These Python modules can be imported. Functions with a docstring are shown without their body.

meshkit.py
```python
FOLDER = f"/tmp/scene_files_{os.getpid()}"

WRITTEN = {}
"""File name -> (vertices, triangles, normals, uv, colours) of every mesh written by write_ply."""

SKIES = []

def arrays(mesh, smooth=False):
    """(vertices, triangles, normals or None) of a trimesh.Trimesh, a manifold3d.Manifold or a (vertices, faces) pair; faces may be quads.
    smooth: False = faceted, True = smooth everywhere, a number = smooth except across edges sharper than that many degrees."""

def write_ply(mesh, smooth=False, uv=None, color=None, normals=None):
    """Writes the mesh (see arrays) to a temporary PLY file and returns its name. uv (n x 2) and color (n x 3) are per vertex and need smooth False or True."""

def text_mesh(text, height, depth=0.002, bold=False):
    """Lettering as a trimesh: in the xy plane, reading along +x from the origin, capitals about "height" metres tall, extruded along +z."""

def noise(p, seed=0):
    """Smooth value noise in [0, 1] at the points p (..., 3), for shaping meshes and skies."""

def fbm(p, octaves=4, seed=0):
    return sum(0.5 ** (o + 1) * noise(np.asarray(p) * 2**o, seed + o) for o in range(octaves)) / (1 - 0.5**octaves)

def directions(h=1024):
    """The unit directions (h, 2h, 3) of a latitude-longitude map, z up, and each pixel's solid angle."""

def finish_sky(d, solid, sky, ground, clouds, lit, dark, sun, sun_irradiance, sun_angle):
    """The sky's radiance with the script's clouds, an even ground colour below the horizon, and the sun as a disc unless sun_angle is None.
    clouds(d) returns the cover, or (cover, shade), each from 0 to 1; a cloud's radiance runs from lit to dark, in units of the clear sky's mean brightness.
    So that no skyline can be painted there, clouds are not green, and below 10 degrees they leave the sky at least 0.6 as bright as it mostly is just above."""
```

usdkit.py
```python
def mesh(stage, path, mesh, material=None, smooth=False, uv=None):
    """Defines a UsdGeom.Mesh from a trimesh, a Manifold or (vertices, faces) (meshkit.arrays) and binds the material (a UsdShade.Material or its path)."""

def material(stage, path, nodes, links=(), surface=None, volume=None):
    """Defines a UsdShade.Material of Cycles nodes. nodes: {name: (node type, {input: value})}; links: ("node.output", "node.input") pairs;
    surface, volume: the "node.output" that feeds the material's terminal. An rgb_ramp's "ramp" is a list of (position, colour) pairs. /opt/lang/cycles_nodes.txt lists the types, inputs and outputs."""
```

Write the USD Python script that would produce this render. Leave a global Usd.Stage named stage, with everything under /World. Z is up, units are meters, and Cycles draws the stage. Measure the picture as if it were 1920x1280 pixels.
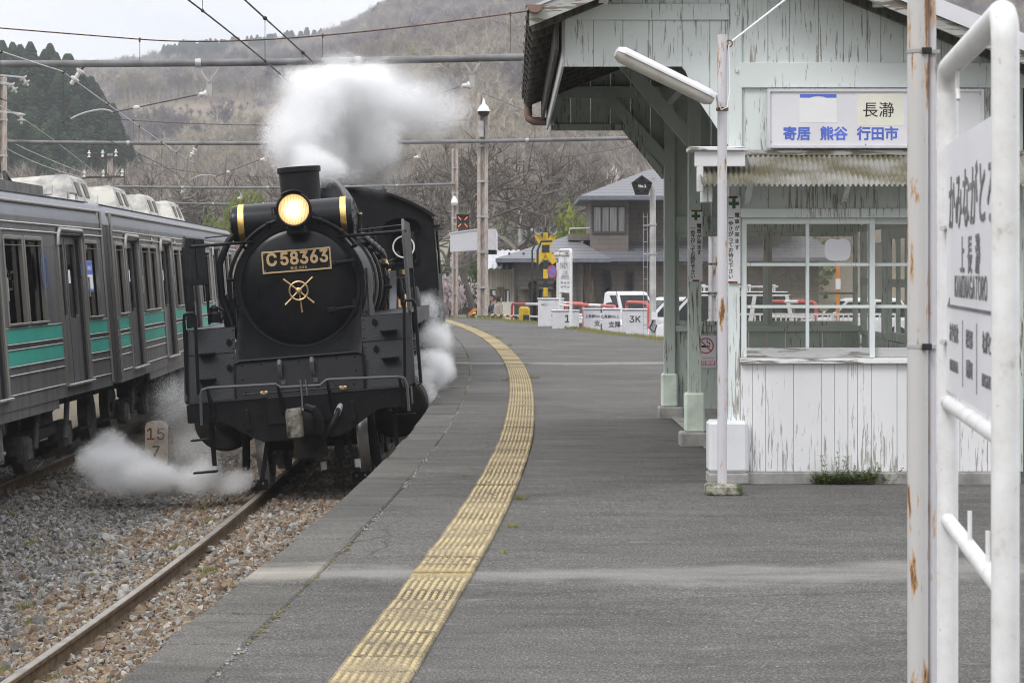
import math, random, glob
import numpy as np, trimesh, shapely, shapely.geometry as sg
from shapely import affinity
from scipy.interpolate import CubicSpline
import usdkit, meshkit
from pxr import Usd, UsdGeom, UsdLux, UsdShade, Sdf, Gf, Vt

stage = Usd.Stage.CreateInMemory()
UsdGeom.SetStageUpAxis(stage, UsdGeom.Tokens.z)
UsdGeom.SetStageMetersPerUnit(stage, 1.0)
UsdGeom.Xform.Define(stage, '/World')
UsdGeom.Scope.Define(stage, '/World/Looks')

# ---------------------------------------------------------------- camera, sky, sun
F, HZ, EYE = 4200.0, 508.0, 1.5            # focal length and horizon in pixels of a 1920 wide picture, eye height above the platform
cam = UsdGeom.Camera.Define(stage, '/World/camera')
cam.CreateHorizontalApertureAttr(36.0)
cam.CreateVerticalApertureAttr(24.0)
cam.CreateFocalLengthAttr(36.0 * F / 1920)
cam.CreateVerticalApertureOffsetAttr(-(640 - HZ) * 36.0 / 1920)
cam.CreateClippingRangeAttr((0.1, 20000.0))
cam.CreateFStopAttr(13.0)
cam.CreateFocusDistanceAttr(21.0)
cam.CreateExposureAttr(0.72)
cam.AddTranslateOp().Set((0, 0, EYE))
cam.AddRotateXYZOp().Set((90, 0, 0))

SUN = np.array([-0.42, -0.50, 0.76]); SUN /= np.linalg.norm(SUN)
elev, rot = math.asin(SUN[2]), math.atan2(SUN[0], SUN[1])
sun = UsdLux.DistantLight.Define(stage, '/World/sun')
sun.CreateIntensityAttr(0.30); sun.CreateAngleAttr(18.0); sun.CreateColorAttr((1.0, 0.97, 0.93))
sun.GetPrim().CreateAttribute('inputs:normalize', Sdf.ValueTypeNames.Bool).Set(True)
q = Gf.Rotation(Gf.Vec3d(0, 0, 1), Gf.Vec3d(*map(float, SUN))).GetQuat()
sun.AddOrientOp(UsdGeom.XformOp.PrecisionDouble).Set(Gf.Quatd(q.GetReal(), q.GetImaginary()))

usdkit.material(stage, '/World/Looks/sky_look', {
    'tc': ('texture_coordinate', {}),
    'map': ('mapping', {'scale': (1.0, 1.0, 2.6)}),
    'sky': ('sky_texture', {'sky_type': 'single_scattering', 'sun_disc': False, 'sun_elevation': elev, 'sun_rotation': rot, 'air_density': 1.0, 'aerosol_density': 1.5}),
    'n': ('noise_texture', {'scale': 3.2, 'detail': 6.0, 'roughness': 0.55}),
    'r': ('rgb_ramp', {'ramp': [(0.32, (10.2, 10.5, 11.3)), (0.52, (12.5, 12.6, 12.9)), (0.72, (13.8, 13.8, 13.9))]}),
    'm': ('mix', {'fac': 0.93}), 'xyz': ('separate_xyz', {}), 'cie': ('math', {'math_type': 'multiply_add', 'value2': 0.70, 'value3': 0.385, 'use_clamp': False}), 'zc': ('math', {'math_type': 'maximum', 'value2': 0.0}), 'gr': ('mix', {'mix_type': 'multiply', 'fac': 1.0}),
    'bg': ('background_shader', {'strength': 0.105})},
    [('tc.generated', 'map.vector'), ('map.vector', 'n.vector'), ('n.fac', 'r.fac'), ('sky.color', 'm.color1'), ('tc.generated', 'xyz.vector'), ('xyz.z', 'zc.value1'), ('zc.value', 'cie.value1'), ('r.color', 'gr.color1'), ('cie.value', 'gr.color2'), ('gr.color', 'm.color2'), ('m.color', 'bg.color')], surface='bg.background')
dome = UsdLux.DomeLight.Define(stage, '/World/sky')
UsdShade.MaterialBindingAPI.Apply(dome.GetPrim()).Bind(UsdShade.Material.Get(stage, '/World/Looks/sky_look'))
dome.GetPrim().SetCustomDataByKey('kind', 'structure')

# ---------------------------------------------------------------- helpers
rng = np.random.default_rng(7)
used = {}

def path_for(name, parent='/World'):
    k = (parent, name); n = used.get(k, 0); used[k] = n + 1
    return f'{parent}/{name}' + (f'_{n:03d}' if n else '')

def at(x, y, Y):
    """The point at depth Y that lies on the line of sight through a pixel of the 1920 wide photograph."""
    return np.array([(x - 960) * Y / F, Y, EYE - (y - HZ) * Y / F])

def rotm(axis, deg):
    return trimesh.transformations.rotation_matrix(math.radians(deg), axis)[:3, :3]

class MB:
    """Collects shapes that become one mesh."""
    def __init__(self): self.v, self.f, self.n = [], [], 0
    def raw(self, v, f):
        v = np.asarray(v, float); f = np.asarray(f, int)
        if f.shape[1] == 4: f = np.vstack([f[:, [0, 1, 2]], f[:, [0, 2, 3]]])
        self.v.append(v); self.f.append(f + self.n); self.n += len(v); return self
    def add(self, m, M=None):
        v = np.asarray(m.vertices)
        if M is not None: v = v @ np.asarray(M)[:3, :3].T + np.asarray(M)[:3, 3]
        return self.raw(v, m.faces)
    def box(self, c, s, R=None, ch=0.0):
        c = np.asarray(c, float); h = np.asarray(s, float) / 2
        if ch > 0:
            ch = min(ch, h.min() * 0.9); pts = []
            for sx in (-1, 1):
                for sy in (-1, 1):
                    for sz in (-1, 1):
                        for a in range(3):
                            p = np.array([sx, sy, sz], float) * h; d = np.full(3, ch); d[a] = 0; p -= np.array([sx, sy, sz]) * d; pts.append(p)
            hull = trimesh.convex.convex_hull(np.array(pts))
            v, f = np.array(hull.vertices), np.array(hull.faces)
        else:
            v = np.array([[x, y, z] for x in (-1, 1) for y in (-1, 1) for z in (-1, 1)]) * h
            f = np.array([[0, 1, 3, 2], [4, 6, 7, 5], [0, 4, 5, 1], [2, 3, 7, 6], [0, 2, 6, 4], [1, 5, 7, 3]])
        if R is not None: v = v @ np.asarray(R).T
        return self.raw(v + c, f)
    def bar(self, p0, p1, w, h, up=(0, 0, 1), ch=0.0):
        """A box from p0 to p1, w across and h along up."""
        p0, p1 = np.asarray(p0, float), np.asarray(p1, float); d = p1 - p0; L = np.linalg.norm(d); d /= L
        x = np.cross(d, np.asarray(up, float))
        if np.linalg.norm(x) < 1e-4: x = np.cross(d, (1, 0, 0))
        x /= np.linalg.norm(x); z = np.cross(x, d)
        return self.box((p0 + p1) / 2, (w, L, h), np.stack([x, d, z], 1), ch)
    def tube(self, pts, r, n=8, closed=False, caps=True):
        pts = np.asarray(pts, float); m = len(pts); r = np.broadcast_to(np.asarray(r, float), (m,))
        t = np.gradient(pts, axis=0) if not closed else np.roll(pts, -1, 0) - np.roll(pts, 1, 0)
        t /= np.maximum(np.linalg.norm(t, axis=1, keepdims=True), 1e-9)
        u = np.cross(t[0], (0, 0, 1) if abs(t[0][2]) < 0.9 else (1, 0, 0)); u /= np.linalg.norm(u); V = []
        a = np.arange(n) / n * 2 * np.pi
        for i in range(m):
            u = u - t[i] * (u @ t[i]); u /= np.linalg.norm(u); w = np.cross(t[i], u)
            V.append(pts[i] + r[i] * (np.cos(a)[:, None] * u + np.sin(a)[:, None] * w))
        V = np.vstack(V); fs = []
        k = np.arange(n); k2 = (k + 1) % n
        for i in range(m if closed else m - 1):
            j = (i + 1) % m
            fs.append(np.stack([i * n + k, i * n + k2, j * n + k2, j * n + k], 1))
        fs = np.vstack(fs); fs = np.vstack([fs[:, [0, 1, 2]], fs[:, [0, 2, 3]]])
        if not closed and caps and n > 2:
            for base, flip in ((0, True), ((m - 1) * n, False)):
                tri = np.array([[base, base + i, base + i + 1] for i in range(1, n - 1)])
                fs = np.vstack([fs, tri[:, ::-1] if flip else tri])
        return self.raw(V, fs)
    def cyl(self, p0, p1, r, n=16, r2=None):
        return self.tube([p0, p1], [r, r if r2 is None else r2], n)
    def lathe(self, prof, c, axis=(0, 0, 1), n=24):
        """prof: (radius, height) pairs along axis from c."""
        axis = np.asarray(axis, float); axis /= np.linalg.norm(axis)
        u = np.cross(axis, (0, 0, 1) if abs(axis[2]) < 0.9 else (1, 0, 0)); u /= np.linalg.norm(u); w = np.cross(axis, u)
        a = np.arange(n) / n * 2 * np.pi; ring = np.cos(a)[:, None] * u + np.sin(a)[:, None] * w
        V = np.vstack([np.asarray(c) + max(r, 1e-5) * ring + h * axis for r, h in prof]); fs = []
        k = np.arange(n); k2 = (k + 1) % n
        for i in range(len(prof) - 1): fs.append(np.stack([i * n + k, i * n + k2, (i + 1) * n + k2, (i + 1) * n + k], 1))
        return self.raw(V, np.vstack(fs))
    def ring(self, c, axis, R, r, n=28, k=8):
        axis = np.asarray(axis, float); axis /= np.linalg.norm(axis)
        u = np.cross(axis, (0, 0, 1) if abs(axis[2]) < 0.9 else (1, 0, 0)); u /= np.linalg.norm(u); w = np.cross(axis, u)
        a = np.arange(n) / n * 2 * np.pi
        return self.tube(np.asarray(c) + R * (np.cos(a)[:, None] * u + np.sin(a)[:, None] * w), r, k, closed=True)
    def poly(self, pts2, o, U, V, depth):
        """A polygon (list or shapely) in the plane o + x U + y V, thickened by depth along U x V."""
        p = pts2 if hasattr(pts2, 'geom_type') else sg.Polygon(pts2)
        if not p.is_valid: p = p.buffer(0)
        U, V = np.asarray(U, float), np.asarray(V, float); N = np.cross(U, V); N /= np.linalg.norm(N)
        for g in getattr(p, 'geoms', [p]):
            if g.is_empty or g.area < 1e-9: continue
            m = trimesh.creation.extrude_polygon(g, abs(depth), engine='earcut')
            v = np.asarray(m.vertices); f = np.asarray(m.faces)
            self.raw(np.asarray(o) + v[:, :1] * U + v[:, 1:2] * V + (v[:, 2:3] if depth > 0 else v[:, 2:3] - abs(depth)) * N, f)
        return self
    def sphere(self, c, r, sub=2):
        m = trimesh.creation.icosphere(sub, 1.0); return self.raw(np.asarray(m.vertices) * r + c, m.faces)
    def grid(self, P):
        """P: (a, b, 3) points."""
        a, b = P.shape[:2]; i = np.arange(a * b).reshape(a, b)
        f = np.stack([i[:-1, :-1], i[1:, :-1], i[1:, 1:], i[:-1, 1:]], -1).reshape(-1, 4)
        return self.raw(P.reshape(-1, 3), f)
    def get(self): return np.vstack(self.v), np.vstack(self.f)

def put(name, mb, mat, parent=None, smooth=False, label=None):
    pp = '/World' if parent is None else str(parent.GetPath())
    m = usdkit.mesh(stage, path_for(name, pp), mb.get() if isinstance(mb, MB) else mb, f'/World/Looks/{mat}', smooth)
    if label: m.GetPrim().SetCustomDataByKey('label', label)
    return m.GetPrim()

def tag(p, label, cat, group=None, kind=None):
    p.SetCustomDataByKey('label', label); p.SetCustomDataByKey('category', cat)
    if group: p.SetCustomDataByKey('group', group)
    if kind: p.SetCustomDataByKey('kind', kind)
    return p

def struct(p):
    p.SetCustomDataByKey('kind', 'structure'); return p

def xf(name, M=None, parent=None):
    x = UsdGeom.Xform.Define(stage, path_for(name, '/World' if parent is None else str(parent.GetPath())))
    if M is not None: x.AddTransformOp().Set(Gf.Matrix4d(np.asarray(M, float).T.tolist()))
    return x.GetPrim()

def thing(name, label, cat, loc=(0, 0, 0), rz=0.0, group=None, M=None):
    if M is None:
        M = np.eye(4); M[:3, :3] = rotm((0, 0, 1), rz); M[:3, 3] = loc
    return tag(xf(name, M), label, cat, group)

def copy_of(src, label, loc, rz=0.0, scale=1.0, group=None):
    """Another one of a thing, with its parts, by an internal reference."""
    M = np.eye(4); M[:3, :3] = rotm((0, 0, 1), rz) * scale; M[:3, 3] = loc
    base = src.GetName().rstrip('0123456789').rstrip('_')
    x = UsdGeom.Xform.Define(stage, path_for(base)); p = x.GetPrim()
    p.GetReferences().AddInternalReference(src.GetPath()); p.SetInstanceable(True)
    x.ClearXformOpOrder(); x.AddTransformOp(opSuffix='here').Set(Gf.Matrix4d(M.T.tolist()))
    was = src.GetCustomData()
    return tag(p, label, was['category'], group or was.get('group'))

CJK = (glob.glob('/opt/blender-*/*/datafiles/fonts/Noto Sans CJK Regular.woff2') or [None])[0]
INTER = (glob.glob('/opt/blender-*/*/datafiles/fonts/Inter.woff2') or [None])[0]
glyphs = {}
def glyph(ch, bold=0, font=None):
    """A character's outline as a shapely polygon in an em square (0..1, baseline at 0)."""
    font = font or (CJK if ord(ch) > 255 else INTER)
    if (ch, bold, font) not in glyphs:
        from PIL import Image, ImageDraw, ImageFont
        ft = ImageFont.truetype(font, 100); im = Image.new('L', (170, 170))
        ImageDraw.Draw(im).text((30, 130), ch, 255, ft, anchor='ls', stroke_width=bold)
        on = np.pad(np.asarray(im) > 127, ((0, 0), (1, 1))).astype(np.int8); d = np.diff(on, axis=1)
        r, s = np.nonzero(d == 1); e = np.nonzero(d == -1)[1]
        g = shapely.union_all(shapely.box(s - 30, 130 - r - 1, e - 30, 130 - r)).buffer(0.7).buffer(-0.7).simplify(0.8) if len(r) else sg.Polygon()
        glyphs[ch, bold, font] = affinity.scale(g, 0.01, 0.01, origin=(0, 0)), ft.getlength(ch) / 100
    return glyphs[ch, bold, font]

def text(mb, s, o, U, V, h, depth=0.002, bold=0, gap=0.0, sx=1.0, anchor='l', vertical=False):
    """Lettering of em size h standing on o in the plane U, V (unit vectors), raised by depth."""
    U, V = np.asarray(U, float), np.asarray(V, float); items, x = [], 0.0
    for ch in s:
        if ch == ' ': x += 0.35 + gap; continue
        g, adv = glyph(ch, bold)
        if vertical: items.append((g, -adv / 2, -x - 0.88)); x += 1.0 + gap
        else: items.append((g, x, 0.0)); x += adv + gap
    off = 0 if vertical or anchor == 'l' else -(x - gap) / 2 if anchor == 'c' else -(x - gap)
    for g, gx, gy in items:
        mb.poly(affinity.translate(g, gx + off, gy), o, U * h * sx, V * h, 1.0 * depth)
    return (x - gap) * h * sx

# ---------------------------------------------------------------- materials
def mat(name, nodes, links=(), surface='p.BSDF', volume=None):
    usdkit.material(stage, f'/World/Looks/{name}', nodes, links, surface=surface, volume=volume); return name

def plain(name, col, rough=0.5, metal=0.0, var=0.12, scale=6.0, bump=0.0, bscale=60.0, spec=0.5, col2=None, stretch=(1, 1, 1), lo=0.35, hi=0.65, detail=5.0):
    """A colour that wanders between two tones, with a fine relief."""
    c = np.array(col, float); c2 = np.array(col2 if col2 is not None else c * (1 - var) ** 2, float); c1 = c if col2 is not None else np.minimum(c * (1 + var), 0.95)
    N = {'g': ('geometry', {}), 'map': ('mapping', {'scale': stretch}), 'n': ('noise_texture', {'scale': scale, 'detail': detail, 'roughness': 0.6}),
         'r': ('rgb_ramp', {'ramp': [(lo, c2), (hi, c1)]}), 'p': ('principled_bsdf', {'roughness': rough, 'metallic': metal, 'specular_ior_level': spec})}
    L = [('g.position', 'map.vector'), ('map.vector', 'n.vector'), ('n.fac', 'r.fac'), ('r.color', 'p.base_color')]
    if bump:
        N['n2'] = ('noise_texture', {'scale': bscale, 'detail': 3.0}); N['b'] = ('bump', {'strength': bump, 'distance': 0.01})
        L += [('map.vector', 'n2.vector'), ('n2.fac', 'b.height'), ('b.normal', 'p.normal')]
    return mat(name, N, L)

def peeling(name, paint, paint2, wood, amount=0.5, rough=0.6, stretch=(62, 62, 4.2), zb=0.0):
    """Old oil paint that flakes off upright boards along the grain."""
    return mat(name, {
        'g': ('geometry', {}), 'map': ('mapping', {'scale': stretch}), 'map2': ('mapping', {'scale': (1.7, 1.7, 0.9)}),
        'n': ('noise_texture', {'scale': 1.0, 'detail': 6.0, 'roughness': 0.62, 'distortion': 0.5}), 'w': ('noise_texture', {'scale': 1.0, 'detail': 3.0}),
        'wr': ('math', {'math_type': 'multiply_add', 'value2': 0.55, 'value3': -0.275}),
        'isl': ('math', {'math_type': 'multiply_add', 'value2': 0.07, 'value3': -0.035}),
        'sx': ('separate_xyz', {}), 'zr': ('map_range', {'from_min': 0.08, 'from_max': 0.62, 'to_min': zb, 'to_max': 0.0, 'clamp': True}), 's3': ('math', {'math_type': 'add'}),
        's': ('math', {'math_type': 'add'}), 's2': ('math', {'math_type': 'add'}),
        'cut': ('map_range', {'from_min': 0.66 - 0.16 * amount, 'from_max': 0.69 - 0.16 * amount, 'to_min': 0.0, 'to_max': 1.0, 'clamp': True}),
        'tone': ('rgb_ramp', {'ramp': [(0.3, paint2), (0.65, paint)]}), 'gr': ('noise_texture', {'scale': 2.6, 'detail': 4.0}),
        'wd': ('rgb_ramp', {'ramp': [(0.3, np.array(wood) * 0.55), (0.7, np.array(wood) * 1.15)]}),
        'm': ('mix', {}), 'inv': ('math', {'math_type': 'subtract', 'value1': 1.0}), 'b': ('bump', {'strength': 0.55, 'distance': 0.003}),
        'p': ('principled_bsdf', {'roughness': rough, 'specular_ior_level': 0.35})},
        [('g.position', 'map.vector'), ('g.position', 'map2.vector'), ('map.vector', 'n.vector'), ('map2.vector', 'w.vector'), ('map.vector', 'gr.vector'),
         ('w.fac', 'wr.value1'), ('g.random_per_island', 'isl.value1'), ('n.fac', 's.value1'), ('wr.value', 's.value2'), ('s.value', 's2.value1'), ('isl.value', 's2.value2'), ('s2.value', 's3.value1'), ('g.position', 'sx.vector'), ('sx.z', 'zr.value'), ('zr.result', 's3.value2'), ('s3.value', 'cut.value'),
         ('w.fac', 'tone.fac'), ('gr.fac', 'wd.fac'), ('cut.result', 'm.fac'), ('tone.color', 'm.color1'), ('wd.color', 'm.color2'), ('m.color', 'p.base_color'),
         ('cut.result', 'inv.value2'), ('inv.value', 'b.height'), ('b.normal', 'p.normal')])

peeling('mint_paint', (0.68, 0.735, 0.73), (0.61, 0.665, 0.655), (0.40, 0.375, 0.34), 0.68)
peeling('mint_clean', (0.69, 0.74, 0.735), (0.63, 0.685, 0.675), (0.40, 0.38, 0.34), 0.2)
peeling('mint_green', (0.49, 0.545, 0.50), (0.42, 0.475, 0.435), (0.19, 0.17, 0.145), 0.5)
peeling('white_paint', (0.71, 0.71, 0.73), (0.65, 0.66, 0.67), (0.44, 0.425, 0.405), 0.24, zb=0.10)
peeling('white_sill', (0.78, 0.78, 0.79), (0.72, 0.73, 0.73), (0.27, 0.25, 0.22), 0.9, stretch=(3, 38, 38))
peeling('grey_wood', (0.46, 0.46, 0.47), (0.40, 0.40, 0.40), (0.24, 0.23, 0.22), 0.8, stretch=(3, 38, 38))
peeling('rake_wood', (0.40, 0.42, 0.40), (0.33, 0.33, 0.31), (0.2, 0.17, 0.14), 1.3, stretch=(3.5, 38, 30))
plain('dark_timber', (0.09, 0.086, 0.075), 0.8, var=0.3, scale=3, stretch=(12, 12, 2))  # dark wood, its colour lowered further to carry the shade under the canopy
plain('white_block', (0.64, 0.65, 0.67), 0.55, var=0.03, scale=3, bump=0.1)
plain('pale_green_block', (0.62, 0.70, 0.61), 0.6, var=0.1, scale=5, bump=0.25, bscale=50)
plain('concrete', (0.30, 0.295, 0.28), 0.9, var=0.25, scale=4, bump=0.4, bscale=90)
plain('mossy_concrete', (0.33, 0.31, 0.27), 0.9, scale=14, bump=0.5, bscale=90, col2=(0.05, 0.07, 0.025), lo=0.42, hi=0.6)

def ground_look(name, base, light, speck, patch=True, cs=1.0, rnd=0.25):
    """Worn asphalt or concrete: speckled aggregate, blotches, and two pale bands that cross the platform."""
    N = {'g': ('geometry', {}), 'xyz': ('separate_xyz', {}),
         'big': ('noise_texture', {'scale': 0.55, 'detail': 5.0, 'roughness': 0.6}), 'str': ('mapping', {'scale': (0.9, 3.2, 1)}), 'mid': ('noise_texture', {'scale': 1.3, 'detail': 6.0, 'roughness': 0.65}),
         'fine': ('noise_texture', {'scale': 95.0 * cs, 'detail': 4.0, 'roughness': 0.7}), 'vor': ('voronoi_texture', {'scale': 130.0 * cs}), 'spk': ('noise_texture', {'scale': 60.0 * cs, 'detail': 2.0, 'roughness': 0.8}),
         'a': ('mix', {'fac': 0.5}), 'r1': ('rgb_ramp', {'ramp': [(0.34, np.array(base) * 0.60), (0.5, base), (0.66, np.array(base) * 1.34)]}),
         'r2': ('rgb_ramp', {'ramp': [(0.34, (0.30, 0.30, 0.30)), (0.5, (0.92, 0.92, 0.92)), (0.64, (1.85, 1.85, 1.85))]}), 'mul': ('mix', {'mix_type': 'multiply', 'fac': 1.0}),
         'sp': ('map_range', {'from_min': 0.64, 'from_max': 0.70, 'to_min': 0.0, 'to_max': 0.75, 'clamp': True}), 'm2': ('mix', {'color2': speck}),
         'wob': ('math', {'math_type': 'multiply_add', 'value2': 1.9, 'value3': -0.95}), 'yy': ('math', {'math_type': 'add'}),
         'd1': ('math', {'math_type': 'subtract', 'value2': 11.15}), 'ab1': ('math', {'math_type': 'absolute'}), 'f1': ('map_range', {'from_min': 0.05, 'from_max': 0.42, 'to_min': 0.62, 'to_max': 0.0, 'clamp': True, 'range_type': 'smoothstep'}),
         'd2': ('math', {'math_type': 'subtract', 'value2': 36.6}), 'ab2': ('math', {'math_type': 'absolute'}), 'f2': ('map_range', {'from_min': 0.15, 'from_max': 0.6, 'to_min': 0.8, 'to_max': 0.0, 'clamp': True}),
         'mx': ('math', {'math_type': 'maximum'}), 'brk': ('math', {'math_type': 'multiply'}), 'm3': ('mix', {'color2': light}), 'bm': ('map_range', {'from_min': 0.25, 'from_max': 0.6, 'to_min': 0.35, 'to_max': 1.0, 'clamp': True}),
         'h': ('math', {'math_type': 'add'}), 'b': ('bump', {'strength': 0.7, 'distance': 0.006}), 'p': ('principled_bsdf', {'roughness': 0.88, 'specular_ior_level': 0.3})}
    L = [('g.position', 'big.vector'), ('g.position', 'str.vector'), ('str.vector', 'mid.vector'), ('g.position', 'fine.vector'), ('g.position', 'vor.vector'), ('g.position', 'spk.vector'), ('g.position', 'xyz.vector'),
         ('big.fac', 'a.color1'), ('mid.fac', 'a.color2'), ('a.color', 'r1.fac'), ('fine.fac', 'r2.fac'), ('r1.color', 'mul.color1'), ('r2.color', 'mul.color2'), ('spk.fac', 'sp.value'), ('sp.result', 'm2.fac'), ('mul.color', 'm2.color1'),
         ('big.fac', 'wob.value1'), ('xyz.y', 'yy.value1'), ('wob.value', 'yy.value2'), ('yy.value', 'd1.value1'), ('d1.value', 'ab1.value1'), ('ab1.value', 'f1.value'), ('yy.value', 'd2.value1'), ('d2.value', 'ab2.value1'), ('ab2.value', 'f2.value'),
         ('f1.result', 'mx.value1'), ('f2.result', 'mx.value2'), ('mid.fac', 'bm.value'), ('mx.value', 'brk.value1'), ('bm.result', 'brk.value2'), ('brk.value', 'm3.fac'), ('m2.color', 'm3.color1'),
         ('m3.color', 'p.base_color'), ('fine.fac', 'h.value1'), ('vor.distance', 'h.value2'), ('h.value', 'b.height'), ('b.normal', 'p.normal')]
    N |= {'wv': ('noise_texture', {'scale': 1.7, 'detail': 3.0}), 'wm': ('mix', {'mix_type': 'linear_light', 'fac': 0.12}), 'ck': ('voronoi_texture', {'feature': 'distance_to_edge', 'scale': 0.42}), 'ckr': ('map_range', {'from_min': 0.0, 'from_max': 0.006, 'to_min': 0.75, 'to_max': 0.0, 'clamp': True}), 'ckm': ('map_range', {'from_min': 0.50, 'from_max': 0.60, 'to_min': 0.0, 'to_max': 1.0, 'clamp': True}), 'ckx': ('math', {'math_type': 'multiply'}), 'm4': ('mix', {'color2': np.array(base) * 0.35}),
          'st': ('noise_texture', {'scale': 2.3, 'detail': 4.0, 'roughness': 0.55}), 'stl': ('map_range', {'from_min': 0.66, 'from_max': 0.76, 'to_min': 0.0, 'to_max': 0.55, 'clamp': True}), 'm5': ('mix', {'color2': light}), 'std': ('map_range', {'from_min': 0.30, 'from_max': 0.40, 'to_min': 0.45, 'to_max': 0.0, 'clamp': True}), 'm6': ('mix', {'color2': np.array(base) * 0.45})}
    L = [x for x in L if x != ('m2.color', 'm3.color1')] + [('g.position', 'wv.vector'), ('g.position', 'wm.color1'), ('wv.color', 'wm.color2'), ('wm.color', 'ck.vector'), ('ck.distance', 'ckr.value'), ('big.fac', 'ckm.value'), ('ckr.result', 'ckx.value1'), ('ckm.result', 'ckx.value2'), ('ckx.value', 'm4.fac'), ('m2.color', 'm4.color1'), ('str.vector', 'st.vector'), ('st.fac', 'stl.value'), ('st.fac', 'std.value'), ('stl.result', 'm5.fac'), ('m4.color', 'm5.color1'), ('std.result', 'm6.fac'), ('m5.color', 'm6.color1'), ('m6.color', 'm3.color1')]
    N['oi'] = ('object_info', {}); N['orr'] = ('math', {'math_type': 'multiply_add', 'value2': rnd, 'value3': 1 - rnd / 2}); N['om'] = ('mix', {'mix_type': 'multiply', 'fac': 1.0})
    L = [x for x in L if x != ('m3.color', 'p.base_color')] + [('oi.random', 'orr.value1'), ('orr.value', 'om.color2'), ('m3.color', 'om.color1'), ('om.color', 'p.base_color')]
    if not patch:
        L = [x for x in L if x[1] != 'm3.fac']; N['m3'][1]['fac'] = 0.0
    return mat(name, N, L)

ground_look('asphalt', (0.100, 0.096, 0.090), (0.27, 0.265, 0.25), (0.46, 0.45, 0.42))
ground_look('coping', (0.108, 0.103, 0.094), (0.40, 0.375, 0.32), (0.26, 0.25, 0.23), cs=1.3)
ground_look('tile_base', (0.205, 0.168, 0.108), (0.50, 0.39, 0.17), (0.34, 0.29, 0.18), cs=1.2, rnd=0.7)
ground_look('lot_asphalt', (0.16, 0.158, 0.155), (0.3, 0.3, 0.3), (0.3, 0.3, 0.29), patch=False)
plain('tile_dot', (0.45, 0.36, 0.185), 0.75, scale=3.5, col2=(0.25, 0.20, 0.125), lo=0.36, hi=0.6)
plain('dirt', (0.16, 0.125, 0.085), 0.95, var=0.35, scale=5, bump=0.8, bscale=70)
plain('rust_rail', (0.13, 0.085, 0.045), 0.75, var=0.3, scale=9, bump=0.3)
plain('rail_head', (0.36, 0.33, 0.29), 0.42, 0.6, var=0.15, scale=4)
plain('sleeper_wood', (0.21, 0.16, 0.105), 0.9, var=0.35, scale=5, stretch=(1, 12, 6), bump=0.5)
# ---------------------------------------------------------------- the curve of platform and tracks
_e = np.array([(-6, -2.45), (0, -1.95), (4, -1.69), (8.16, -1.453), (10.5, -1.327), (13.6, -1.172), (16.4, -1.066), (19.75, -0.98), (24.3, -0.926), (30.2, -0.926), (38, -1.07), (49.2, -1.54), (63, -2.6), (80, -4.6), (100, -7.9), (130, -14.4), (170, -26.0), (220, -45.0)])
_sp = CubicSpline(_e[:, 0], _e[:, 1])
def edge(Y, d=0.0):
    """The point d metres to the right of the platform edge, square to the curve at Y."""
    Y = np.asarray(Y, float); x, s = _sp(Y), _sp(Y, 1); n = np.sqrt(1 + s * s)
    return np.stack([x + d / n, Y - d * s / n], -1)
CANT = math.tan(math.radians(4.6)); LOCO_D, EMU_D, LOCO_Z, EMU_Z = -1.33, -5.75, -0.94, -1.09
def rail_z(d): return np.where(np.asarray(d) > -3.6, LOCO_Z + (np.asarray(d) - LOCO_D) * CANT, EMU_Z + (np.asarray(d) - EMU_D) * CANT)
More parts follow.
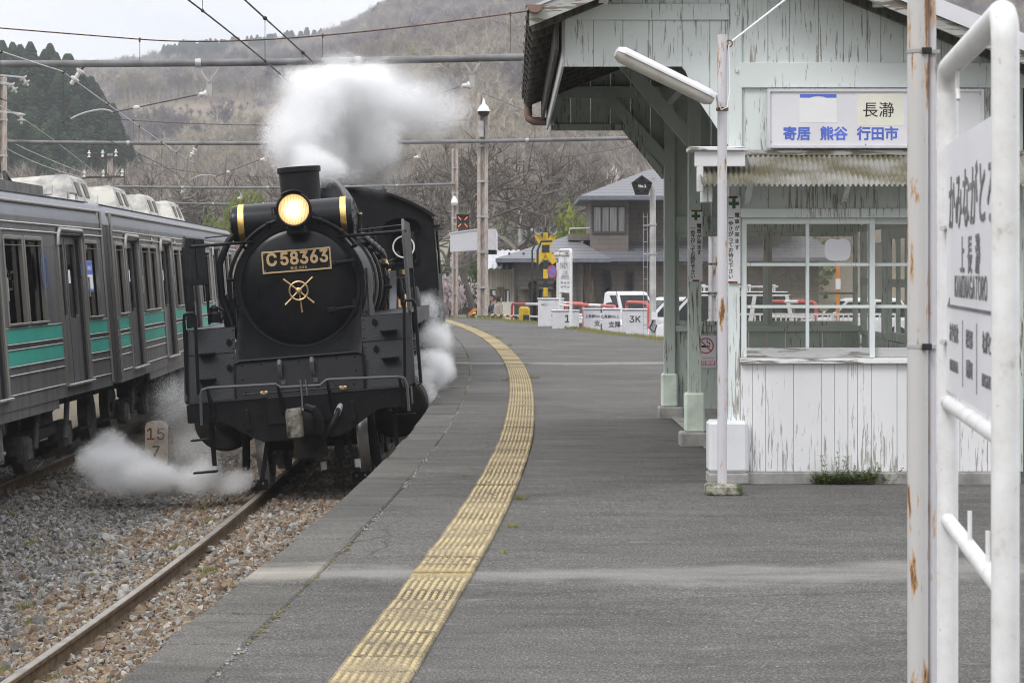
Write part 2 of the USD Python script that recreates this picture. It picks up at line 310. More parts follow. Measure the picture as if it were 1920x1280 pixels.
def right_edge(Y): return np.interp(Y, [-6, 16, 23, 33, 50, 54.8, 63, 70, 74], [6.9, 6.5, 6.2, 5.6, 3.37, 2.35, 1.32, -0.6, -3.35])

def sweep(prof, d, Ys, zf):
    """A closed outline (across, up) carried along the curve at distance d from the edge."""
    prof = np.asarray(prof, float); P = []
    for u, w in np.vstack([prof, prof[:1]]):
        e = edge(Ys, d + u); P.append(np.concatenate([e, np.full((len(Ys), 1), zf + w)], 1))
    m = MB().grid(np.stack(P, 1))
    for i in (0, -1):
        pts = np.stack([p[i] for p in P[:-1]]); n = len(pts); m.raw(np.vstack([pts, pts.mean(0)]), [[k, (k + 1) % n, n] for k in range(n)])
    return m

# ground sheets
g = MB(); xs = np.concatenate([np.linspace(-1500, -450, 8), np.linspace(-400, 400, 41), np.linspace(450, 1500, 8)]); ys = np.concatenate([np.linspace(-900, -60, 15), np.linspace(-30, 180, 43), np.linspace(200, 330, 8)])
GX, GY = np.meshgrid(xs, ys, indexing='ij')
g.grid(np.stack([GX, GY, -1.62 + 0.10 * meshkit.fbm(np.stack([GX / 9, GY / 9, 0 * GX], -1), 3) + np.clip(GY - 150, 0, 200) * 0.004], -1)[:, ::-1])
plain('field_grass', (0.13, 0.115, 0.06), 0.95, scale=0.35, col2=(0.07, 0.085, 0.03), bump=0.6, bscale=8)
struct(put('ground', g, 'field_grass'))
lot = MB(); lot.raw([(4.0, -10, -1.0), (60, -10, -1.0), (60, 92, -1.0), (16, 128, -1.0), (-14, 128, -1.0), (-9.0, 92, -1.0), (-6.5, 76.5, -1.0)], [[0, 1, 2], [0, 2, 6], [2, 3, 4], [2, 4, 5], [2, 5, 6]])
struct(put('parking_lot', lot, 'lot_asphalt'))

plain('ballast_bed', (0.21, 0.17, 0.12), 0.95, scale=7, col2=(0.10, 0.085, 0.065), bump=1.0, bscale=45, detail=8)
Ys = np.concatenate([np.linspace(6, 40, 69), np.linspace(41, 200, 80)])
ds = np.linspace(-13, -0.02, 40); rows = []
for d in ds:
    e = edge(Ys, d); z = float(np.interp(d, [-13, -8.0, -7.0, -5.0, -4.0, -3.2, -2.3, -0.4, 0], [-1.62, -1.44, -1.33, -1.17, -1.28, -1.25, -1.155, -1.01, -1.0]))
    zz = z + 0.035 * (meshkit.fbm(np.stack([e[:, 0] * 1.4, e[:, 1] * 1.4, 0 * Ys], -1), 3, 5) - 0.5) * 2
    rows.append(np.concatenate([e, zz[:, None]], 1))
struct(put('ballast_bed', MB().grid(np.stack(rows, 0)), 'ballast_bed', smooth=True))

# platform
platform = struct(xf('platform'))
Ys = np.concatenate([np.linspace(3, 74, 143)]); P = []
for t in np.linspace(0, 1, 25):
    a = edge(Ys, 0.34); b = np.stack([right_edge(Ys), Ys], -1); b[:, 0] = np.maximum(b[:, 0], a[:, 0] + 0.05)
    p = a * (1 - t) + b * t
    P.append(np.concatenate([p, (0.010 * (meshkit.fbm(np.stack([p[:, 0] * 0.8, p[:, 1] * 0.5, 0 * Ys], -1), 3, 3) - 0.5) - 0.004)[:, None]], 1))
P = np.stack(P, 0); top = MB().grid(P)
side = P[-1].copy(); side2 = side.copy(); side2[:, 2] = -1.4; top.grid(np.stack([side, side2], 0))
far = P[:, -1].copy(); far2 = far.copy(); far2[:, 2] = -1.4; top.grid(np.stack([far2, far], 0))
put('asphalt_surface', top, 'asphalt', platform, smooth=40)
w = MB(); a = np.concatenate([edge(Ys, 0.03), np.full((len(Ys), 1), -0.135)], 1); b = a.copy(); b[:, 2] = -1.5; w.grid(np.stack([a, b], 0)[::-1])
put('retaining_wall', w, 'concrete', platform)
Y = 3.0; k = 0; r_ = np.random.default_rng(3)
while Y < 73.5:
    L = r_.uniform(0.78, 1.0); y2 = min(Y + L, 74); q = np.array([Y + 0.006, y2 - 0.006]); dz = r_.uniform(-0.005, 0.006); tw = r_.uniform(-0.004, 0.004); dx = r_.uniform(-0.012, 0.012)
    lo, hi = edge(q, -0.0 + dx), edge(q, 0.335 + dx * 0.6); m = MB(); c = 0.012
    p4 = [(*lo[0], dz), (*hi[0], dz + tw), (*hi[1], dz + tw), (*lo[1], dz)]
    cen = np.mean(p4, 0); V = []
    for (s, zz) in ((1.0, -0.15), (1.0, -c), (None, 0.0)):
        for p in p4:
            p = np.array(p); e2 = p.copy()
            if s is None:
                dd = cen - p; dd[2] = 0; e2 = p + np.sign(dd) * c * (np.abs(dd) > 1e-6)
            e2[2] = p[2] + zz; V.append(e2)
    fs = [[8, 9, 10, 11]] + [[i + 4 * l, (i + 1) % 4 + 4 * l, (i + 1) % 4 + 4 * l + 4, i + 4 * l + 4] for l in (0, 1) for i in range(4)]
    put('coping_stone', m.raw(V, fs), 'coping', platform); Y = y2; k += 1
# moss and grit along the joint between coping and asphalt
plain('moss', (0.19, 0.155, 0.06), 0.95, scale=20, col2=(0.10, 0.095, 0.05), bump=0.6)
plain('grit', (0.27, 0.26, 0.235), 0.95, scale=40, var=0.4)
mo, gr_ = MB(), MB()
for i in range(1100):
    yy = r_.uniform(7.5, 42); e = edge(yy, 0.342 + r_.normal(0, 0.010)); s = r_.uniform(0.003, 0.009)
    nz = meshkit.fbm(np.array([yy * 0.8, 3.3, 0.0]), 2)
    tgt = mo if nz > 0.52 else gr_
    if nz < 0.33: continue
    pts = np.array([(1, 0, 0), (-1, 0, 0), (0, 1.6, 0), (0, -1.6, 0), (0, 0, 0.8)]) * s * r_.uniform(0.7, 1.4, (5, 1)) + (*e, 0.001)
    tgt.raw(pts, [[0, 2, 4], [2, 1, 4], [1, 3, 4], [3, 0, 4]])
tag(put('moss_line', mo, 'moss'), 'yellowish moss growing along the joint behind the coping stones', 'moss', kind='stuff')
tag(put('grit_line', gr_, 'grit'), 'pale grit lying along the joint behind the coping stones', 'grit', kind='stuff')

# tactile paving: 0.3 m tiles with five by nine long studs
paving = thing('tactile_paving', 'yellow tactile paving strip curving along the platform edge', 'tactile paving')
Y = 6.9; k = 0
stud = trimesh.convex.convex_hull(np.array([(sx * a, sy * b, z) for a, b, z in ((0.0095, 0.0165, 0.0), (0.0065, 0.0125, 0.0050)) for sx in (-1, 1) for sy in (-1, 1)]))
stud_v, stud_f = np.array(stud.vertices), np.array(stud.faces)
studs = [(u, v) for ci, u in enumerate(np.linspace(-0.127, 0.127, 9)) for v in ((-0.12, -0.06, 0, 0.06, 0.12) if ci % 2 == 0 else (-0.09, -0.03, 0.03, 0.09))]
while Y < 70:
    yc = Y + 0.15; off = float(np.interp(yc, [5, 20, 35, 60], [0.76, 0.86, 0.90, 0.92])) + 0.15
    e, s = edge(yc, off), float(_sp(yc, 1)); t = np.array([s, 1.0]) / math.hypot(s, 1); nrm = np.array([t[1], -t[0]])
    R = np.eye(4); R[:2, 0] = nrm; R[:2, 1] = t; R[:3, 3] = (*e, r_.uniform(0.0, 0.010))
    tilt = trimesh.transformations.rotation_matrix(r_.normal(0, 0.012), (1, 0, 0)) @ trimesh.transformations.rotation_matrix(r_.normal(0, 0.006), (0, 1, 0)) @ trimesh.transformations.rotation_matrix(r_.normal(0, 0.008), (0, 0, 1))
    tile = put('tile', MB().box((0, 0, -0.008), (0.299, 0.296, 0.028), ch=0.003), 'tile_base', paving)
    UsdGeom.Xformable(tile).AddTransformOp().Set(Gf.Matrix4d((R @ tilt).T.tolist()))
    m = MB()
    for u, v in studs:
        if Y > 11 and r_.random() < 0.03: continue
        m.raw(stud_v + (u, v, 0.0055), stud_f)
    put('studs', m, 'tile_dot', tile)
    Y += 0.302; k += 1

# rails and sleepers
RAIL = [(-0.061, 0.0), (0.061, 0.0), (0.061, 0.012), (0.012, 0.026), (0.009, 0.10), (0.031, 0.112), (0.032, 0.136), (-0.032, 0.136), (-0.031, 0.112), (-0.009, 0.10), (-0.012, 0.026), (-0.061, 0.012)]
TOP = [(-0.027, 0.1362), (0.027, 0.1362), (0.024, 0.1405), (-0.024, 0.1405)]
def track(D, label, Y0, Y1, sl):
    t = thing('railway_track', label, 'railway track')
    Ys = np.arange(Y0, Y1, 0.8)
    for s in (-1, 1):
        z = float(rail_z(D + s * 0.566)) - 0.1405
        r = put('rail', sweep(RAIL, D + s * 0.566, Ys, z), 'rust_rail', t, smooth=30)
        put('running_surface', sweep(TOP, D + s * 0.566, Ys, z), 'rail_head', r, smooth=30)
    Y = Y0 + 0.3
    while Y < sl:
        m = MB(); a, b = edge(Y, D - 1.05), edge(Y, D + 1.0); za, zb = float(rail_z(D - 1.05)), float(rail_z(D + 1.0))
        m.bar((*a, za - 0.21), (*b, zb - 0.21), 0.20 + r_.uniform(-0.01, 0.01), 0.14, ch=0.012)
        sp = put('sleeper', m, 'sleeper_wood', t)
        if Y < 26:
            c = MB()
            for s in (-0.566, 0.566):
                for u in (-0.085, 0.085):
                    p = edge(Y + 0.02 * np.sign(u), D + s + u); c.cyl((*p, float(rail_z(D + s)) - 0.16), (*p, float(rail_z(D + s)) - 0.095), 0.016, 6)
            put('rail_spike', c, 'rust_rail', sp).SetCustomDataByKey('kind', 'stuff')
        Y += 0.63 + r_.uniform(-0.03, 0.03)
track(LOCO_D, 'rusty curved track along the platform that the steam locomotive stands on', 12.5, 75, 46)
track(EMU_D, 'darker track farther from the platform that the silver train stands on', 18, 75, 40)
# track on the far side of the platform
t = thing('railway_track', 'track beyond the right side of the platform behind the waiting room', 'railway track')
for s in (-0.56, 0.56):
    m = MB().bar((9.6 + s, 12, -0.98), (4.6 + s, 62, -0.98), 0.06, 0.13); put('rail', m, 'rust_rail', t)
for i in range(40):
    f = i / 39; put('sleeper', MB().box((9.6 - 5 * f, 12 + 50 * f, -1.12), (2.1, 0.2, 0.14), rotm((0, 0, 1), 5.7)), 'sleeper_wood', t)

# ballast stones
def instancer(name, protos, pos, idx, scale, quat, label, cat):
    pi = UsdGeom.PointInstancer.Define(stage, path_for(name)); p = pi.GetPrim(); targets = []
    for i, (mesh, mt, sm) in enumerate(protos):
        for nm, (mm, mtt) in enumerate(mesh if isinstance(mesh, list) else [(mesh, mt)]):
            pass
        x = UsdGeom.Xform.Define(stage, f'{p.GetPath()}/kind_{i}')
        for mm, mtt in (mesh if isinstance(mesh, list) else [(mesh, mt)]):
            put('piece', mm, mtt, x.GetPrim(), smooth=sm)
        targets.append(x.GetPath())
    pi.CreatePrototypesRel().SetTargets(targets)
    pi.CreatePositionsAttr(Vt.Vec3fArray.FromNumpy(np.asarray(pos, np.float32)))
    pi.CreateProtoIndicesAttr(Vt.IntArray.FromNumpy(np.asarray(idx, np.int32)))
    pi.CreateScalesAttr(Vt.Vec3fArray.FromNumpy(np.asarray(scale, np.float32)))
    pi.CreateOrientationsAttr(Vt.QuathArray([Gf.Quath(float(a), float(b), float(c), float(d)) for a, b, c, d in quat]))
    return tag(p, label, cat, kind='stuff')
def rand_quat(n, r, upright=False):
    if upright:
        a = r.uniform(0, 2 * np.pi, n); return np.stack([np.cos(a / 2), 0 * a, 0 * a, np.sin(a / 2)], 1)
    q = r.normal(size=(n, 4)); return q / np.linalg.norm(q, axis=1, keepdims=True)
stone_cols = [(0.25, 0.24, 0.225), (0.165, 0.16, 0.155), (0.33, 0.315, 0.295), (0.28, 0.205, 0.14), (0.22, 0.15, 0.105), (0.33, 0.26, 0.18), (0.44, 0.425, 0.40)]
protos = []
for i, c in enumerate(stone_cols):
    plain(f'stone_{i}', np.array(c) * 0.8, 0.85, var=0.2, scale=30)
    for j in range(2):
        pts = r_.normal(size=(13, 3)); pts /= np.linalg.norm(pts, axis=1, keepdims=True); pts *= r_.uniform(0.8, 1.15, (13, 1)) * np.array([1.15, 0.9, 0.62])
        h = trimesh.convex.convex_hull(pts); protos.append((MB().raw(h.vertices, h.faces), f'stone_{i}', False))
n = 62000; Yr = np.sqrt(r_.uniform(12.8 ** 2, 33 ** 2, n)); xl = -0.236 * Yr - 0.3; xr = _sp(Yr) - 0.03; X = xl + (xr - xl) * r_.random(n)
dd = X - _sp(Yr); z = np.interp(dd, [-13, -8.0, -7.0, -5.0, -4.0, -3.2, -2.3, -0.4, 0], [-1.62, -1.44, -1.33, -1.17, -1.28, -1.25, -1.155, -1.01, -1.0])
z = z + 0.07 * (meshkit.fbm(np.stack([X * 1.4, Yr * 1.4, 0 * X], -1), 3, 5) - 0.5)
keep = np.ones(n, bool)
for D in (LOCO_D - 0.566, LOCO_D + 0.566, EMU_D + 0.566): keep &= np.abs(dd - D) > 0.055
grey = meshkit.fbm(np.stack([X * 0.9, Yr * 0.5, 0 * X], -1), 3, 9) + np.clip((-dd - 2.6) * 0.30, -0.35, 0.22)
pg = np.where((r_.random(n) < np.clip((grey - 0.36) * 3.2, 0.12, 0.88)), r_.choice([0, 1, 2, 0, 1, 2, 6], n), r_.choice([3, 4, 5, 3, 4, 5, 2, 6], n))
idx = pg * 2 + r_.integers(0, 2, n); sc = np.exp(r_.normal(-3.85, 0.38, n)); sc3 = np.stack([sc, sc, sc], 1)
instancer('ballast', protos, np.stack([X, Yr, z + sc * 0.25], 1)[keep], idx[keep], sc3[keep], rand_quat(n, r_)[keep], 'grey and rust brown ballast stones around the tracks', 'ballast')

# ---------------------------------------------------------------- hills
CREST = np.array([(-4000, 140), (-1500, 120), (-500, 118), (0, 114), (200, 108), (280, 95), (345, 84), (470, 76), (600, 70), (650, 52), (730, 20), (790, 2), (900, -25), (1100, -45), (1500, -40), (1800, -25), (1950, -40), (3500, -20), (6000, 60)], float)
CREST[:, 1] += np.interp(CREST[:, 0], [0, 500, 700, 1000], [34, 42, 40, 30])
LEFT = np.array([(-4000, 300), (-1500, 210), (-300, 185), (0, 182), (90, 188), (150, 222), (200, 285), (260, 400), (330, 500), (420, 560)])
def hill_z(X, Y):
    xp = 960 + F * X / np.maximum(Y, 1)
    cz = EYE + (HZ - np.interp(xp, CREST[:, 0], CREST[:, 1])) / F * 1100
    t = np.clip((Y - 215) / 885, 0, 1); t = t ** 1.12 * (1.35 - 0.35 * t)
    zm = -1.4 + (cz + 1.4) * t
    q = np.stack([X / 140, Y / 140, 0 * X], -1); spur = 1 - np.abs(2 * meshkit.fbm(np.stack([X / 210 + 0.35 * Y / 210 + 4.2, Y / 620, 0 * X], -1), 3, 6) - 1); zm = zm + ((meshkit.fbm(q, 4, 2) - 0.5) * 22 + (spur - 0.75) * 62) * np.clip((Y - 230) / 300, 0, 1) * np.clip((1120 - Y) / 480, 0.0, 1)
    lz = EYE + (HZ - np.interp(xp, LEFT[:, 0], LEFT[:, 1])) / F * 350
    u = np.clip((Y - 235) / 115, 0, 1); u = u * u * (3 - 2 * u); dn = np.clip((Y - 350) / 240, 0, 1)
    zl = -1.4 + (lz + 1.4) * u * (1 - dn)
    return np.maximum(zm, zl), zl > zm + 0.5
xs = np.linspace(-1500, 3400, 150); Yd = np.concatenate([np.linspace(200, 620, 43), np.linspace(640, 1240, 31), np.linspace(1300, 1900, 6)])
XP, YD = np.meshgrid(xs, Yd, indexing='ij'); XX = (XP - 960) * YD / F; ZZ, _ = hill_z(XX, YD)
ZZ[:, Yd > 1150] -= (Yd[Yd > 1150] - 1150) * 0.12
plain('hill_soil', (0.19, 0.145, 0.10), 0.95, scale=0.02, col2=(0.11, 0.095, 0.065), bump=0.0, detail=10)
struct(put('hills', MB().grid(np.stack([XX, YD, ZZ], -1)[:, ::-1]), 'hill_soil', smooth=True))

# unseen bare slopes added behind the viewpoint to darken reflections on the locomotive
az = np.radians(np.linspace(100, 440 - 180, 61)); rr = np.array([260, 330, 420, 520, 640, 780, 950]); AZ, RR = np.meshgrid(az, rr, indexing='ij')
HX, HY = RR * np.sin(AZ), RR * np.cos(AZ); HZ_ = -1.7 + np.clip((RR - 260) / 690, 0, 1) ** 1.1 * (150 + 60 * (meshkit.fbm(np.stack([AZ * 2.2, 0 * AZ, 0 * AZ], -1), 3, 12) - 0.5)) + 26 * (meshkit.fbm(np.stack([HX / 90, HY / 90, 0 * HX], -1), 4, 4) - 0.5) * np.clip((RR - 260) / 100, 0, 1)
struct(put('hills', MB().grid(np.stack([HX, HY, HZ_], -1)), 'hill_soil', smooth=True))

def branchy(r, levels, kids, spread, up, seg_n=3, twig=0, trunk=0.42, gnarl=0.25, thick=0.028, ratio=0.62):
    """A leafless tree one metre tall: limbs that fork and bend, and fine twigs as slivers."""
    limbs, tw = MB(), MB(); ends = []
    def grow(p, d, L, rad, lev):
        pts = [p]; m = 3 if lev < 2 else 2; dd = d.copy()
        for i in range(m):
            dd = dd + r.normal(0, gnarl, 3) * (0.35 if lev == 0 else 1) + np.array([0, 0, up * 0.25]); dd /= np.linalg.norm(dd); pts.append(pts[-1] + dd * L / m)
        limbs.tube(pts, np.linspace(rad, rad * 0.6, len(pts)), seg_n if lev else max(seg_n, 5), caps=False)
        if lev >= levels:
            ends.append((pts[-1], dd, L)); return
        for k in range(kids):
            f = r.uniform(0.45, 1.0) if k else 1.0; i = min(int(f * m), m - 1); q = pts[i] + (pts[i + 1] - pts[i]) * (f * m - i)
            a = r.normal(size=3); a -= dd * (a @ dd); a /= np.linalg.norm(a); nd = dd * math.cos(spread) + a * math.sin(spread) * r.uniform(0.6, 1.3); nd[2] += up; nd /= np.linalg.norm(nd)
            grow(q, nd, L * ratio * r.uniform(0.75, 1.15), rad * 0.6, lev + 1)
    grow(np.zeros(3), np.array([0, 0, 1.0]), trunk, thick, 0)
    for p, d, L in ends:
        for k in range(twig):
            nd = d + r.normal(0, 0.55, 3); nd[2] += 0.15; nd /= np.linalg.norm(nd); s = np.cross(nd, r.normal(size=3)); s /= np.linalg.norm(s); l = L * r.uniform(0.6, 1.5); b = p - d * L * r.uniform(0, 0.7)
            tw.raw([b - s * 0.0022, b + s * 0.0022, b + nd * l], [[0, 1, 2]])
    return limbs, tw
def norm_h(parts):
    top = max(np.vstack(m.v)[:, 2].max() for m in parts if m.v)
    for m in parts: m.v = [v / top for v in m.v]
    return parts
def conifer(r, n=520):
    f, t = MB(), MB().tube([(0, 0, 0), (0, 0, 0.95)], [0.018, 0.003], 5)
    for i in range(n):
        h = r.uniform(0.10, 1.0) ** 0.85; R = 0.27 * (1 - h) ** 0.62 + 0.015; R *= r.uniform(0.65, 1.15); a = r.uniform(0, 2 * np.pi); c, s = math.cos(a), math.sin(a)
        tip = np.array([R * c, R * s, h - 0.035 - R * 0.18]); w = R * 0.33 + 0.012; sd = np.array([-s, c, 0]) * w; root = np.array([0.02 * c, 0.02 * s, h])
        mid = (root + tip) / 2 + np.array([0, 0, 0.012])
        f.raw([root, mid + sd, tip, mid - sd, mid - np.array([0, 0, 0.03])], [[0, 1, 2], [0, 2, 3], [0, 1, 4], [4, 3, 2]])
    return f, t
plain('bark_grey', (0.135, 0.115, 0.098), 0.95, var=0.25, scale=0.05)
plain('bark_far', (0.245, 0.215, 0.213), 0.95, scale=0.011, col2=(0.16, 0.14, 0.15), lo=0.42, hi=0.58)
plain('bark_warm', (0.35, 0.31, 0.255), 0.95, scale=0.016, col2=(0.24, 0.205, 0.18), lo=0.42, hi=0.58)
plain('bark_bud', (0.34, 0.31, 0.17), 0.95, var=0.25, scale=0.03)
def leafy(name, col, col2, scale=0.5, trans=0.3):
    return mat(name, {'g': ('geometry', {}), 'n': ('noise_texture', {'scale': scale, 'detail': 4.0}), 'a': ('math', {'math_type': 'multiply_add', 'value2': 0.5, 'value3': -0.25}), 's': ('math', {'math_type': 'add'}),
        'r': ('rgb_ramp', {'ramp': [(0.3, col2), (0.7, col)]}), 'd': ('diffuse_bsdf', {}), 't': ('translucent_bsdf', {}), 'm': ('mix_closure', {'fac': trans})},
        [('g.position', 'n.vector'), ('g.random_per_island', 'a.value1'), ('n.fac', 's.value1'), ('a.value', 's.value2'), ('s.value', 'r.fac'), ('r.color', 'd.color'), ('r.color', 't.color'), ('d.BSDF', 'm.closure1'), ('t.BSDF', 'm.closure2')], surface='m.closure')
leafy('cedar', (0.17, 0.205, 0.10), (0.05, 0.08, 0.045), 0.35)
leafy('cedar_far', (0.085, 0.115, 0.080), (0.045, 0.072, 0.055), 0.05)
leafy('spring_leaf', (0.33, 0.34, 0.09), (0.15, 0.18, 0.045), 0.5)
leafy('bush_leaf', (0.14, 0.18, 0.05), (0.055, 0.085, 0.025), 0.5)
leafy('blossom', (0.78, 0.72, 0.72), (0.58, 0.50, 0.50), 1.2, 0.4)
leafy('weed_leaf', (0.13, 0.20, 0.03), (0.06, 0.10, 0.02), 8)
leafy('dry_grass', (0.34, 0.36, 0.11), (0.20, 0.19, 0.07), 6)

rt = np.random.default_rng(21); protos = []
for mt in ('bark_far', 'bark_far', 'bark_warm', 'bark_warm', 'bark_bud'):
    l, t_ = norm_h(list(branchy(rt, 3, 5, 0.60, 0.34, 3, 8, trunk=0.34, thick=0.011, ratio=0.66)))
    protos.append(([(l, mt), (t_, mt)], None, False))
for k in range(2):
    f_, t_ = conifer(rt); protos.append(([(f_, 'cedar_far'), (t_, 'bark_grey')], None, False))
for k in range(2):
    f_, t_ = conifer(rt, 900); f_.v = [v * (1.25, 1.25, 1) for v in f_.v]; protos.append(([(f_, 'cedar'), (t_, 'bark_grey')], None, False))
n = 17000; Yt = np.sqrt(rt.uniform(240 ** 2, 1180 ** 2, n)); xp = rt.uniform(-140, 2060, n); X = (xp - 960) * Yt / F; Z, isl = hill_z(X, Yt)
yp = HZ - (Z - EYE) * F / Yt
pat = meshkit.fbm(np.stack([X / 55, Yt / 55, 0 * X], -1), 3, 31)
con = ((pat > 0.72) & (Yt > 700)) | ((np.abs(xp - 365) < 50 + 15 * pat) & (Yt > 900) & (pat > 0.35)) | ((xp > 895) & (xp < 1080) & (yp > 140) & (yp < 235) & (Yt > 520) & (pat > 0.36)) | ((xp > 1790) & (Yt > 700) & (pat > 0.4)) | ((np.abs(xp - 770) < 45) & (np.abs(yp - 75) < 35) & (Yt > 900) & (pat > 0.45)) | ((xp > 860) & (xp < 960) & (Yt > 1080))
clear = (xp > 190) & (xp < 530) & (yp > 195) & (yp < 285)
ok = ~isl & ~(clear & (rt.random(n) > 0.28)) & ~((xp > 1260) & (xp < 1760) & (rt.random(n) < 0.6))
warm = meshkit.fbm(np.stack([X / 90, Yt / 90, 0 * X], -1), 3, 77)
bi = np.where(rt.random(n) < 0.05, 4, np.where(warm + rt.normal(0, 0.08, n) > 0.52, rt.integers(2, 4, n), rt.integers(0, 2, n)))
idx = np.where(con, 5 + rt.integers(0, 2, n), bi); H = np.where(con, rt.uniform(9, 14, n), rt.uniform(7.5, 12.5, n)); H = np.where(clear, rt.uniform(2, 4, n), H)
wd = np.where(con, 1.0, rt.uniform(0.9, 1.4, n))
nl = 900; Yl = rt.uniform(238, 372, nl); xl_ = rt.uniform(-260, 330, nl); Xl = (xl_ - 960) * Yl / F; Zl, il = hill_z(Xl, Yl)
POS = np.concatenate([np.stack([X, Yt, Z - 0.4], 1)[ok], np.stack([Xl, Yl, Zl - 0.4], 1)[il]]); IDX = np.concatenate([idx[ok], 7 + rt.integers(0, 2, nl)[il]])
SC = np.concatenate([np.stack([H * wd, H * wd, H], 1)[ok], np.repeat(rt.uniform(6.0, 9.5, nl)[il][:, None], 3, 1)])
instancer('hill_forest', protos, POS, IDX, SC, rand_quat(len(POS), rt, True), 'leafless grey brown woods with dark cedars covering the hills', 'forest')
# ---------------------------------------------------------------- waiting room
YB, YP, YR = 15.85, 19.35, 22.95                        # front wall, middle post, rear wall
SB, SR = F / YB, F / YR
def fx(x): return (x - 960) / SB
def fz(y): return EYE - (y - HZ) / SB
def rx(x): return (x - 960) / SR
def rzz(y): return EYE - (y - HZ) / SR
plain('corrugated', (0.31, 0.305, 0.285), 0.6, scale=2.0, stretch=(1.6, 3, 3), col2=(0.135, 0.12, 0.07), lo=0.38, hi=0.60, detail=9)
plain('copper_gutter', (0.22, 0.13, 0.10), 0.55, scale=6, col2=(0.13, 0.085, 0.07))
plain('roof_metal', (0.45, 0.46, 0.48), 0.5, var=0.1, scale=3)
plain('alu', (0.66, 0.66, 0.70), 0.4, 0.3, var=0.04)
plain('sign_white', (0.69, 0.69, 0.73), 0.4, var=0.03, scale=2)
plain('sign_cream', (0.75, 0.74, 0.65), 0.5, var=0.03)
plain('sign_paper', (0.78, 0.78, 0.80), 0.45, var=0.02)
plain('ink_black', (0.02, 0.02, 0.02), 0.5)
plain('ink_grey', (0.06, 0.06, 0.065), 0.5)
plain('ink_blue', (0.10, 0.16, 0.60), 0.5, var=0.1)
plain('ink_green', (0.03, 0.12, 0.04), 0.5)
plain('ink_red', (0.50, 0.10, 0.08), 0.5, var=0.1)
plain('enamel', (0.70, 0.70, 0.72), 0.3, var=0.03)
plain('rust', (0.20, 0.085, 0.03), 0.85, var=0.35, scale=30, bump=0.4)
def pane(name, tint=0.95, rough=0.02, wob=0.0):
    N = {'f': ('fresnel', {'IOR': 1.5}), 't': ('transparent_bsdf', {'color': (tint, tint, tint * 0.995)}), 'gl': ('glossy_bsdf', {'roughness': rough, 'color': (0.9, 0.9, 0.9)}), 'm': ('mix_closure', {})}
    L = [('f.fac', 'm.fac'), ('t.BSDF', 'm.closure1'), ('gl.BSDF', 'm.closure2')]
    if wob:
        N |= {'g': ('geometry', {}), 'n': ('noise_texture', {'scale': 3.0, 'detail': 1.0}), 'b': ('bump', {'strength': wob, 'distance': 0.05})}
        L += [('g.position', 'n.vector'), ('n.fac', 'b.height'), ('b.normal', 'gl.normal'), ('b.normal', 'f.normal')]
    return mat(name, N, L, surface='m.closure')
pane('window_glass', 0.93, 0.02, 0.25)
pane('dark_glass', 0.25, 0.03, 0.1)

house = thing('waiting_room', 'mint green wooden waiting room with peeling paint on the platform', 'waiting room')
rh = np.random.default_rng(5)
UX, UZ = (1, 0, 0), (0, 0, 1)
def plank(x0, x1, z0, z1, Y, m, th=0.018, clip=None, jit=0.003, name='plank'):
    """One upright board of the wall whose front face stands at depth Y."""
    y = Y + rh.uniform(-jit, jit); g_ = 0.0018
    if clip is None:
        b = MB().box(((x0 + x1) / 2, y + th / 2, (z0 + z1) / 2), (x1 - x0 - 2 * g_, th, z1 - z0), ch=0.002)
    else:
        p = sg.box(x0 + g_, z0, x1 - g_, z1).intersection(clip)
        if p.is_empty: return
        b = MB().poly(p, (0, y + th, 0), UX, UZ, th)
    return put(name, b, m, house)
def beam(x0, x1, z0, z1, y0, y1, m, name='beam', parent=house, ch=0.004):
    return put(name, MB().box(((x0 + x1) / 2, (y0 + y1) / 2, (z0 + z1) / 2), (abs(x1 - x0), abs(y1 - y0), abs(z1 - z0)), ch=ch), m, parent)
XR = fx(1905)
# roof lines (underside at the verge)
def roof_z(X): return np.where(np.asarray(X) < 1.52, 3.2146 + 0.403 * (np.asarray(X) - 0.195), 3.749 - 0.41 * (np.asarray(X) - 1.52))
gable = sg.Polygon([(0.30, 2.0), (5, 0.5), (5, float(roof_z(5)) + 0.02), (1.52, 3.77), (0.30, float(roof_z(0.30)) + 0.02)])
# lower front: white boards on a concrete footing
e = [1388, 1411, 1436, 1488, 1540, 1565, 1590, 1608, 1634, 1682, 1701, 1752, 1800, 1852, 1905]
for a, b in zip(e[:-1], e[1:]): plank(fx(a), fx(b), 0.083, fz(681), YB, 'white_paint')
beam(fx(1386), XR + 0.03, -0.02, 0.08, YB - 0.03, YB + 0.12, 'concrete', 'footing', ch=0.01)
beam(1.385, 1.665, 0.0, 0.078, YB - 0.10, YB + 0.17, 'concrete', 'footing', ch=0.01)
put('post_skirt', MB().box((1.523, YB + 0.03, 0.262), (0.275, 0.25, 0.365), ch=0.022), 'white_block', house)
beam(1.532, 1.612, 0.44, 3.66, YB - 0.006, YB + 0.09, 'mint_paint', 'corner_post')
beam(fx(1387), XR, fz(681), fz(671), YB - 0.04, YB + 0.06, 'white_sill', 'sill')
beam(fx(1387), XR, fz(408), fz(391), YB - 0.045, YB + 0.05, 'mint_paint', 'lintel')
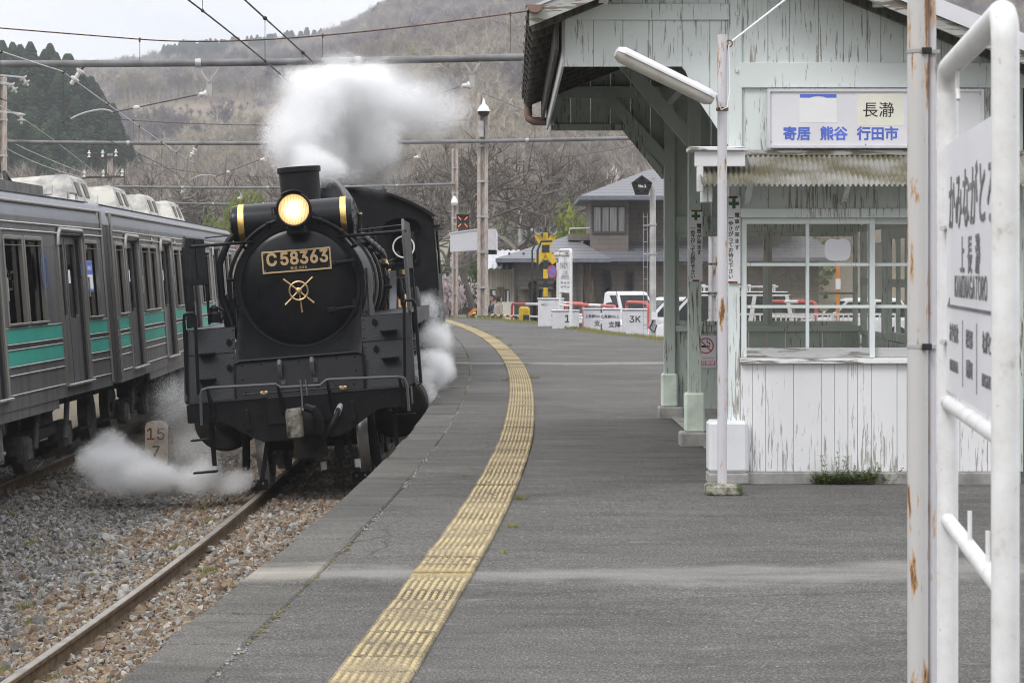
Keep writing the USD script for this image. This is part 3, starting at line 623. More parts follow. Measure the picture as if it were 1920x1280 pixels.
def sash(x0, x1, z0, z1, Y, m, mullions, muntins, wt, wb, ws, wm, glass='window_glass', parent=house, bottom=None, d=0.035):
    w = xf('window', None, parent)
    def pc(nm, a, b, c, e_, mm=m, dd=0.0): put(nm, MB().box(((a + b) / 2, Y + d / 2 + dd, (c + e_) / 2), (b - a, d - 2 * dd, e_ - c), ch=0.003), mm, w)
    pc('stile', x0, x0 + ws, z0, z1); pc('stile', x1 - ws, x1, z0, z1); pc('top_rail', x0 + ws, x1 - ws, z1 - wt, z1); pc('bottom_rail', x0 + ws, x1 - ws, z0, z0 + wb, bottom or m)
    vs = [x0 + ws] + [v for v in mullions] + [x1 - ws]; hs = [z0 + wb] + sorted(muntins) + [z1 - wt]
    for v in mullions: pc('mullion', v - wm / 2, v + wm / 2, z0 + wb, z1 - wt, dd=0.004)
    for hz in muntins: pc('muntin', x0 + ws, x1 - ws, hz - wm / 2, hz + wm / 2, dd=0.007)
    for a, b in zip(vs[:-1], vs[1:]):
        for c, e_ in zip(hs[:-1], hs[1:]): put('pane', MB().box(((a + b) / 2, Y + d / 2, (c + e_) / 2), (b - a - 0.004, 0.003, e_ - c - 0.004), rotm((0, 0, 1), rh.uniform(-0.3, 0.3))), glass, w)
    return w
m1, m2 = fz(496), fz(575)
sash(fx(1390), fx(1641), fz(670), fz(408), YB + 0.002, 'mint_clean', [fx(1514.5)], [m1, m2], 0.045, 0.068, 0.038, 0.024, bottom='grey_wood')
sash(fx(1630), XR - 0.03, fz(670), fz(408), YB + 0.045, 'mint_clean', [fx(1768)], [m1, m2], 0.045, 0.068, 0.038, 0.024, bottom='grey_wood')
beam(XR - 0.03, XR + 0.05, 0.08, 2.9, YB - 0.005, YB + 0.09, 'mint_green', 'corner_post')
e = [1389, 1441, 1493, 1545, 1592, 1639, 1686, 1735, 1785, 1840, 1895]
for a, b in zip(e[:-1], e[1:]): plank(fx(a), fx(b), fz(391), fz(283), YB + 0.004, 'mint_paint')
# awning of corrugated iron
xs = np.arange(fx(1306), XR + 0.2, 0.0055); A, B = [], []
for t in np.linspace(0, 1, 5):
    y, z = YB - 0.02 - 0.40 * t, fz(290) + (2.092 - fz(290)) * t
    zz = z + 0.0105 * np.sin(xs / 0.036 * 2 * np.pi) + 0.004 * (meshkit.fbm(np.stack([xs * 2, 0 * xs + t, 0 * xs], -1), 3) - 0.5)
    A.append(np.stack([xs, 0 * xs + y, zz], -1)); B.append(np.stack([xs, 0 * xs + y, zz - 0.0025], -1))
aw = MB().grid(np.stack(A, 0)).grid(np.stack(B, 0)[::-1]).grid(np.stack([A[-1], B[-1]], 0)); put('awning_sheet', aw, 'corrugated', house, smooth=True)
beam(fx(1300), XR + 0.2, fz(292), fz(282), YB - 0.045, YB - 0.005, 'rake_wood', 'awning_batten')
for x in (1400, 1580, 1760): put('awning_bracket', MB().bar((fx(x), YB - 0.01, fz(380)), (fx(x), YB - 0.30, 2.12), 0.035, 0.035), 'mint_paint', house)
beam(fx(1296), fx(1389), 2.225, 2.335, YB - 0.30, YB - 0.27, 'white_paint', 'bargeboard')
beam(fx(1300), fx(1312), 2.05, 2.225, YB - 0.30, YB - 0.27, 'white_paint', 'bargeboard')
beam(fx(1286), fx(1389), 2.335, 2.363, YB - 0.33, YB - 0.02, 'white_sill', 'awning_cap')
beam(fx(1312), fx(1330), 1.98, 2.09, YB - 0.25, YB - 0.02, 'mint_paint', 'awning_bracket')
# boards behind the sign, frieze and gable
e = [1389, 1440, 1480, 1535, 1582, 1627, 1651, 1695, 1742, 1790, 1842, 1905]
for a, b in zip(e[:-1], e[1:]):
    plank(fx(a), fx(b), fz(283) + 0.002, fz(165), YB + 0.006, 'mint_paint'); plank(fx(a), fx(b), fz(118), 4.0, YB + 0.004, 'mint_paint', clip=gable)
plank(fx(1905), 3.72, fz(118), 4.0, YB + 0.004, 'mint_paint', clip=gable)
beam(fx(1385), XR + 0.12, fz(165), fz(118), YB - 0.022, YB + 0.03, 'mint_clean', 'frieze_board')
arch = sg.Polygon([(fx(1058), fz(125)), (fx(1278), fz(125)), (fx(1286), fz(135)), (fx(1293), fz(152)), (fx(1312), fz(192)), (fx(1346), fz(243)), (fx(1372), fz(283)), (fx(1372), 4.0), (fx(1058), 4.0)]).intersection(gable)
e = [1058, 1113, 1168, 1224, 1279, 1331, 1368]
for a, b in zip(e[:-1], e[1:]): plank(fx(a), fx(b), 2.3, 4.0, YB, 'mint_paint', clip=arch)
beam(fx(1058), fx(1368), fz(38), fz(8), YB - 0.026, YB - 0.002, 'mint_paint', 'gable_beam')
beam(fx(1366), fx(1391), fz(283), 3.62, YB - 0.02, YB - 0.004, 'mint_paint', 'corner_trim')
for z in (fz(30), fz(137)): beam(fx(1378), fx(1384), z, z + 0.025, YB - 0.035, YB - 0.02, 'mint_paint', 'block')
beam(fx(1628), fx(1650), fz(20), fz(4), YB - 0.36, YB, 'mint_paint', 'purlin_end'); beam(fx(1120), fx(1138), fz(12), fz(-6), YB - 0.3, YB, 'white_paint', 'purlin_end')
# roof
def slope_part(name, x0, x1, y0, y1, lo, hi, m, n=2):
    xs = np.linspace(x0, x1, n); z = roof_z(xs); b = MB()
    for i in range(n - 1):
        b.raw([(xs[i], y0, z[i] + lo), (xs[i + 1], y0, z[i + 1] + lo), (xs[i + 1], y1, z[i + 1] + lo), (xs[i], y1, z[i] + lo), (xs[i], y0, z[i] + hi), (xs[i + 1], y0, z[i + 1] + hi), (xs[i + 1], y1, z[i + 1] + hi), (xs[i], y1, z[i] + hi)],
              [[3, 2, 1, 0], [4, 5, 6, 7], [0, 1, 5, 4], [2, 3, 7, 6], [1, 2, 6, 5], [3, 0, 4, 7]])
    return put(name, b, m, house)
for (a, b) in ((0.12, 1.52), (1.52, 4.7)):
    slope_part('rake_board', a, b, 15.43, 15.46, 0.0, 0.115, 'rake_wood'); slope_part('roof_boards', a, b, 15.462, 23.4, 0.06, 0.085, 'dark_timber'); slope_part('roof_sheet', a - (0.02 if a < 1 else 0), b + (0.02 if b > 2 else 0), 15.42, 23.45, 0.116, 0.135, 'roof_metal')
slope_part('verge_trim', 1.52, 4.7, 15.405, 15.419, 0.085, 0.205, 'alu'); slope_part('verge_trim', 1.52, 4.7, 15.42, 15.55, 0.185, 0.205, 'alu')
for y in np.arange(15.7, 23.3, 0.55):
    for a, b in ((0.13, 1.52), (1.52, 4.6)):
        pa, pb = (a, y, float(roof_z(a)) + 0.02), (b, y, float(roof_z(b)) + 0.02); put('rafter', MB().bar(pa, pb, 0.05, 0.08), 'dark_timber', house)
beam(0.352, 0.372, 2.945, 3.28, YB + 0.02, YR + 0.02, 'white_paint', 'eave_board')
beam(0.30, 0.33, 3.05, 3.26, YB - 0.1, YR + 0.2, 'dark_timber', 'eave_board')
# gutter and downpipe
gut = MB(); a = np.linspace(np.pi, 2 * np.pi, 9); ys = np.arange(15.36, 23.2, 0.28)
gut.grid(np.stack([np.stack([0.158 + 0.055 * np.cos(a), 0 * a + y, 3.325 + 0.055 * np.sin(a)], -1) for y in ys], 0)); gut.grid(np.stack([np.stack([0.158 + 0.052 * np.cos(a), 0 * a + y, 3.325 + 0.052 * np.sin(a)], -1) for y in ys], 0)[::-1])
gt = put('gutter', gut, 'copper_gutter', house, smooth=True)
put('gutter_end', MB().poly([(0.158 + 0.055 * math.cos(t), 3.325 + 0.055 * math.sin(t)) for t in a], (0, 15.36, 0), UX, UZ, -0.01), 'copper_gutter', house)
for y in np.arange(15.5, 23.0, 0.62):
    put('gutter_band', MB().tube([(0.158 + 0.060 * math.cos(t), y, 3.325 + 0.060 * math.sin(t)) for t in np.linspace(np.pi * 0.95, 2.05 * np.pi, 12)], 0.006, 5), 'ink_grey', house)
put('downpipe', MB().tube([(0.165, 23.0, 3.28), (0.165, 23.0, 3.10), (0.175, 22.99, 3.06), (0.22, 22.97, 3.035), (0.37, 22.97, 3.03)], 0.042, 10), 'copper_gutter', house, smooth=40)
put('downpipe', MB().cyl((0.22, 22.968, 3.034), (0.43, 22.968, 3.028), 0.035, 10), 'pale_green_block', house, smooth=40)
# posts, braces and ties of the porch
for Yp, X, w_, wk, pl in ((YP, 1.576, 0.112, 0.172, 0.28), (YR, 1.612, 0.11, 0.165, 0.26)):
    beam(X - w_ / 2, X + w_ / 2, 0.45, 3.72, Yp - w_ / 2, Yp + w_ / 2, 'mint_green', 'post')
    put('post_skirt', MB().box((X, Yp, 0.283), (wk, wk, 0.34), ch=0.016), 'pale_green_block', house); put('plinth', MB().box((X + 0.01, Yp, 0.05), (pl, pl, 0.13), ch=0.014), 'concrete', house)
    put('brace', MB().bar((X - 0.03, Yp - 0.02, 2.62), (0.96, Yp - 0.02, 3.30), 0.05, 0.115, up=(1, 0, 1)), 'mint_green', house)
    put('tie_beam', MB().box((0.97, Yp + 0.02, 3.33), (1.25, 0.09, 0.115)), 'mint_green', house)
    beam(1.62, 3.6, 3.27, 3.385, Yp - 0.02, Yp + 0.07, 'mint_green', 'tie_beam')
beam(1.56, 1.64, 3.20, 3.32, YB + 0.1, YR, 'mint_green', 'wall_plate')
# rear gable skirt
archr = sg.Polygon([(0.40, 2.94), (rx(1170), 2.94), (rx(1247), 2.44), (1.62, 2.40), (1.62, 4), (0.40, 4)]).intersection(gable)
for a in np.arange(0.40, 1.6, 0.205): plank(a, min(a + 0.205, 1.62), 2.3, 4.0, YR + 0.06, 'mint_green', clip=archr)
beam(0.40, rx(1172), 2.94, 3.01, YR + 0.03, YR + 0.058, 'mint_green', 'skirt_rail')
put('skirt_rail', MB().bar((rx(1170), YR + 0.044, 2.98), (rx(1247), YR + 0.044, 2.46), 0.03, 0.07, up=(1, 0, 1)), 'mint_green', house)
# rear wall with its windows
XW = 3.57
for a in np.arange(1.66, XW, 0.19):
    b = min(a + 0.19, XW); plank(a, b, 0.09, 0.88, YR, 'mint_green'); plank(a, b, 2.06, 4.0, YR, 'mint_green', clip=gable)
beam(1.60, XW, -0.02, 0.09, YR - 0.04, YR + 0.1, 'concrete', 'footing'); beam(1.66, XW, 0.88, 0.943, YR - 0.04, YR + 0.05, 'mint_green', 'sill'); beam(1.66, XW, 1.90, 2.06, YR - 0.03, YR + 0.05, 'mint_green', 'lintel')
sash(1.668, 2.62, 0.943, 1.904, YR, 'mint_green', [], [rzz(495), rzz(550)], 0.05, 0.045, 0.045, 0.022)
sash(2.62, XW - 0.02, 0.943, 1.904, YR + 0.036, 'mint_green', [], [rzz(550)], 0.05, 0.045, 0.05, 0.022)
# right wall with a glazed sliding door
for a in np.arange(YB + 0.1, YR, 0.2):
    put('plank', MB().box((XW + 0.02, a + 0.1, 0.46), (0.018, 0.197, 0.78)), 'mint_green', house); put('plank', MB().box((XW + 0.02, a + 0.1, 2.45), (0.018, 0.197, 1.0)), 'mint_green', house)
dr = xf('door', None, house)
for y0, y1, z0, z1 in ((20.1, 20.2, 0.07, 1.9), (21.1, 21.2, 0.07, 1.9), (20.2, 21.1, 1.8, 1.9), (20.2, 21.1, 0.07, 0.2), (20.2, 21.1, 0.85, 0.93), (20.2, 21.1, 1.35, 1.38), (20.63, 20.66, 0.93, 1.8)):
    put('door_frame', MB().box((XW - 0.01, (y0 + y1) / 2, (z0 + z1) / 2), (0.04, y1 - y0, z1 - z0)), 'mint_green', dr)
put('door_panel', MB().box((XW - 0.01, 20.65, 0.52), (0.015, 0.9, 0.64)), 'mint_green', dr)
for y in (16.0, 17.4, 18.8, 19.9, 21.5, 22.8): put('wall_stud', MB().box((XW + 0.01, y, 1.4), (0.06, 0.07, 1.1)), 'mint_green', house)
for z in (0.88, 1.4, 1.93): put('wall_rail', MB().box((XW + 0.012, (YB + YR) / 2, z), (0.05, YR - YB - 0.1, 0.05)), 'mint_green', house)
put('floor', MB().raw([(1.62, YB + 0.05, 0.012), (XW, YB + 0.05, 0.012), (XW, YR, 0.012), (1.62, YR, 0.012)], [[0, 1, 2, 3]]), 'concrete', house)
# poster hanging by the door and a pale sticker on a pane
tag(put('poster', MB().box((XW - 0.02, 21.7, 1.5), (0.004, 0.42, 0.55)), 'sign_cream'), 'faded poster on the inner wall beside the sliding door', 'poster')
th = np.linspace(0, 2 * np.pi, 40)[:-1]; r = 0.97 / (np.abs(np.cos(th)) ** 3.4 + np.abs(np.sin(th)) ** 3.4) ** (1 / 3.4) - 0.12 * np.exp(-((th - np.pi / 2) / 0.25) ** 2)
tag(put('window_sticker', MB().poly([(fx(1571) + 0.095 * a * math.cos(t), fz(468) + 0.082 * a * math.sin(t)) for t, a in zip(th, r)], (0, YB + 0.013, 0), UX, UZ, 0.0012), 'sign_white'), 'pale rounded sticker on the upper right pane of the front window', 'sticker')

# signs on the waiting room
s = thing('destination_board', 'long white board with blue place names above the awning', 'sign board')
x0, x1, z0, z1 = fx(1437), fx(1842), fz(279), fz(168)
put('panel', MB().box(((x0 + x1) / 2, YB - 0.045, (z0 + z1) / 2), (x1 - x0 - 0.02, 0.02, z1 - z0 - 0.02)), 'sign_white', s)
for nm, a, b, c, d in (('frame_side', x0, x0 + 0.022, z0, z1), ('frame_side', x1 - 0.022, x1, z0, z1), ('frame_edge', x0 + 0.022, x1 - 0.022, z0, z0 + 0.022), ('frame_edge', x0 + 0.022, x1 - 0.022, z1 - 0.022, z1)):
    put(nm, MB().box(((a + b) / 2, YB - 0.05, (c + d) / 2), (b - a, 0.036, d - c), ch=0.003), 'alu', s)
NY = YB - 0.0555
def flat(x0, y0, x1, y1, d=0.001): return MB().box(((fx(x0) + fx(x1)) / 2, NY - d / 2, (fz(y0) + fz(y1)) / 2), (fx(x1) - fx(x0), d, fz(y0) - fz(y1)))
put('paper_patch', flat(1497, 185, 1567, 231), 'sign_paper', s)
bl = sg.box(fx(1498), fz(185), fx(1566), fz(178)).difference(affinity.scale(sg.Point(fx(1532), fz(187)).buffer(1), 0.062, 0.020)); put('blue_strip', MB().poly(bl, (0, NY, 0), UX, UZ, 0.0012), 'ink_blue', s)
put('cream_patch', flat(1606, 177, 1692, 237), 'sign_cream', s)
def stext(chs, xs, yb, h, m, parent, Y=NY, bold=0, conv=(fx, fz)):
    b = MB()
    for c, x in zip(chs, xs): text(b, c, (conv[0](x), Y, conv[1](yb)), UX, UZ, h, 0.0015, bold)
    return put('lettering', b, m, parent)
stext('長瀞', (1614.5, 1645), 218, 0.113, 'ink_black', s, NY - 0.001)
stext('寄居熊谷行田市', (1466, 1492, 1535, 1561, 1604, 1630, 1656), 261, 0.099, 'ink_blue', s, bold=3)
for x, y in ((1444, 176), (1444, 267), (1620, 272), (1700, 273), (1834, 178), (1834, 270)): put('screw', MB().lathe([(0.004, 0), (0.004, 0.003), (0, 0.004)], (fx(x), YB - 0.068, fz(y)), (0, -1, 0), 8), 'ink_grey', s)

def enamel(label, x0, x1, z0, z1, Y):
    p = thing('warning_plate', label, 'sign', group='upright enamel warning plates')
    cx, w = (x0 + x1) / 2, x1 - x0; put('plate', MB().box((cx, Y, (z0 + z1) / 2), (w, 0.004, z1 - z0)), 'enamel', p)
    zc = z1 - 0.052; a, t = 0.036, 0.012; yy = Y - 0.002
    put('green_cross', MB().poly(sg.box(cx - a, zc - t, cx + a, zc + t).union(sg.box(cx - t, zc - a, cx + t, zc + a)), (0, yy, 0), UX, UZ, 0.001), 'ink_green', p)
    b = MB(); hh = w * 0.40; L = (z1 - z0 - 0.16)
    text(b, '電車が来ます', (cx + w * 0.24, yy, z1 - 0.115), UX, UZ, hh, 0.001, 2, gap=L * 0.60 / 6 / hh - 1.0, vertical=True)
    text(b, '一歩さがってお待ち下さい', (cx - w * 0.24, yy, z1 - 0.135), UX, UZ, hh, 0.001, 2, gap=L * 0.99 / 12 / hh - 1.0, vertical=True)
    put('lettering', b, 'ink_black', p)
    for zz in (z0 + 0.008, z1 - 0.008): put('rust_edge', MB().box((cx + rh.uniform(-0.01, 0.01), Y - 0.0016, zz), (w * rh.uniform(0.5, 0.9), 0.002, 0.014)), 'rust', p)
enamel('upright white enamel plate with green cross on the middle porch post', 1.527, 1.640, 1.41, 2.025, YP - 0.059)
enamel('upright white enamel plate with green cross on the corner post beside the front window', 1.522, 1.614, 1.412, 2.028, YB - 0.022)
p = thing('no_smoking_sign', 'white no smoking sign with red ring on the rear wall', 'sign')
cx, zc = 1.985, 0.735; Ys_ = YR - 0.01
put('plate', MB().box((cx, Ys_, 0.675), (0.215, 0.004, 0.33)), 'sign_white', p)
put('red_ring', MB().poly(sg.Point(cx, zc).buffer(0.082).difference(sg.Point(cx, zc).buffer(0.068)).union(sg.LineString([(cx - 0.055, zc + 0.055), (cx + 0.055, zc - 0.055)]).buffer(0.007)), (0, Ys_ - 0.002, 0), UX, UZ, 0.0012), 'ink_red', p)
put('cigarette', MB().poly(sg.box(cx - 0.055, zc - 0.017, cx + 0.025, zc + 0.003).union(sg.box(cx + 0.03, zc - 0.017, cx + 0.038, zc + 0.003)).union(sg.LineString([(cx + 0.04, zc + 0.01), (cx + 0.04, zc + 0.03), (cx + 0.01, zc + 0.035), (cx + 0.015, zc + 0.055)]).buffer(0.004)), (0, Ys_ - 0.002, 0), UX, UZ, 0.001), 'ink_black', p)
put('red_band', MB().box((cx, Ys_ - 0.0025, 0.555), (0.19, 0.001, 0.05)), 'ink_red', p)
b = MB(); text(b, '終日禁煙', (cx, Ys_ - 0.003, 0.540), UX, UZ, 0.044, 0.001, 2, anchor='c'); put('lettering', b, 'sign_white', p)
b = MB(); text(b, 'NO SMOKING', (cx, Ys_ - 0.002, 0.600), UX, UZ, 0.026, 0.001, anchor='c'); put('lettering', b, 'ink_red', p)

# lamp post beside the corner
def rusty(name, base, amount, scale=4.0, stretch=(10, 10, 2.2), rough=0.5):
    return mat(name, {'g': ('geometry', {}), 'map': ('mapping', {'scale': stretch}), 'n': ('noise_texture', {'scale': scale * 0.35, 'detail': 7.0, 'roughness': 0.65}), 'big': ('noise_texture', {'scale': 1.6, 'detail': 2.0}),
        's': ('math', {'math_type': 'multiply_add', 'value2': 0.35}), 'r': ('rgb_ramp', {'ramp': [(0.0, base), (0.72 - amount, np.array(base) * 0.9), (0.76 - amount, (0.42, 0.27, 0.14)), (0.80 - amount, (0.17, 0.075, 0.03))]}),
        'p': ('principled_bsdf', {'roughness': rough, 'specular_ior_level': 0.4}), 'b': ('bump', {'strength': 0.3, 'distance': 0.004})},
        [('g.position', 'map.vector'), ('map.vector', 'n.vector'), ('g.position', 'big.vector'), ('big.fac', 's.value1'), ('n.fac', 's.value3'), ('s.value', 'r.fac'), ('r.color', 'p.base_color'), ('n.fac', 'b.height'), ('b.normal', 'p.normal')])
rusty('pole_paint', (0.56, 0.55, 0.58), -0.035)
rusty('pole_rusty', (0.52, 0.505, 0.50), 0.015, stretch=(14, 14, 3))
mat('white_pipe', {'g': ('geometry', {}), 'n': ('noise_texture', {'scale': 9.0, 'detail': 9.0, 'roughness': 0.72}), 'n2': ('noise_texture', {'scale': 75.0, 'detail': 3.0}), 'r': ('rgb_ramp', {'ramp': [(0.30, (0.40, 0.385, 0.36)), (0.40, (0.60, 0.595, 0.59)), (0.62, (0.69, 0.69, 0.705))]}), 'f': ('map_range', {'from_min': 0.68, 'from_max': 0.74, 'to_min': 0.0, 'to_max': 0.5, 'clamp': True}), 'm': ('mix', {'color2': (0.33, 0.29, 0.24)}), 'b': ('bump', {'strength': 0.25, 'distance': 0.003}), 'p': ('principled_bsdf', {'roughness': 0.45, 'specular_ior_level': 0.4})}, [('g.position', 'n.vector'), ('g.position', 'n2.vector'), ('n.fac', 'r.fac'), ('r.color', 'm.color1'), ('n2.fac', 'f.value'), ('f.result', 'm.fac'), ('m.color', 'p.base_color'), ('n.fac', 'b.height'), ('b.normal', 'p.normal')])
plain('lamp_shell', (0.68, 0.68, 0.74), 0.35, var=0.04)
mat('lamp_lens', {'g': ('geometry', {}), 'n': ('noise_texture', {'scale': 6.0, 'detail': 4.0}), 'r': ('rgb_ramp', {'ramp': [(0.3, (0.36, 0.34, 0.31)), (0.7, (0.55, 0.53, 0.50))]}), 'p': ('principled_bsdf', {'roughness': 0.3, 'subsurface_weight': 0.0})}, [('g.position', 'n.vector'), ('n.fac', 'r.fac'), ('r.color', 'p.base_color')])
lp = thing('lamp_post', 'slim rust stained lamp post with a slanting fluorescent lamp', 'lamp post', (1.417, 15.1, 0))
put('pole', MB().tube([(0, 0, 0.02), (0, 0, 0.6), (0, 0, 1.3), (0, 0, 2.0), (0, 0, 2.6), (0, 0, 3.09)], 0.0325, 16), 'pole_paint', lp, smooth=60)
tag(put('pole_foot', MB().box((1.425, 15.1, 0.03), (0.245, 0.22, 0.085), ch=0.02), 'mossy_concrete'), 'mossy square concrete foot of the lamp post', 'concrete foot')
A_, B_ = at(1337, 186, 15.02) - (1.417, 15.1, 0), at(1156, 97, 14.92) - (1.417, 15.1, 0)
ax = (B_ - A_); L = np.linalg.norm(ax); ax /= L; sd = np.cross(ax, (0, 0, 1)); sd /= np.linalg.norm(sd); up = np.cross(sd, ax)
if up[2] < 0: up, sd = -up, -sd
def shell(prof, n=18):
    P = []
    for t in np.linspace(0, 1, n):
        k = min(1, math.sqrt(max(0, 1 - (max(0, abs(t - 0.5) - 0.44) / 0.06) ** 2)) * 0.35 + 0.65); P.append([A_ + ax * t * L + sd * a * k + up * b * k for a, b in prof])
    m = MB().grid(np.array(P)); P = np.array(P)
    for q in (P[0], P[-1]): m.raw(np.vstack([q, q.mean(0)]), [[i, (i + 1) % len(q), len(q)] for i in range(len(q))])
    return m
t = np.linspace(0, np.pi, 9)
put('lamp_shell', shell([(0.075 * math.cos(a), 0.012 + 0.042 * math.sin(a)) for a in t]), 'lamp_shell', lp, smooth=50)
put('lamp_lens', shell([(0.070 * math.cos(a), -0.060 * math.sin(a) ** 0.8) for a in t]), 'lamp_lens', lp, smooth=50)
put('lamp_rim', MB().add(trimesh.Trimesh(*shell([(0.079, 0.0), (0.079, 0.014), (-0.079, 0.014), (-0.079, 0.0), (0.079, 0.0)]).get(), process=False)), 'enamel', lp)
put('lamp_arm', MB().tube([A_ + ax * 0.16 + up * 0.05, A_ + up * 0.035 - ax * 0.01, (-0.03, -0.03, float(A_[2]) - 0.02), (-0.028, -0.01, float(A_[2]) - 0.07)], 0.011, 8), 'enamel', lp)
put('clamp', MB().lathe([(0.034, 0), (0.042, 0.003), (0.042, 0.022), (0.034, 0.025)], (0, 0, float(A_[2]) - 0.075), n=16), 'rust', lp)
put('wire', MB().tube([(-0.03, -0.045, float(A_[2]) - 0.03), (-0.01, -0.05, float(A_[2]) - 0.07), (0.03, -0.045, float(A_[2]) - 0.05), (0.05, -0.03, float(A_[2]) + 0.06), (0.042, -0.02, 3.02)], 0.005, 6), 'enamel', lp)
put('ring', MB().ring((0.045, -0.01, 3.03), (0, 1, 0), 0.022, 0.005, 16, 6), 'rust', lp)
tag(put('stay_rod', MB().cyl((1.482, 15.08, 3.045), at(1600, -100, 15.35), 0.0075, 8), 'enamel'), 'thin white stay rod rising from the lamp post to the gable', 'rod')

# weeds along the footing
def weed_mesh(r, n, h):
    lf, st = MB(), MB()
    for i in range(n):
        a = r.uniform(0, 2 * np.pi); b = np.array([math.cos(a), math.sin(a) * 0.4, 0]) * r.uniform(0, 0.11); hh = h * r.uniform(0.3, 1); tip = b + np.array([math.cos(a) * 0.06, -0.02, hh]); st.tube([b, (b + tip) / 2 + (0.008, 0, 0), tip], 0.0016, 3)
        for t in np.linspace(0.3, 1, 5):
            p = b + (tip - b) * t
            for q in range(4):
                aa = r.uniform(0, 2 * np.pi); s = r.uniform(0.008, 0.018); d = np.array([math.cos(aa), math.sin(aa), r.uniform(-0.3, 0.4)]); w = np.cross(d, (0, 0, 1)); w /= np.linalg.norm(w)
                lf.raw([p, p + d * s + w * s * 0.45, p + d * s * 1.9, p + d * s - w * s * 0.45], [[0, 1, 2], [0, 2, 3]])
    return lf, st
plain('stem', (0.17, 0.12, 0.06), 0.8)
leafy('weed_leaf', (0.22, 0.34, 0.06), (0.09, 0.16, 0.03), 8)
for i, (x, n_, h, lab) in enumerate(((1545, 30, 0.10, 'low leafy weed at the left end of the weeds under the white boards'), (1568, 7, 0.24, 'tall thin weed standing against the white boards'), (1590, 26, 0.12, 'bushy weed in the middle of those along the footing'), (1612, 16, 0.17, 'upright weed with whorled leaves along the footing'), (1648, 8, 0.13, 'small thin weed at the right end of those along the footing'))):
    w = thing('weed', lab, 'weed', (fx(x), YB - 0.06, 0.0), group='weeds along the footing'); l, s_ = weed_mesh(rh, n_, h); put('leaves', l, 'weed_leaf', w); put('stems', s_, 'stem', w)
# small grass tufts along the paving and across the platform's far edge
tf = MB()
def tuft(x, y, r, h, n):
    for i in range(n):
        a = rh.uniform(0, 2 * np.pi); b = np.array([x, y, 0.0]) + np.array([math.cos(a), math.sin(a), 0]) * rh.uniform(0, r); t_ = b + np.array([math.cos(a) * h * 0.7, math.sin(a) * h * 0.7, h * rh.uniform(0.4, 1)]); w = np.array([-math.sin(a), math.cos(a), 0]) * 0.003; tf.raw([b - w, b + w, t_], [[0, 1, 2]])
for yy, o, r, h, n_ in ((14.8, 1.17, 0.06, 0.05, 60), (13.2, 1.19, 0.05, 0.04, 40), (12.0, 1.20, 0.03, 0.03, 20), (16.4, 0.72, 0.04, 0.03, 20), (30.7, 0.84, 0.08, 0.06, 60), (31.3, 1.24, 0.09, 0.06, 70), (36, 1.27, 0.1, 0.05, 50), (40, 1.25, 0.15, 0.06, 60), (45, 1.26, 0.2, 0.06, 80), (50, 1.26, 0.25, 0.07, 90), (55, 1.27, 0.3, 0.08, 90), (60, 1.27, 0.35, 0.08, 90)): tuft(*edge(yy, o), r, h, n_)
tag(put('grass_tufts', tf, 'dry_grass'), 'short grass tufts growing beside the yellow paving', 'grass', kind='stuff')
tf = MB()
for i in range(5200):
    yy = rh.uniform(40, 73); xx = float(right_edge(yy)) - abs(rh.normal(0, 0.28)); a = rh.uniform(0, 6.28); h = rh.uniform(0.02, 0.09); w = 0.006
    tf.raw([(xx - w, yy, 0), (xx + w, yy, 0), (xx + math.cos(a) * 0.05, yy + math.sin(a) * 0.05, h)], [[0, 1, 2]])
tag(put('edge_grass', tf, 'dry_grass'), 'yellowish grass along the far right edge of the platform', 'grass', kind='stuff')

# weeds in the ballast
tf = MB()
for i in range(46):
    d_ = rh.uniform(-5.2, -0.5) if i > 8 else rh.uniform(-3.2, -2.1); yy = rh.uniform(13.5, 25); x_, y_ = edge(yy, d_); zb = float(np.interp(d_, [-13, -8.0, -7.0, -5.0, -4.0, -3.2, -2.3, -0.4, 0], [-1.62, -1.44, -1.33, -1.17, -1.28, -1.25, -1.155, -1.01, -1.0])) + 0.01; R_ = rh.uniform(0.02, 0.13); hh = rh.uniform(0.02, 0.07)
    for k in range(int(120 * R_ / 0.1)):
        a = rh.uniform(0, 6.28); b0 = np.array([x_ + math.cos(a) * R_ * rh.random(), y_ + math.sin(a) * R_ * 1.6 * rh.random(), zb]); a = rh.uniform(0, 6.28); w_ = np.array([-math.sin(a), math.cos(a), 0]) * 0.004; tf.raw([b0 - w_, b0 + w_, b0 + (math.cos(a) * hh * 0.6, math.sin(a) * hh * 0.6, hh * rh.uniform(0.4, 1))], [[0, 1, 2]])
tag(put('ballast_weeds', tf, 'dry_grass'), 'thin yellow green weeds growing between the ballast stones', 'weeds', kind='stuff')
# ---------------------------------------------------------------- steam locomotive
def shiny(name, col, rough, metal=0.0, dust=(0.06, 0.06, 0.06), amt=0.25, scale=5.0, spec=0.5, bump=0.05):
    return mat(name, {'g': ('geometry', {}), 'n': ('noise_texture', {'scale': scale, 'detail': 6.0, 'roughness': 0.65}), 'r': ('rgb_ramp', {'ramp': [(0.42, (0, 0, 0)), (0.75, (amt, amt, amt))]}), 'm': ('mix', {'color1': col, 'color2': dust}),
        'rr': ('math', {'math_type': 'multiply_add', 'value2': 0.35, 'value3': rough - 0.16}), 'n2': ('noise_texture', {'scale': 2.2, 'detail': 2.0}), 'b': ('bump', {'strength': bump, 'distance': 0.02}), 'p': ('principled_bsdf', {'metallic': metal, 'specular_ior_level': spec})},
        [('g.position', 'n.vector'), ('g.position', 'n2.vector'), ('n.fac', 'r.fac'), ('r.color', 'm.fac'), ('m.color', 'p.base_color'), ('n.fac', 'rr.value1'), ('rr.value', 'p.roughness'), ('n2.fac', 'b.height'), ('b.normal', 'p.normal')])
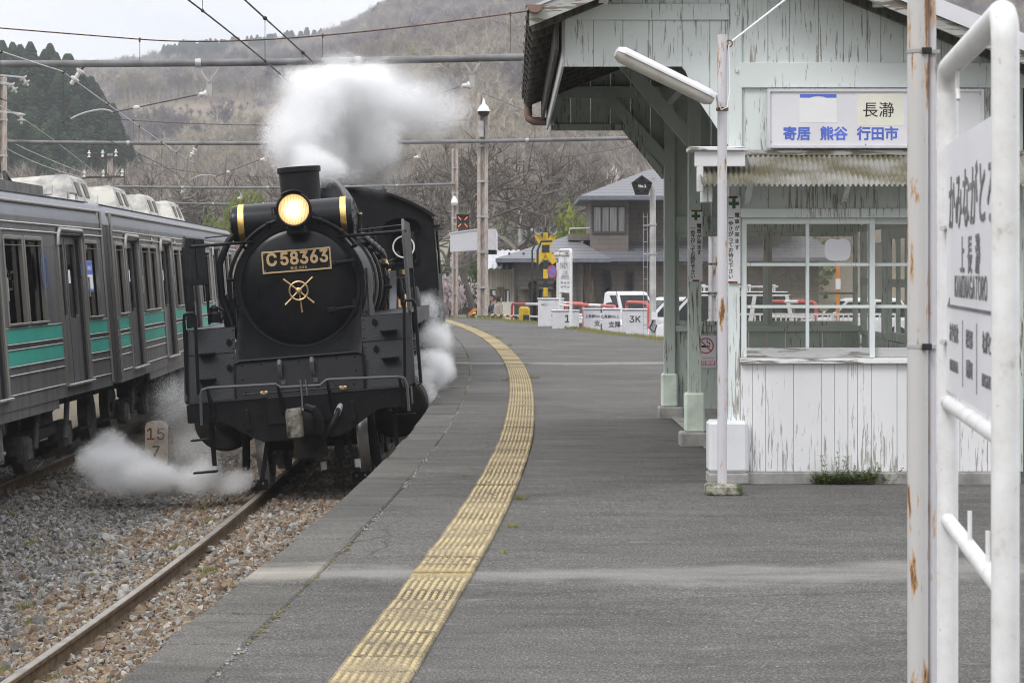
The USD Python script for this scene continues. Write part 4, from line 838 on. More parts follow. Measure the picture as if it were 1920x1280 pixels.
shiny('loco_black', (0.005, 0.0054, 0.0065), 0.38, spec=0.2, amt=0.10)
shiny('loco_gloss', (0.004, 0.0045, 0.006), 0.24, spec=0.28, amt=0.05)
shiny('loco_matt', (0.007, 0.007, 0.0078), 0.55, amt=0.15, spec=0.18)
shiny('loco_grey', (0.06, 0.06, 0.064), 0.42, amt=0.4)
shiny('loco_dirt', (0.013, 0.012, 0.011), 0.7, amt=0.25, spec=0.15, dust=(0.09, 0.075, 0.06))
shiny('brass', (0.60, 0.42, 0.24), 0.36, 1.0, dust=(0.3, 0.19, 0.08))
shiny('gold_band', (0.80, 0.55, 0.20), 0.30, 1.0, dust=(0.5, 0.33, 0.12), scale=14, bump=0.2)
shiny('plate_gold', (0.58, 0.42, 0.24), 0.4, 0.7, dust=(0.4, 0.3, 0.18))
shiny('steel_tread', (0.75, 0.73, 0.70), 0.30, 0.7, dust=(0.2, 0.16, 0.12), amt=0.6)
shiny('pale_steel', (0.30, 0.30, 0.325), 0.5, 0.2, dust=(0.3, 0.3, 0.3))
mat('chequer', {'g': ('texture_coordinate', {}), 'map': ('mapping', {'scale': (1, 1, 1), 'rotation': (0, 0.785, 0)}), 'w': ('wave_texture', {'wave_type': 'bands', 'bands_direction': 'x', 'scale': 14.0}), 'w2': ('wave_texture', {'wave_type': 'bands', 'bands_direction': 'z', 'scale': 14.0}),
    'mx': ('math', {'math_type': 'maximum'}), 'r': ('rgb_ramp', {'ramp': [(0.78, (0.009, 0.010, 0.0125)), (0.95, (0.024, 0.0255, 0.031))]}), 'b': ('bump', {'strength': 0.5, 'distance': 0.008}), 'p': ('principled_bsdf', {'roughness': 0.42, 'specular_ior_level': 0.22})},
    [('g.object', 'map.vector'), ('map.vector', 'w.vector'), ('map.vector', 'w2.vector'), ('w.fac', 'mx.value1'), ('w2.fac', 'mx.value2'), ('mx.value', 'r.fac'), ('r.color', 'p.base_color'), ('mx.value', 'b.height'), ('b.normal', 'p.normal')])
mat('headlight_glow', {'g': ('texture_coordinate', {}), 'd': ('vector_math', {'math_type': 'length'}), 'mp': ('mapping', {}), 'r': ('rgb_ramp', {'ramp': [(0.0, (1.0, 0.93, 0.78)), (0.45, (1.0, 0.85, 0.55)), (0.8, (0.75, 0.48, 0.20)), (1.0, (0.5, 0.28, 0.1))]}), 'sc': ('math', {'math_type': 'multiply', 'value2': 6.0}), 'w': ('wave_texture', {'wave_type': 'bands', 'bands_direction': 'x', 'scale': 18.0, 'distortion': 1.5}), 'n': ('noise_texture', {'scale': 16.0, 'detail': 3.0}), 'wn': ('math', {'math_type': 'multiply'}), 'wr': ('math', {'math_type': 'multiply_add', 'value2': 0.75, 'value3': -0.16}), 'ad': ('math', {'math_type': 'add'}), 'e': ('emission', {'strength': 1.25})},
    [('g.object', 'd.vector1'), ('d.value', 'sc.value1'), ('g.object', 'w.vector'), ('g.object', 'n.vector'), ('w.fac', 'wn.value1'), ('n.fac', 'wn.value2'), ('wn.value', 'wr.value1'), ('sc.value', 'ad.value1'), ('wr.value', 'ad.value2'), ('ad.value', 'r.fac'), ('r.color', 'e.color')], surface='e.emission')

shiny('coupler_worn', (0.010, 0.010, 0.011), 0.35, spec=0.4, dust=(0.42, 0.40, 0.33), amt=0.9, scale=7)
ROLL = 4.6
LM = np.eye(4); LM[:3, :3] = rotm((0, 0, 1), 0.25) @ rotm((0, 1, 0), -ROLL); LM[:3, 3] = (-2.26, 24.62, -0.94)
LI = np.linalg.inv(LM)
def L(x, y, yl):
    """A pixel of the photograph as a point of the locomotive's own frame, yl metres behind its buffer beam."""
    Y = 24.62 + yl
    for _ in range(3):
        p = (LI @ np.append(at(x, y, Y), 1))[:3]; Y += yl - p[1]
    return p
loco = thing('steam_locomotive', 'black steam locomotive with brass number plate and lit headlight', 'steam locomotive', M=LM)
def lp_(name, mb, m, parent=loco, smooth=35): return put(name, mb, m, parent, smooth=smooth)
rl = np.random.default_rng(11)
ZB = 2.27; XB = float(L(560, 539, 1.0)[0])          # boiler centre line
YV = np.array([0, 1.0, 0])
def rivets(pts, r=0.012, ax=(0, -1, 0), name='rivets', m='loco_black', parent=loco):
    b = MB()
    for p in pts: b.lathe([(r, 0), (r * 0.7, r * 0.6), (0, r * 0.8)], p, ax, 7)
    pr = lp_(name, b, m, parent); pr.SetCustomDataByKey('kind', 'stuff'); return pr
# smokebox
lp_('smokebox', MB().lathe([(0.0, 1.10), (0.752, 1.10), (0.765, 1.12), (0.765, 1.22), (0.745, 1.24), (0.745, 3.0)], (XB, 0, ZB), YV, 64), 'loco_black')
door = lp_('smokebox_door', MB().lathe([(0.655, 1.10), (0.652, 1.075), (0.60, 1.045), (0.45, 1.015), (0.25, 0.995), (0.0, 0.99)][::-1], (XB, 0, ZB), YV, 64), 'loco_gloss')
lp_('door_ring', MB().lathe([(0.665, 1.10), (0.668, 1.085), (0.70, 1.082), (0.705, 1.10)], (XB, 0, ZB), YV, 64), 'loco_black')
rivets([(XB + 0.728 * math.cos(a), 1.10, ZB + 0.728 * math.sin(a)) for a in np.linspace(0, 2 * np.pi, 44)[:-1]], 0.013)
for y0, y1 in ((489, 498), (577, 584)):
    h = MB(); a, b = L(612, (y0 + y1) / 2 + 2, 0.97), L(667, (y0 + y1) / 2 - 6, 0.99); h.bar(a, b, 0.05, 0.042, ch=0.012); h.bar(a + (0, -0.02, 0), a + (b - a) * 0.35 + (0, -0.02, 0), 0.03, 0.065, ch=0.015)
    lp_('door_hinge', h, 'loco_black', door); c = L(663, (y0 + y1) / 2 - 6, 0.99); lp_('hinge_pin', MB().cyl(c - (0, 0, 0.085), c + (0, 0, 0.085), 0.024, 10), 'loco_black', door)
c = L(481, 548, 0.99); lp_('door_handle', MB().tube([c + (0, 0.04, 0.035), c + (0, -0.02, 0.03), c + (0, -0.02, -0.03), c + (0, 0.04, -0.035)], 0.007, 6), 'loco_black', door)
# number plate
c = L(556, 488.5, 0.93); w, h = 0.79, 0.252; pt = math.radians(0.2)
npl = xf('number_plate', None, loco)
lp_('plate', MB().box(c + (0, 0.012, 0), (w, 0.016, h), ch=0.003), 'loco_matt', npl, False)
b = MB()
for dx, dz, sx, sz in ((0, h / 2 - 0.009, w, 0.018), (0, -h / 2 + 0.009, w, 0.018), (w / 2 - 0.009, 0, 0.018, h - 0.036), (-w / 2 + 0.009, 0, 0.018, h - 0.036)): b.box(c + (dx, 0.002, dz), (sx, 0.014, sz), ch=0.003)
lp_('plate_border', b, 'plate_gold', npl, False)
b = MB(); x = -0.345
for ch, dx in (('C', 0.135), ('5', 0.113), ('8', 0.113), ('3', 0.113), ('6', 0.113), ('3', 0.11)):
    text(b, ch, c + (x, 0.004, -0.035), (1, 0, 0), (0, 0, 1), 0.188, 0.008, 4, sx=0.90); x += dx + (0.018 if ch == 'C' else 0)
lp_('lettering', b, 'plate_gold', npl, False)
b = MB(); text(b, '形式 C58', c + (-0.075, 0.004, -0.095), (1, 0, 0), (0, 0, 1), 0.036, 0.005, 2, gap=0.15); lp_('small_lettering', b, 'plate_gold', npl, False)
rivets([c + (sx * (w / 2 - 0.03), 0.004, sz * (h / 2 - 0.03)) for sx in (-1, 1) for sz in (-1, 1)], 0.008, name='plate_bolts', m='pale_steel', parent=npl)
lp_('plate_bracket', MB().box(c + (0, 0.05, 0), (0.3, 0.07, 0.05)), 'loco_black', npl)
# door hand wheel and its dart handles
c = L(560, 545, 0.90); hw = xf('hand_wheel', None, loco)
lp_('wheel_rim', MB().ring(c, YV, 0.105, 0.012, 32, 8), 'brass', hw); lp_('wheel_hub', MB().lathe([(0.0, -0.03), (0.02, -0.028), (0.024, -0.01), (0.038, 0.0), (0.038, 0.03), (0.02, 0.09)], c, YV, 16), 'brass', hw)
for a in (40, 139, 222, 317): d = np.array([math.cos(math.radians(a)), 0, math.sin(math.radians(a))]); lp_('spoke', MB().cyl(c + d * 0.03 + (0, 0.004, 0), c + d * 0.10, 0.011, 8), 'brass', hw); lp_('dart_handle', MB().tube([c + d * 0.10 + (0, 0.02, 0), c + d * 0.222 + (0, 0.02, 0)], [0.010, 0.013], 8), 'brass', hw)
lp_('dart_handle', MB().tube([c + (0.005, 0.03, -0.03), c + (0.02, 0.02, -0.25)], [0.010, 0.014], 8), 'brass', hw)
# headlight
c = L(551, 393, 0.72); hl = xf('headlight', None, loco)
lp_('lamp_body', MB().lathe([(0.0, 0.40), (0.10, 0.38), (0.17, 0.30), (0.195, 0.15), (0.198, 0.0), (0.205, -0.01), (0.205, -0.04), (0.19, -0.05), (0.175, -0.045), (0.172, 0.0)], c, YV, 40), 'loco_gloss', hl)
ln = lp_('lamp_lens', MB().lathe([(0.0, -0.035), (0.06, -0.033), (0.12, -0.022), (0.172, 0.0)], (0, 0, 0), YV, 40), 'headlight_glow', hl); UsdGeom.Xformable(ln).AddTranslateOp().Set(Gf.Vec3d(*c))
b = MB()
for x in np.linspace(-0.15, 0.15, 13): h = math.sqrt(0.165 ** 2 - x * x); b.tube([c + (x, -0.045 + 0.5 * x * x, h), c + (x, -0.045 + 0.5 * x * x, -h)], 0.0022, 4)
lp_('lamp_bracket', MB().box(c + (0, 0.2, -0.23), (0.22, 0.26, 0.1), ch=0.02).bar(c + (-0.17, 0.12, 0.0), c + (-0.235, 0.12, 0.0), 0.03, 0.08), 'loco_black', hl)
lp_('lamp_hood', MB().grid(np.stack([np.stack([c[0] + 0.212 * np.cos(t), 0 * t + c[1] + y, c[2] + 0.212 * np.sin(t)], -1) for t in [np.linspace(0.35 * np.pi, 0.68 * np.pi, 10)] for y in (-0.09, 0.06)], 0)).tube([c + (0.215 * math.cos(t), -0.05, 0.215 * math.sin(t)) for t in np.linspace(0.33 * np.pi, 0.7 * np.pi, 10)], 0.012, 6), 'loco_black', hl)
lp_('lamp_hinge', MB().tube([c + (-0.2, -0.02, 0.04), c + (-0.245, -0.03, 0.04), c + (-0.245, -0.03, -0.04), c + (-0.2, -0.02, -0.04)], 0.008, 6), 'loco_black', hl)
# feedwater heater across the smokebox top
xa, xb = L(434, 412, 1.30)[0], L(665, 412, 1.30)[0]; zc = (L(550, 378, 1.25)[2] + L(550, 448, 1.25)[2]) / 2 + 0.005; RH = 0.222; cw = (xb - xa)
fh = lp_('feedwater_heater', MB().lathe([(0, 0), (RH * 0.82, 0.0), (RH * 0.95, 0.02), (RH, 0.055), (RH, cw - 0.055), (RH * 0.95, cw - 0.02), (RH * 0.82, cw), (0, cw)], (xa, 1.33, zc), (1, 0, 0), 40), 'loco_gloss')
for p in (451.5, 644.5): x = L(p, 412, 1.15)[0]; lp_('brass_band', MB().lathe([(RH + 0.002, -0.036), (RH + 0.007, -0.034), (RH + 0.007, 0.034), (RH + 0.002, 0.036)], (x, 1.33, zc), (1, 0, 0), 40), 'gold_band', fh)
rivets([(xa - 0.002, 1.33 + 0.17 * math.cos(a), zc + 0.17 * math.sin(a)) for a in np.linspace(0, 6.2, 12)], 0.012, (-1, 0, 0))
rivets([(xb + 0.002, 1.33 + 0.17 * math.cos(a), zc + 0.17 * math.sin(a)) for a in np.linspace(0, 6.2, 12)], 0.012, (1, 0, 0))
lp_('heater_saddle', MB().box((XB, 1.4, zc - 0.2), (1.0, 0.4, 0.3)), 'loco_black')
# chimney and dome
c = L(560, 314, 2.75); rt_ = 0.258; zt = float(c[2]); cx = float(c[0])
lp_('chimney', MB().lathe([(0.33, 2.92), (0.27, 3.02), (0.235, 3.10), (rt_ - 0.012, zt - 0.06), (rt_ - 0.012, zt - 0.02), (rt_ - 0.05, zt - 0.02), (rt_ - 0.06, zt - 0.4)], (cx, 2.75, 0), (0, 0, 1), 40), 'loco_matt')
lp_('chimney_rim', MB().lathe([(rt_ - 0.015, zt - 0.065), (rt_ + 0.008, zt - 0.06), (rt_ + 0.008, zt), (rt_ - 0.05, zt), (rt_ - 0.05, zt - 0.06)], (cx, 2.75, 0), (0, 0, 1), 40), 'loco_matt')
dm = MB(); P = []
for y, k in ((3.75, 0.0), (3.80, 0.6), (3.95, 0.86), (4.2, 0.97), (4.6, 1.0), (5.3, 1.0), (5.7, 0.97), (5.95, 0.86), (6.1, 0.6), (6.15, 0.0)):
    t = np.linspace(0, np.pi, 21); P.append(np.stack([XB + 0.50 * np.cos(t) * (0.75 + 0.25 * k), 0 * t + y, 2.85 + (0.85 * k + 0.02) * np.sin(t) ** 0.8], -1))
lp_('steam_dome', dm.grid(np.array(P)), 'loco_gloss', smooth=60)
lp_('boiler', MB().lathe([(0.70, 3.0), (0.70, 8.45)], (XB, 0, ZB), YV, 48), 'loco_black')
for y in np.arange(3.35, 8.4, 0.72): lp_('boiler_band', MB().lathe([(0.702, y), (0.712, y), (0.712, y + 0.06), (0.702, y + 0.06)], (XB, 0, ZB), YV, 48), 'loco_grey' if rl.random() < 0.3 else 'loco_black')
# pipes and fittings along the right side of the boiler
def ring_pt(y, deg, r): a = math.radians(deg); return np.array([XB + r * math.cos(a), y, ZB + r * math.sin(a)])
for i in range(9):
    y = 3.1 + i * 0.42; r0 = 0.735 + 0.02 * (i % 3)
    lp_('pipe', MB().tube([ring_pt(y, d, r0) for d in np.linspace(55 + 4 * (i % 2), -40, 12)], 0.016 + 0.008 * (i % 3), 7), ('loco_black', 'loco_grey', 'loco_black', 'brass', 'loco_dirt')[i % 5 if i != 3 else 3])
for i in range(6):
    y0 = 3.0 + 0.35 * i; d = 42 - 3 * i
    lp_('pipe', MB().tube([ring_pt(y0 - 0.25, d + 2, 0.79), ring_pt(y0, d, 0.80), ring_pt(y0 + 0.1, d - 1, 0.86), ring_pt(y0 + 0.35, d - 4, 0.86), ring_pt(y0 + 0.9, d - 6, 0.83)], 0.030, 8), 'loco_grey' if i % 2 else 'loco_black'); q = ring_pt(y0 + 0.1, d - 1, 0.86); lp_('pipe_joint', MB().sphere(q, 0.042, 2), 'loco_grey')
for i in range(14):
    y = rl.uniform(3.2, 7.8); d = rl.uniform(-15, 40); p = ring_pt(y, d, 0.76); u = p - (XB, y, ZB); u /= np.linalg.norm(u)
    lp_('valve', MB().cyl(p, p + u * 0.09, 0.026, 8).cyl(p + u * 0.09 - (0, 0.04, 0), p + u * 0.09 + (0, 0.04, 0), 0.018, 8), ('loco_black', 'loco_dirt', 'brass')[i % 3 if i % 4 == 0 else i % 2])
for (x, y0, y1, yl) in ((674, 400, 455, 4.6), (690, 425, 450, 5.0), (700, 428, 452, 5.3)): lp_('fitting', MB().cyl(L(x, y1, yl), L(x, y0, yl), 0.026, 8).lathe([(0.05, 0), (0.05, 0.05), (0.03, 0.07)], L(x, y1, yl), (0, 0, 1), 10), 'loco_dirt')
lp_('fitting_cap', MB().cyl(L(674, 402, 4.6), L(674, 398, 4.6), 0.035, 8), 'brass')
lp_('fire_hole_step', MB().bar(L(702, 524, 4.3), L(730, 519, 4.3), 0.35, 0.03), 'loco_black')
lp_('tyre_guard', MB().grid(np.stack([np.stack([L(730, y, 5.2) + (0, 0.10 * math.sin(t * 3.1), 0), L(743, y, 5.2) + (0, 0.10 * math.sin(t * 3.1), 0)], 0) for t, y in zip(np.linspace(0, 1, 9), np.linspace(507, 579, 9))], 0)), 'pale_steel', smooth=True)
ap = lp_('air_pump', MB().lathe([(0, 0), (0.09, 0), (0.095, 0.02), (0.095, 0.16), (0.06, 0.18), (0.05, 0.23), (0.06, 0.26), (0.10, 0.27), (0.10, 0.44), (0.07, 0.47), (0, 0.48)], L(757, 582, 6.2), (0, 0, 1), 20), 'loco_dirt')
lp_('pump_cap', MB().cyl(L(755, 514, 6.2), L(755, 505, 6.2), 0.05, 10), 'brass', ap)
for x, y0, y1, m_ in ((749, 590, 555, 'brass'), (762, 590, 560, 'brass'), (777, 580, 553, 'loco_grey'), (783, 575, 548, 'loco_grey'), (770, 585, 535, 'loco_black'), (752, 560, 530, 'loco_black')): lp_('lubricator', MB().lathe([(0.05, 0), (0.055, 0.10), (0.035, 0.14), (0.04, 0.22), (0.02, 0.28)], L(x, y0, 6.0), (0, 0, 1), 12), m_)
for i in range(7): lp_('pipe', MB().tube([L(720 + 9 * i, 590, 5.4 + 0.2 * i), L(718 + 9 * i, 560, 5.4 + 0.2 * i), L(724 + 8 * i, 540, 5.6 + 0.2 * i), L(722 + 8 * i, 520, 5.9 + 0.15 * i)], 0.014, 6), ('loco_black', 'loco_dirt', 'loco_grey')[i % 3])
# running boards, front step panels and centre plate
for s in (-1, 1):
    lp_('running_board', MB().box((s * 1.0, 4.9, 1.86), (0.62, 8.0, 0.03)), 'loco_black'); lp_('valance', MB().box((s * 1.29, 4.9, 1.80), (0.02, 8.0, 0.16)), 'loco_black')
    x0, x1 = s * 0.715, s * 1.25; p = np.array([(x0, 0.26, 1.085), (x1, 0.26, 1.085), (x1, 0.62, 1.875), (x0, 0.62, 1.875)]); nrm = np.array([0, -0.91, 0.41])
    pn = xf('step_panel', None, loco); M_ = np.eye(4)
    U, V = np.array([1.0, 0, 0]), np.array([0, 0.36, 0.79]); V /= np.linalg.norm(V); o = np.array([min(x0, x1), 0.26, 1.085])
    pl = put('panel_plate', MB().poly([(0, 0), (0.535, 0), (0.535, 0.865), (0, 0.865)], (0, 0, 0), (1, 0, 0), (0, 0, 1), -0.02), 'chequer', pn); T = np.eye(4); T[:3, 0], T[:3, 2], T[:3, 1], T[:3, 3] = U, V, np.cross(V, U), o
    UsdGeom.Xformable(pl).AddTransformOp().Set(Gf.Matrix4d(T.T.tolist()))
    for f in (0.40, 0.78) if s > 0 else (0.30, 0.66):
        q = o + V * f * 0.865 + U * (0.30 if s > 0 else 0.22) + (0, -0.05, 0); lp_('step', MB().box(q, (0.19, 0.13, 0.02), ch=0.004).box(q + (0, 0.04, -0.035), (0.15, 0.02, 0.06)), 'loco_black', pn)
        q2 = q + U * (0.25 if s < 0 else -0.15) + V * 0.12; lp_('panel_hinge', MB().box(q2 + (0, 0.03, 0), (0.06, 0.02, 0.045)).cyl(q2 + (0, 0.015, -0.04), q2 + (0, 0.015, 0.04), 0.011, 6), 'loco_black', pn)
    seam = o + V * 0.56; lp_('panel_seam', MB().bar(seam + (0, -0.003, 0), seam + U * 0.535 + (0, -0.003, 0), 0.008, 0.008), 'loco_black', pn)
    lp_('panel_edge', MB().bar(o + U * (0.55 if s > 0 else -0.02), o + U * (0.55 if s > 0 else -0.02) + V * 0.87, 0.03, 0.10, up=(0, 1, 0)), 'loco_black', pn)
    rivets([o + U * (0.02 if s > 0 else 0.515) + V * t + (0, -0.006, 0) for t in np.linspace(0.05, 0.83, 8)], 0.010, (0, -1, 0.4), parent=pn)
    lp_('deck_side', MB().poly([(1.1, 1.85), (2.2, 1.85), (1.35, 2.42), (1.25, 2.42)], (s * 0.76 + XB, 0, 0), (0, 1, 0), (0, 0, 1), 0.02), 'loco_black')
cp = xf('front_plate', None, loco)
xl_, xr_ = -0.705, 0.705
lp_('lower_plate', MB().raw([(xl_, 0.22, 1.07), (xr_, 0.22, 1.07), (xr_, 0.34, 1.475), (xl_, 0.34, 1.475), (xl_, 0.5, 1.07), (xr_, 0.5, 1.07), (xr_, 0.5, 1.475), (xl_, 0.5, 1.475)], [[0, 1, 2, 3], [1, 5, 6, 2], [4, 0, 3, 7], [3, 2, 6, 7]]), 'loco_black', cp, False)
lp_('plate_lip', MB().tube([(xl_ - 0.01, 0.25, 1.10), (xl_ - 0.01, 0.33, 1.46), (xl_ + 0.05, 0.325, 1.49), (xr_ - 0.05, 0.325, 1.49), (xr_ + 0.01, 0.33, 1.46), (xr_ + 0.01, 0.25, 1.10)], 0.016, 8), 'loco_black', cp)
b = MB(); n = 25; t = np.linspace(-0.71, 0.71, n); zt_ = np.where(np.abs(t - XB) < 0.70, ZB - np.sqrt(np.maximum(0.70 ** 2 - (t - XB) ** 2, 0)), 2.05); zt_ = np.clip(zt_, 1.5, 2.05)
b.grid(np.stack([np.stack([np.clip(t, -0.71, 0.71), 0 * t + 0.34, 0 * t + 1.475], -1), np.stack([t, 0 * t + 1.12, np.maximum(zt_, 1.50)], -1)], 0)); lp_('upper_plate', b, 'loco_black', cp, True)
rivets([(x, 0.22 + 0.12 * f - 0.004, 1.07 + 0.405 * f) for f, xs_ in ((0.92, np.linspace(-0.63, 0.63, 7)), (0.55, (-0.63, 0.63)), (0.18, np.linspace(-0.6, 0.6, 7))) for x in xs_], 0.011, parent=cp)
for x in (-0.21, 0.15): lp_('coupling_hook', MB().tube([(x, 0.29, 1.46), (x, 0.24, 1.42), (x, 0.25, 1.32), (x + 0.01, 0.28, 1.28)], [0.03, 0.028, 0.022, 0.015], 6).box((x + 0.03, 0.26, 1.22), (0.05, 0.04, 0.05)), 'loco_grey', cp)
# buffer beam
prof = [(-1.215, 0.865), (-0.93, 0.865), (-0.85, 0.855), (-0.55, 0.66), (-0.42, 0.60), (0.42, 0.60), (0.55, 0.66), (0.85, 0.855), (0.93, 0.865), (1.215, 0.865), (1.215, 1.07), (-1.215, 1.07)]
bb = lp_('buffer_beam', MB().poly(prof, (0, 0.10, 0), (1, 0, 0), (0, 0, 1), 0.10), 'loco_black', smooth=False)
lp_('deck', MB().box((0, 0.25, 1.077), (2.43, 0.52, 0.016), ch=0.005), 'loco_black')
for s in (-1, 1): lp_('beam_end', MB().box((s * 1.225, 0.2, 0.967), (0.02, 0.42, 0.20), ch=0.006), 'loco_black', bb)
rivets([(x, -0.002, z) for x, z in [(-0.93, .98), (-.93, .92), (.93, .98), (.93, .92), (-.3, .97), (-.3, .91), (.3, .98), (.3, .92), (-.62, .82), (.62, .82), (-.52, .66), (.52, .66), (-.45, .9), (.45, .9), (-.1, .99), (.16, .97)]], 0.014, parent=bb)
for x in (-0.58, 0.58): lp_('beam_strap', MB().box((x, -0.01, 0.87), (0.055, 0.02, 0.20), ch=0.006).box((x, -0.02, 0.775), (0.065, 0.035, 0.05)), 'loco_black', bb)
# coupler
c = L(570, 789, -0.30); ck = xf('coupler', None, loco)
lp_('coupler_head', MB().box(c + (0.03, 0.08, 0), (0.30, 0.22, 0.31), ch=0.05), 'loco_gloss', ck, 45); lp_('knuckle', MB().lathe([(0.0, -0.155), (0.085, -0.155), (0.095, -0.13), (0.095, 0.13), (0.085, 0.155), (0.0, 0.155)], c + (-0.10, -0.02, -0.01), (0, 0, 1), 20), 'coupler_worn', ck)
lp_('guard_arm', MB().tube([c + (0.04, 0.0, 0.14), c + (0.13, -0.08, 0.12), c + (0.18, -0.06, 0.0), c + (0.16, 0.0, -0.14)], [0.05, 0.045, 0.05, 0.05], 8), 'loco_black', ck); lp_('coupler_shank', MB().box((c[0], 0.0, c[2]), (0.18, 0.5, 0.22)), 'loco_black', ck)
lp_('coupler_plate', MB().box((0.0, -0.012, 0.93), (0.72, 0.025, 0.30), ch=0.006), 'loco_black', ck); lp_('lifting_rod', MB().tube([c + (-0.01, 0.05, 0.15), c + (-0.01, 0.10, 0.27), c + (-0.02, 0.16, 0.44)], 0.009, 6).tube([c + (0.05, 0.1, 0.27), c + (0.035, 0.16, 0.44)], 0.008, 6), 'loco_grey', ck)
lp_('coupler_pocket', MB().box((c[0] + 0.02, 0.05, 0.52), (0.34, 0.3, 0.26)), 'loco_dirt', ck)
# air hose
p = [L(634, 768, -0.02), L(631, 778, -0.10), L(620, 800, -0.14), L(605, 822, -0.14), L(590, 838, -0.10), L(578, 846, -0.04)]; cs_ = CubicSpline(np.arange(6), np.array(p))(np.linspace(0, 5, 24))
lp_('air_hose', MB().tube(cs_, 0.030, 10), 'loco_matt'); lp_('hose_cock', MB().cyl(p[0] + (0.03, 0.05, 0.05), p[0] + (-0.015, -0.06, -0.05), 0.036, 10), 'pale_steel'); lp_('hose_end', MB().cyl(p[-1], p[-1] + (-0.16, 0.02, -0.01), 0.026, 8).sphere(p[-1], 0.04), 'loco_dirt')
# hand rail, rods and cocks above the beam
hr = [L(378, 797, -0.12), L(376, 740, -0.12), L(379, 731, -0.12), L(390, 727, -0.12), L(518, 720, -0.12), L(526, 726, -0.12), L(600, 722, -0.12), L(612, 712, -0.12), L(620, 711, -0.12), L(748, 706, -0.12), L(758, 709, -0.12), L(763, 722, -0.12), L(767, 770, -0.12)]
lp_('front_handrail', MB().tube(hr, 0.016, 8), 'loco_grey')
for x, y in ((388, 727), (520, 721), (613, 714), (748, 706)): q = L(x, y, -0.12); lp_('rail_bracket', MB().tube([q + (0, 0, 0.02), q + (0.01, 0.02, -0.08), q + (0.03, 0.10, -0.22), q + (0.03, 0.11, -0.34)], [0.012, 0.02, 0.035, 0.03], 6), 'loco_black')
lp_('drain_rod', MB().tube([L(455, 740, 0.02), L(520, 735, 0.02), L(640, 726, 0.02)], 0.011, 6), 'loco_black')
for x, y in ((495, 736), (643, 726)): q = L(x, y, 0.0); lp_('brass_cock', MB().box(q, (0.085, 0.04, 0.035), ch=0.008).cyl(q + (0, -0.03, 0), q + (0, -0.01, 0), 0.02, 8), 'brass')
# smoke deflectors with their stays
for s in (-1, 1):
    x = 1.20 * s if s < 0 else 1.27; df = xf('smoke_deflector', None, loco)
    pts = [(0.40, 1.90), (0.95, 1.90), (0.95, 2.38), (2.15, 2.38), (2.15, 1.90), (2.22, 1.90), (2.25, 2.80), (2.18, 2.92), (0.62, 2.92), (0.46, 2.80), (0.40, 2.5)]
    lp_('deflector_sheet', MB().poly(pts, (x - 0.012, 0, 0), (0, 1, 0), (0, 0, 1), 0.024), 'loco_black', df, False)
    lp_('deflector_edge', MB().tube([(x, 0.395, 1.90), (x, 0.395, 2.5), (x, 0.455, 2.80), (x, 0.62, 2.925)], 0.018, 6), 'loco_grey' if s > 0 else 'loco_black', df)
    lp_('deflector_seam', MB().bar((x - s * 0.014, 0.42, 2.42), (x - s * 0.014, 2.2, 2.42), 0.012, 0.07), 'loco_black', df); lp_('deflector_rib', MB().bar((x - s * 0.014, 1.35, 2.42), (x - s * 0.014, 1.35, 2.9), 0.012, 0.04, up=(0, 1, 0)), 'loco_black', df)
    a = L(357, 463, 0.55) if s < 0 else L(760, 433, 0.55); b_ = L(478, 453, 1.1) if s < 0 else L(632, 444, 1.1)
    lp_('stay', MB().cyl(a, b_, 0.019, 8), 'loco_black', df)
lp_('stay', MB().cyl(L(385, 446, 1.9), L(435, 441, 1.5), 0.009, 6), 'loco_black'); lp_('stay', MB().cyl(L(672, 431, 2.2), L(756, 421, 0.9), 0.007, 6), 'loco_grey')
# grab hoops on both sides of the deck
for p in ([(355, 744), (351, 738), (345, 600), (346, 590), (352, 587), (362, 587), (366, 592), (372, 740)], [(782, 721), (789, 717), (778, 570), (774, 563), (768, 562), (760, 563), (758, 570), (760, 735)]): lp_('grab_hoop', MB().tube([L(x, y, 0.12) for x, y in p], 0.019, 8), 'loco_black')
# handrail and piping round the smokebox front
t = np.radians(np.linspace(205, 105, 18)); lp_('handrail', MB().tube([(XB + 0.80 * math.cos(a), 1.06, ZB + 0.80 * math.sin(a)) for a in t[3:]], 0.022, 8), 'loco_black'); t = np.radians(np.linspace(75, 30, 10)); lp_('handrail', MB().tube([(XB + 0.80 * math.cos(a), 1.06, ZB + 0.80 * math.sin(a)) for a in t], 0.022, 8), 'loco_black')
for a in (170, 140, 112, 68, 48, 32): u = np.array([math.cos(math.radians(a)), 0, math.sin(math.radians(a))]); q = np.array([XB, 1.06, ZB]) + u * 0.80; lp_('rail_knob', MB().sphere(q, 0.032, 1).cyl(q, q - u * 0.06 + (0, 0.06, 0), 0.018, 6), 'loco_black')
lp_('steam_pipe', MB().tube([(XB - 0.62, 1.25, 3.03), (XB - 0.78, 1.15, 2.85), (XB - 0.90, 1.15, 2.6), (XB - 0.90, 1.15, 2.2), (XB - 0.80, 1.12, 1.85), (XB - 0.72, 1.05, 1.72), (XB - 0.66, 1.0, 1.62)], 0.04, 10), 'loco_black')
lp_('smokebox_skirt', MB().box((XB - 0.79, 1.9, 2.0), (0.25, 1.4, 0.5), ch=0.06), 'loco_black')
v = L(403, 605, 0.75); lp_('valve_pump', MB().lathe([(0, 0), (0.07, 0), (0.07, 0.10), (0.045, 0.13), (0.05, 0.17), (0.02, 0.2)], v, (0, 0, 1), 14).tube([v + (0.06, 0, 0.02), v + (0.11, 0, 0.06), v + (0.10, 0, 0.14), v + (0.03, 0, 0.17)], 0.018, 7), 'loco_black')
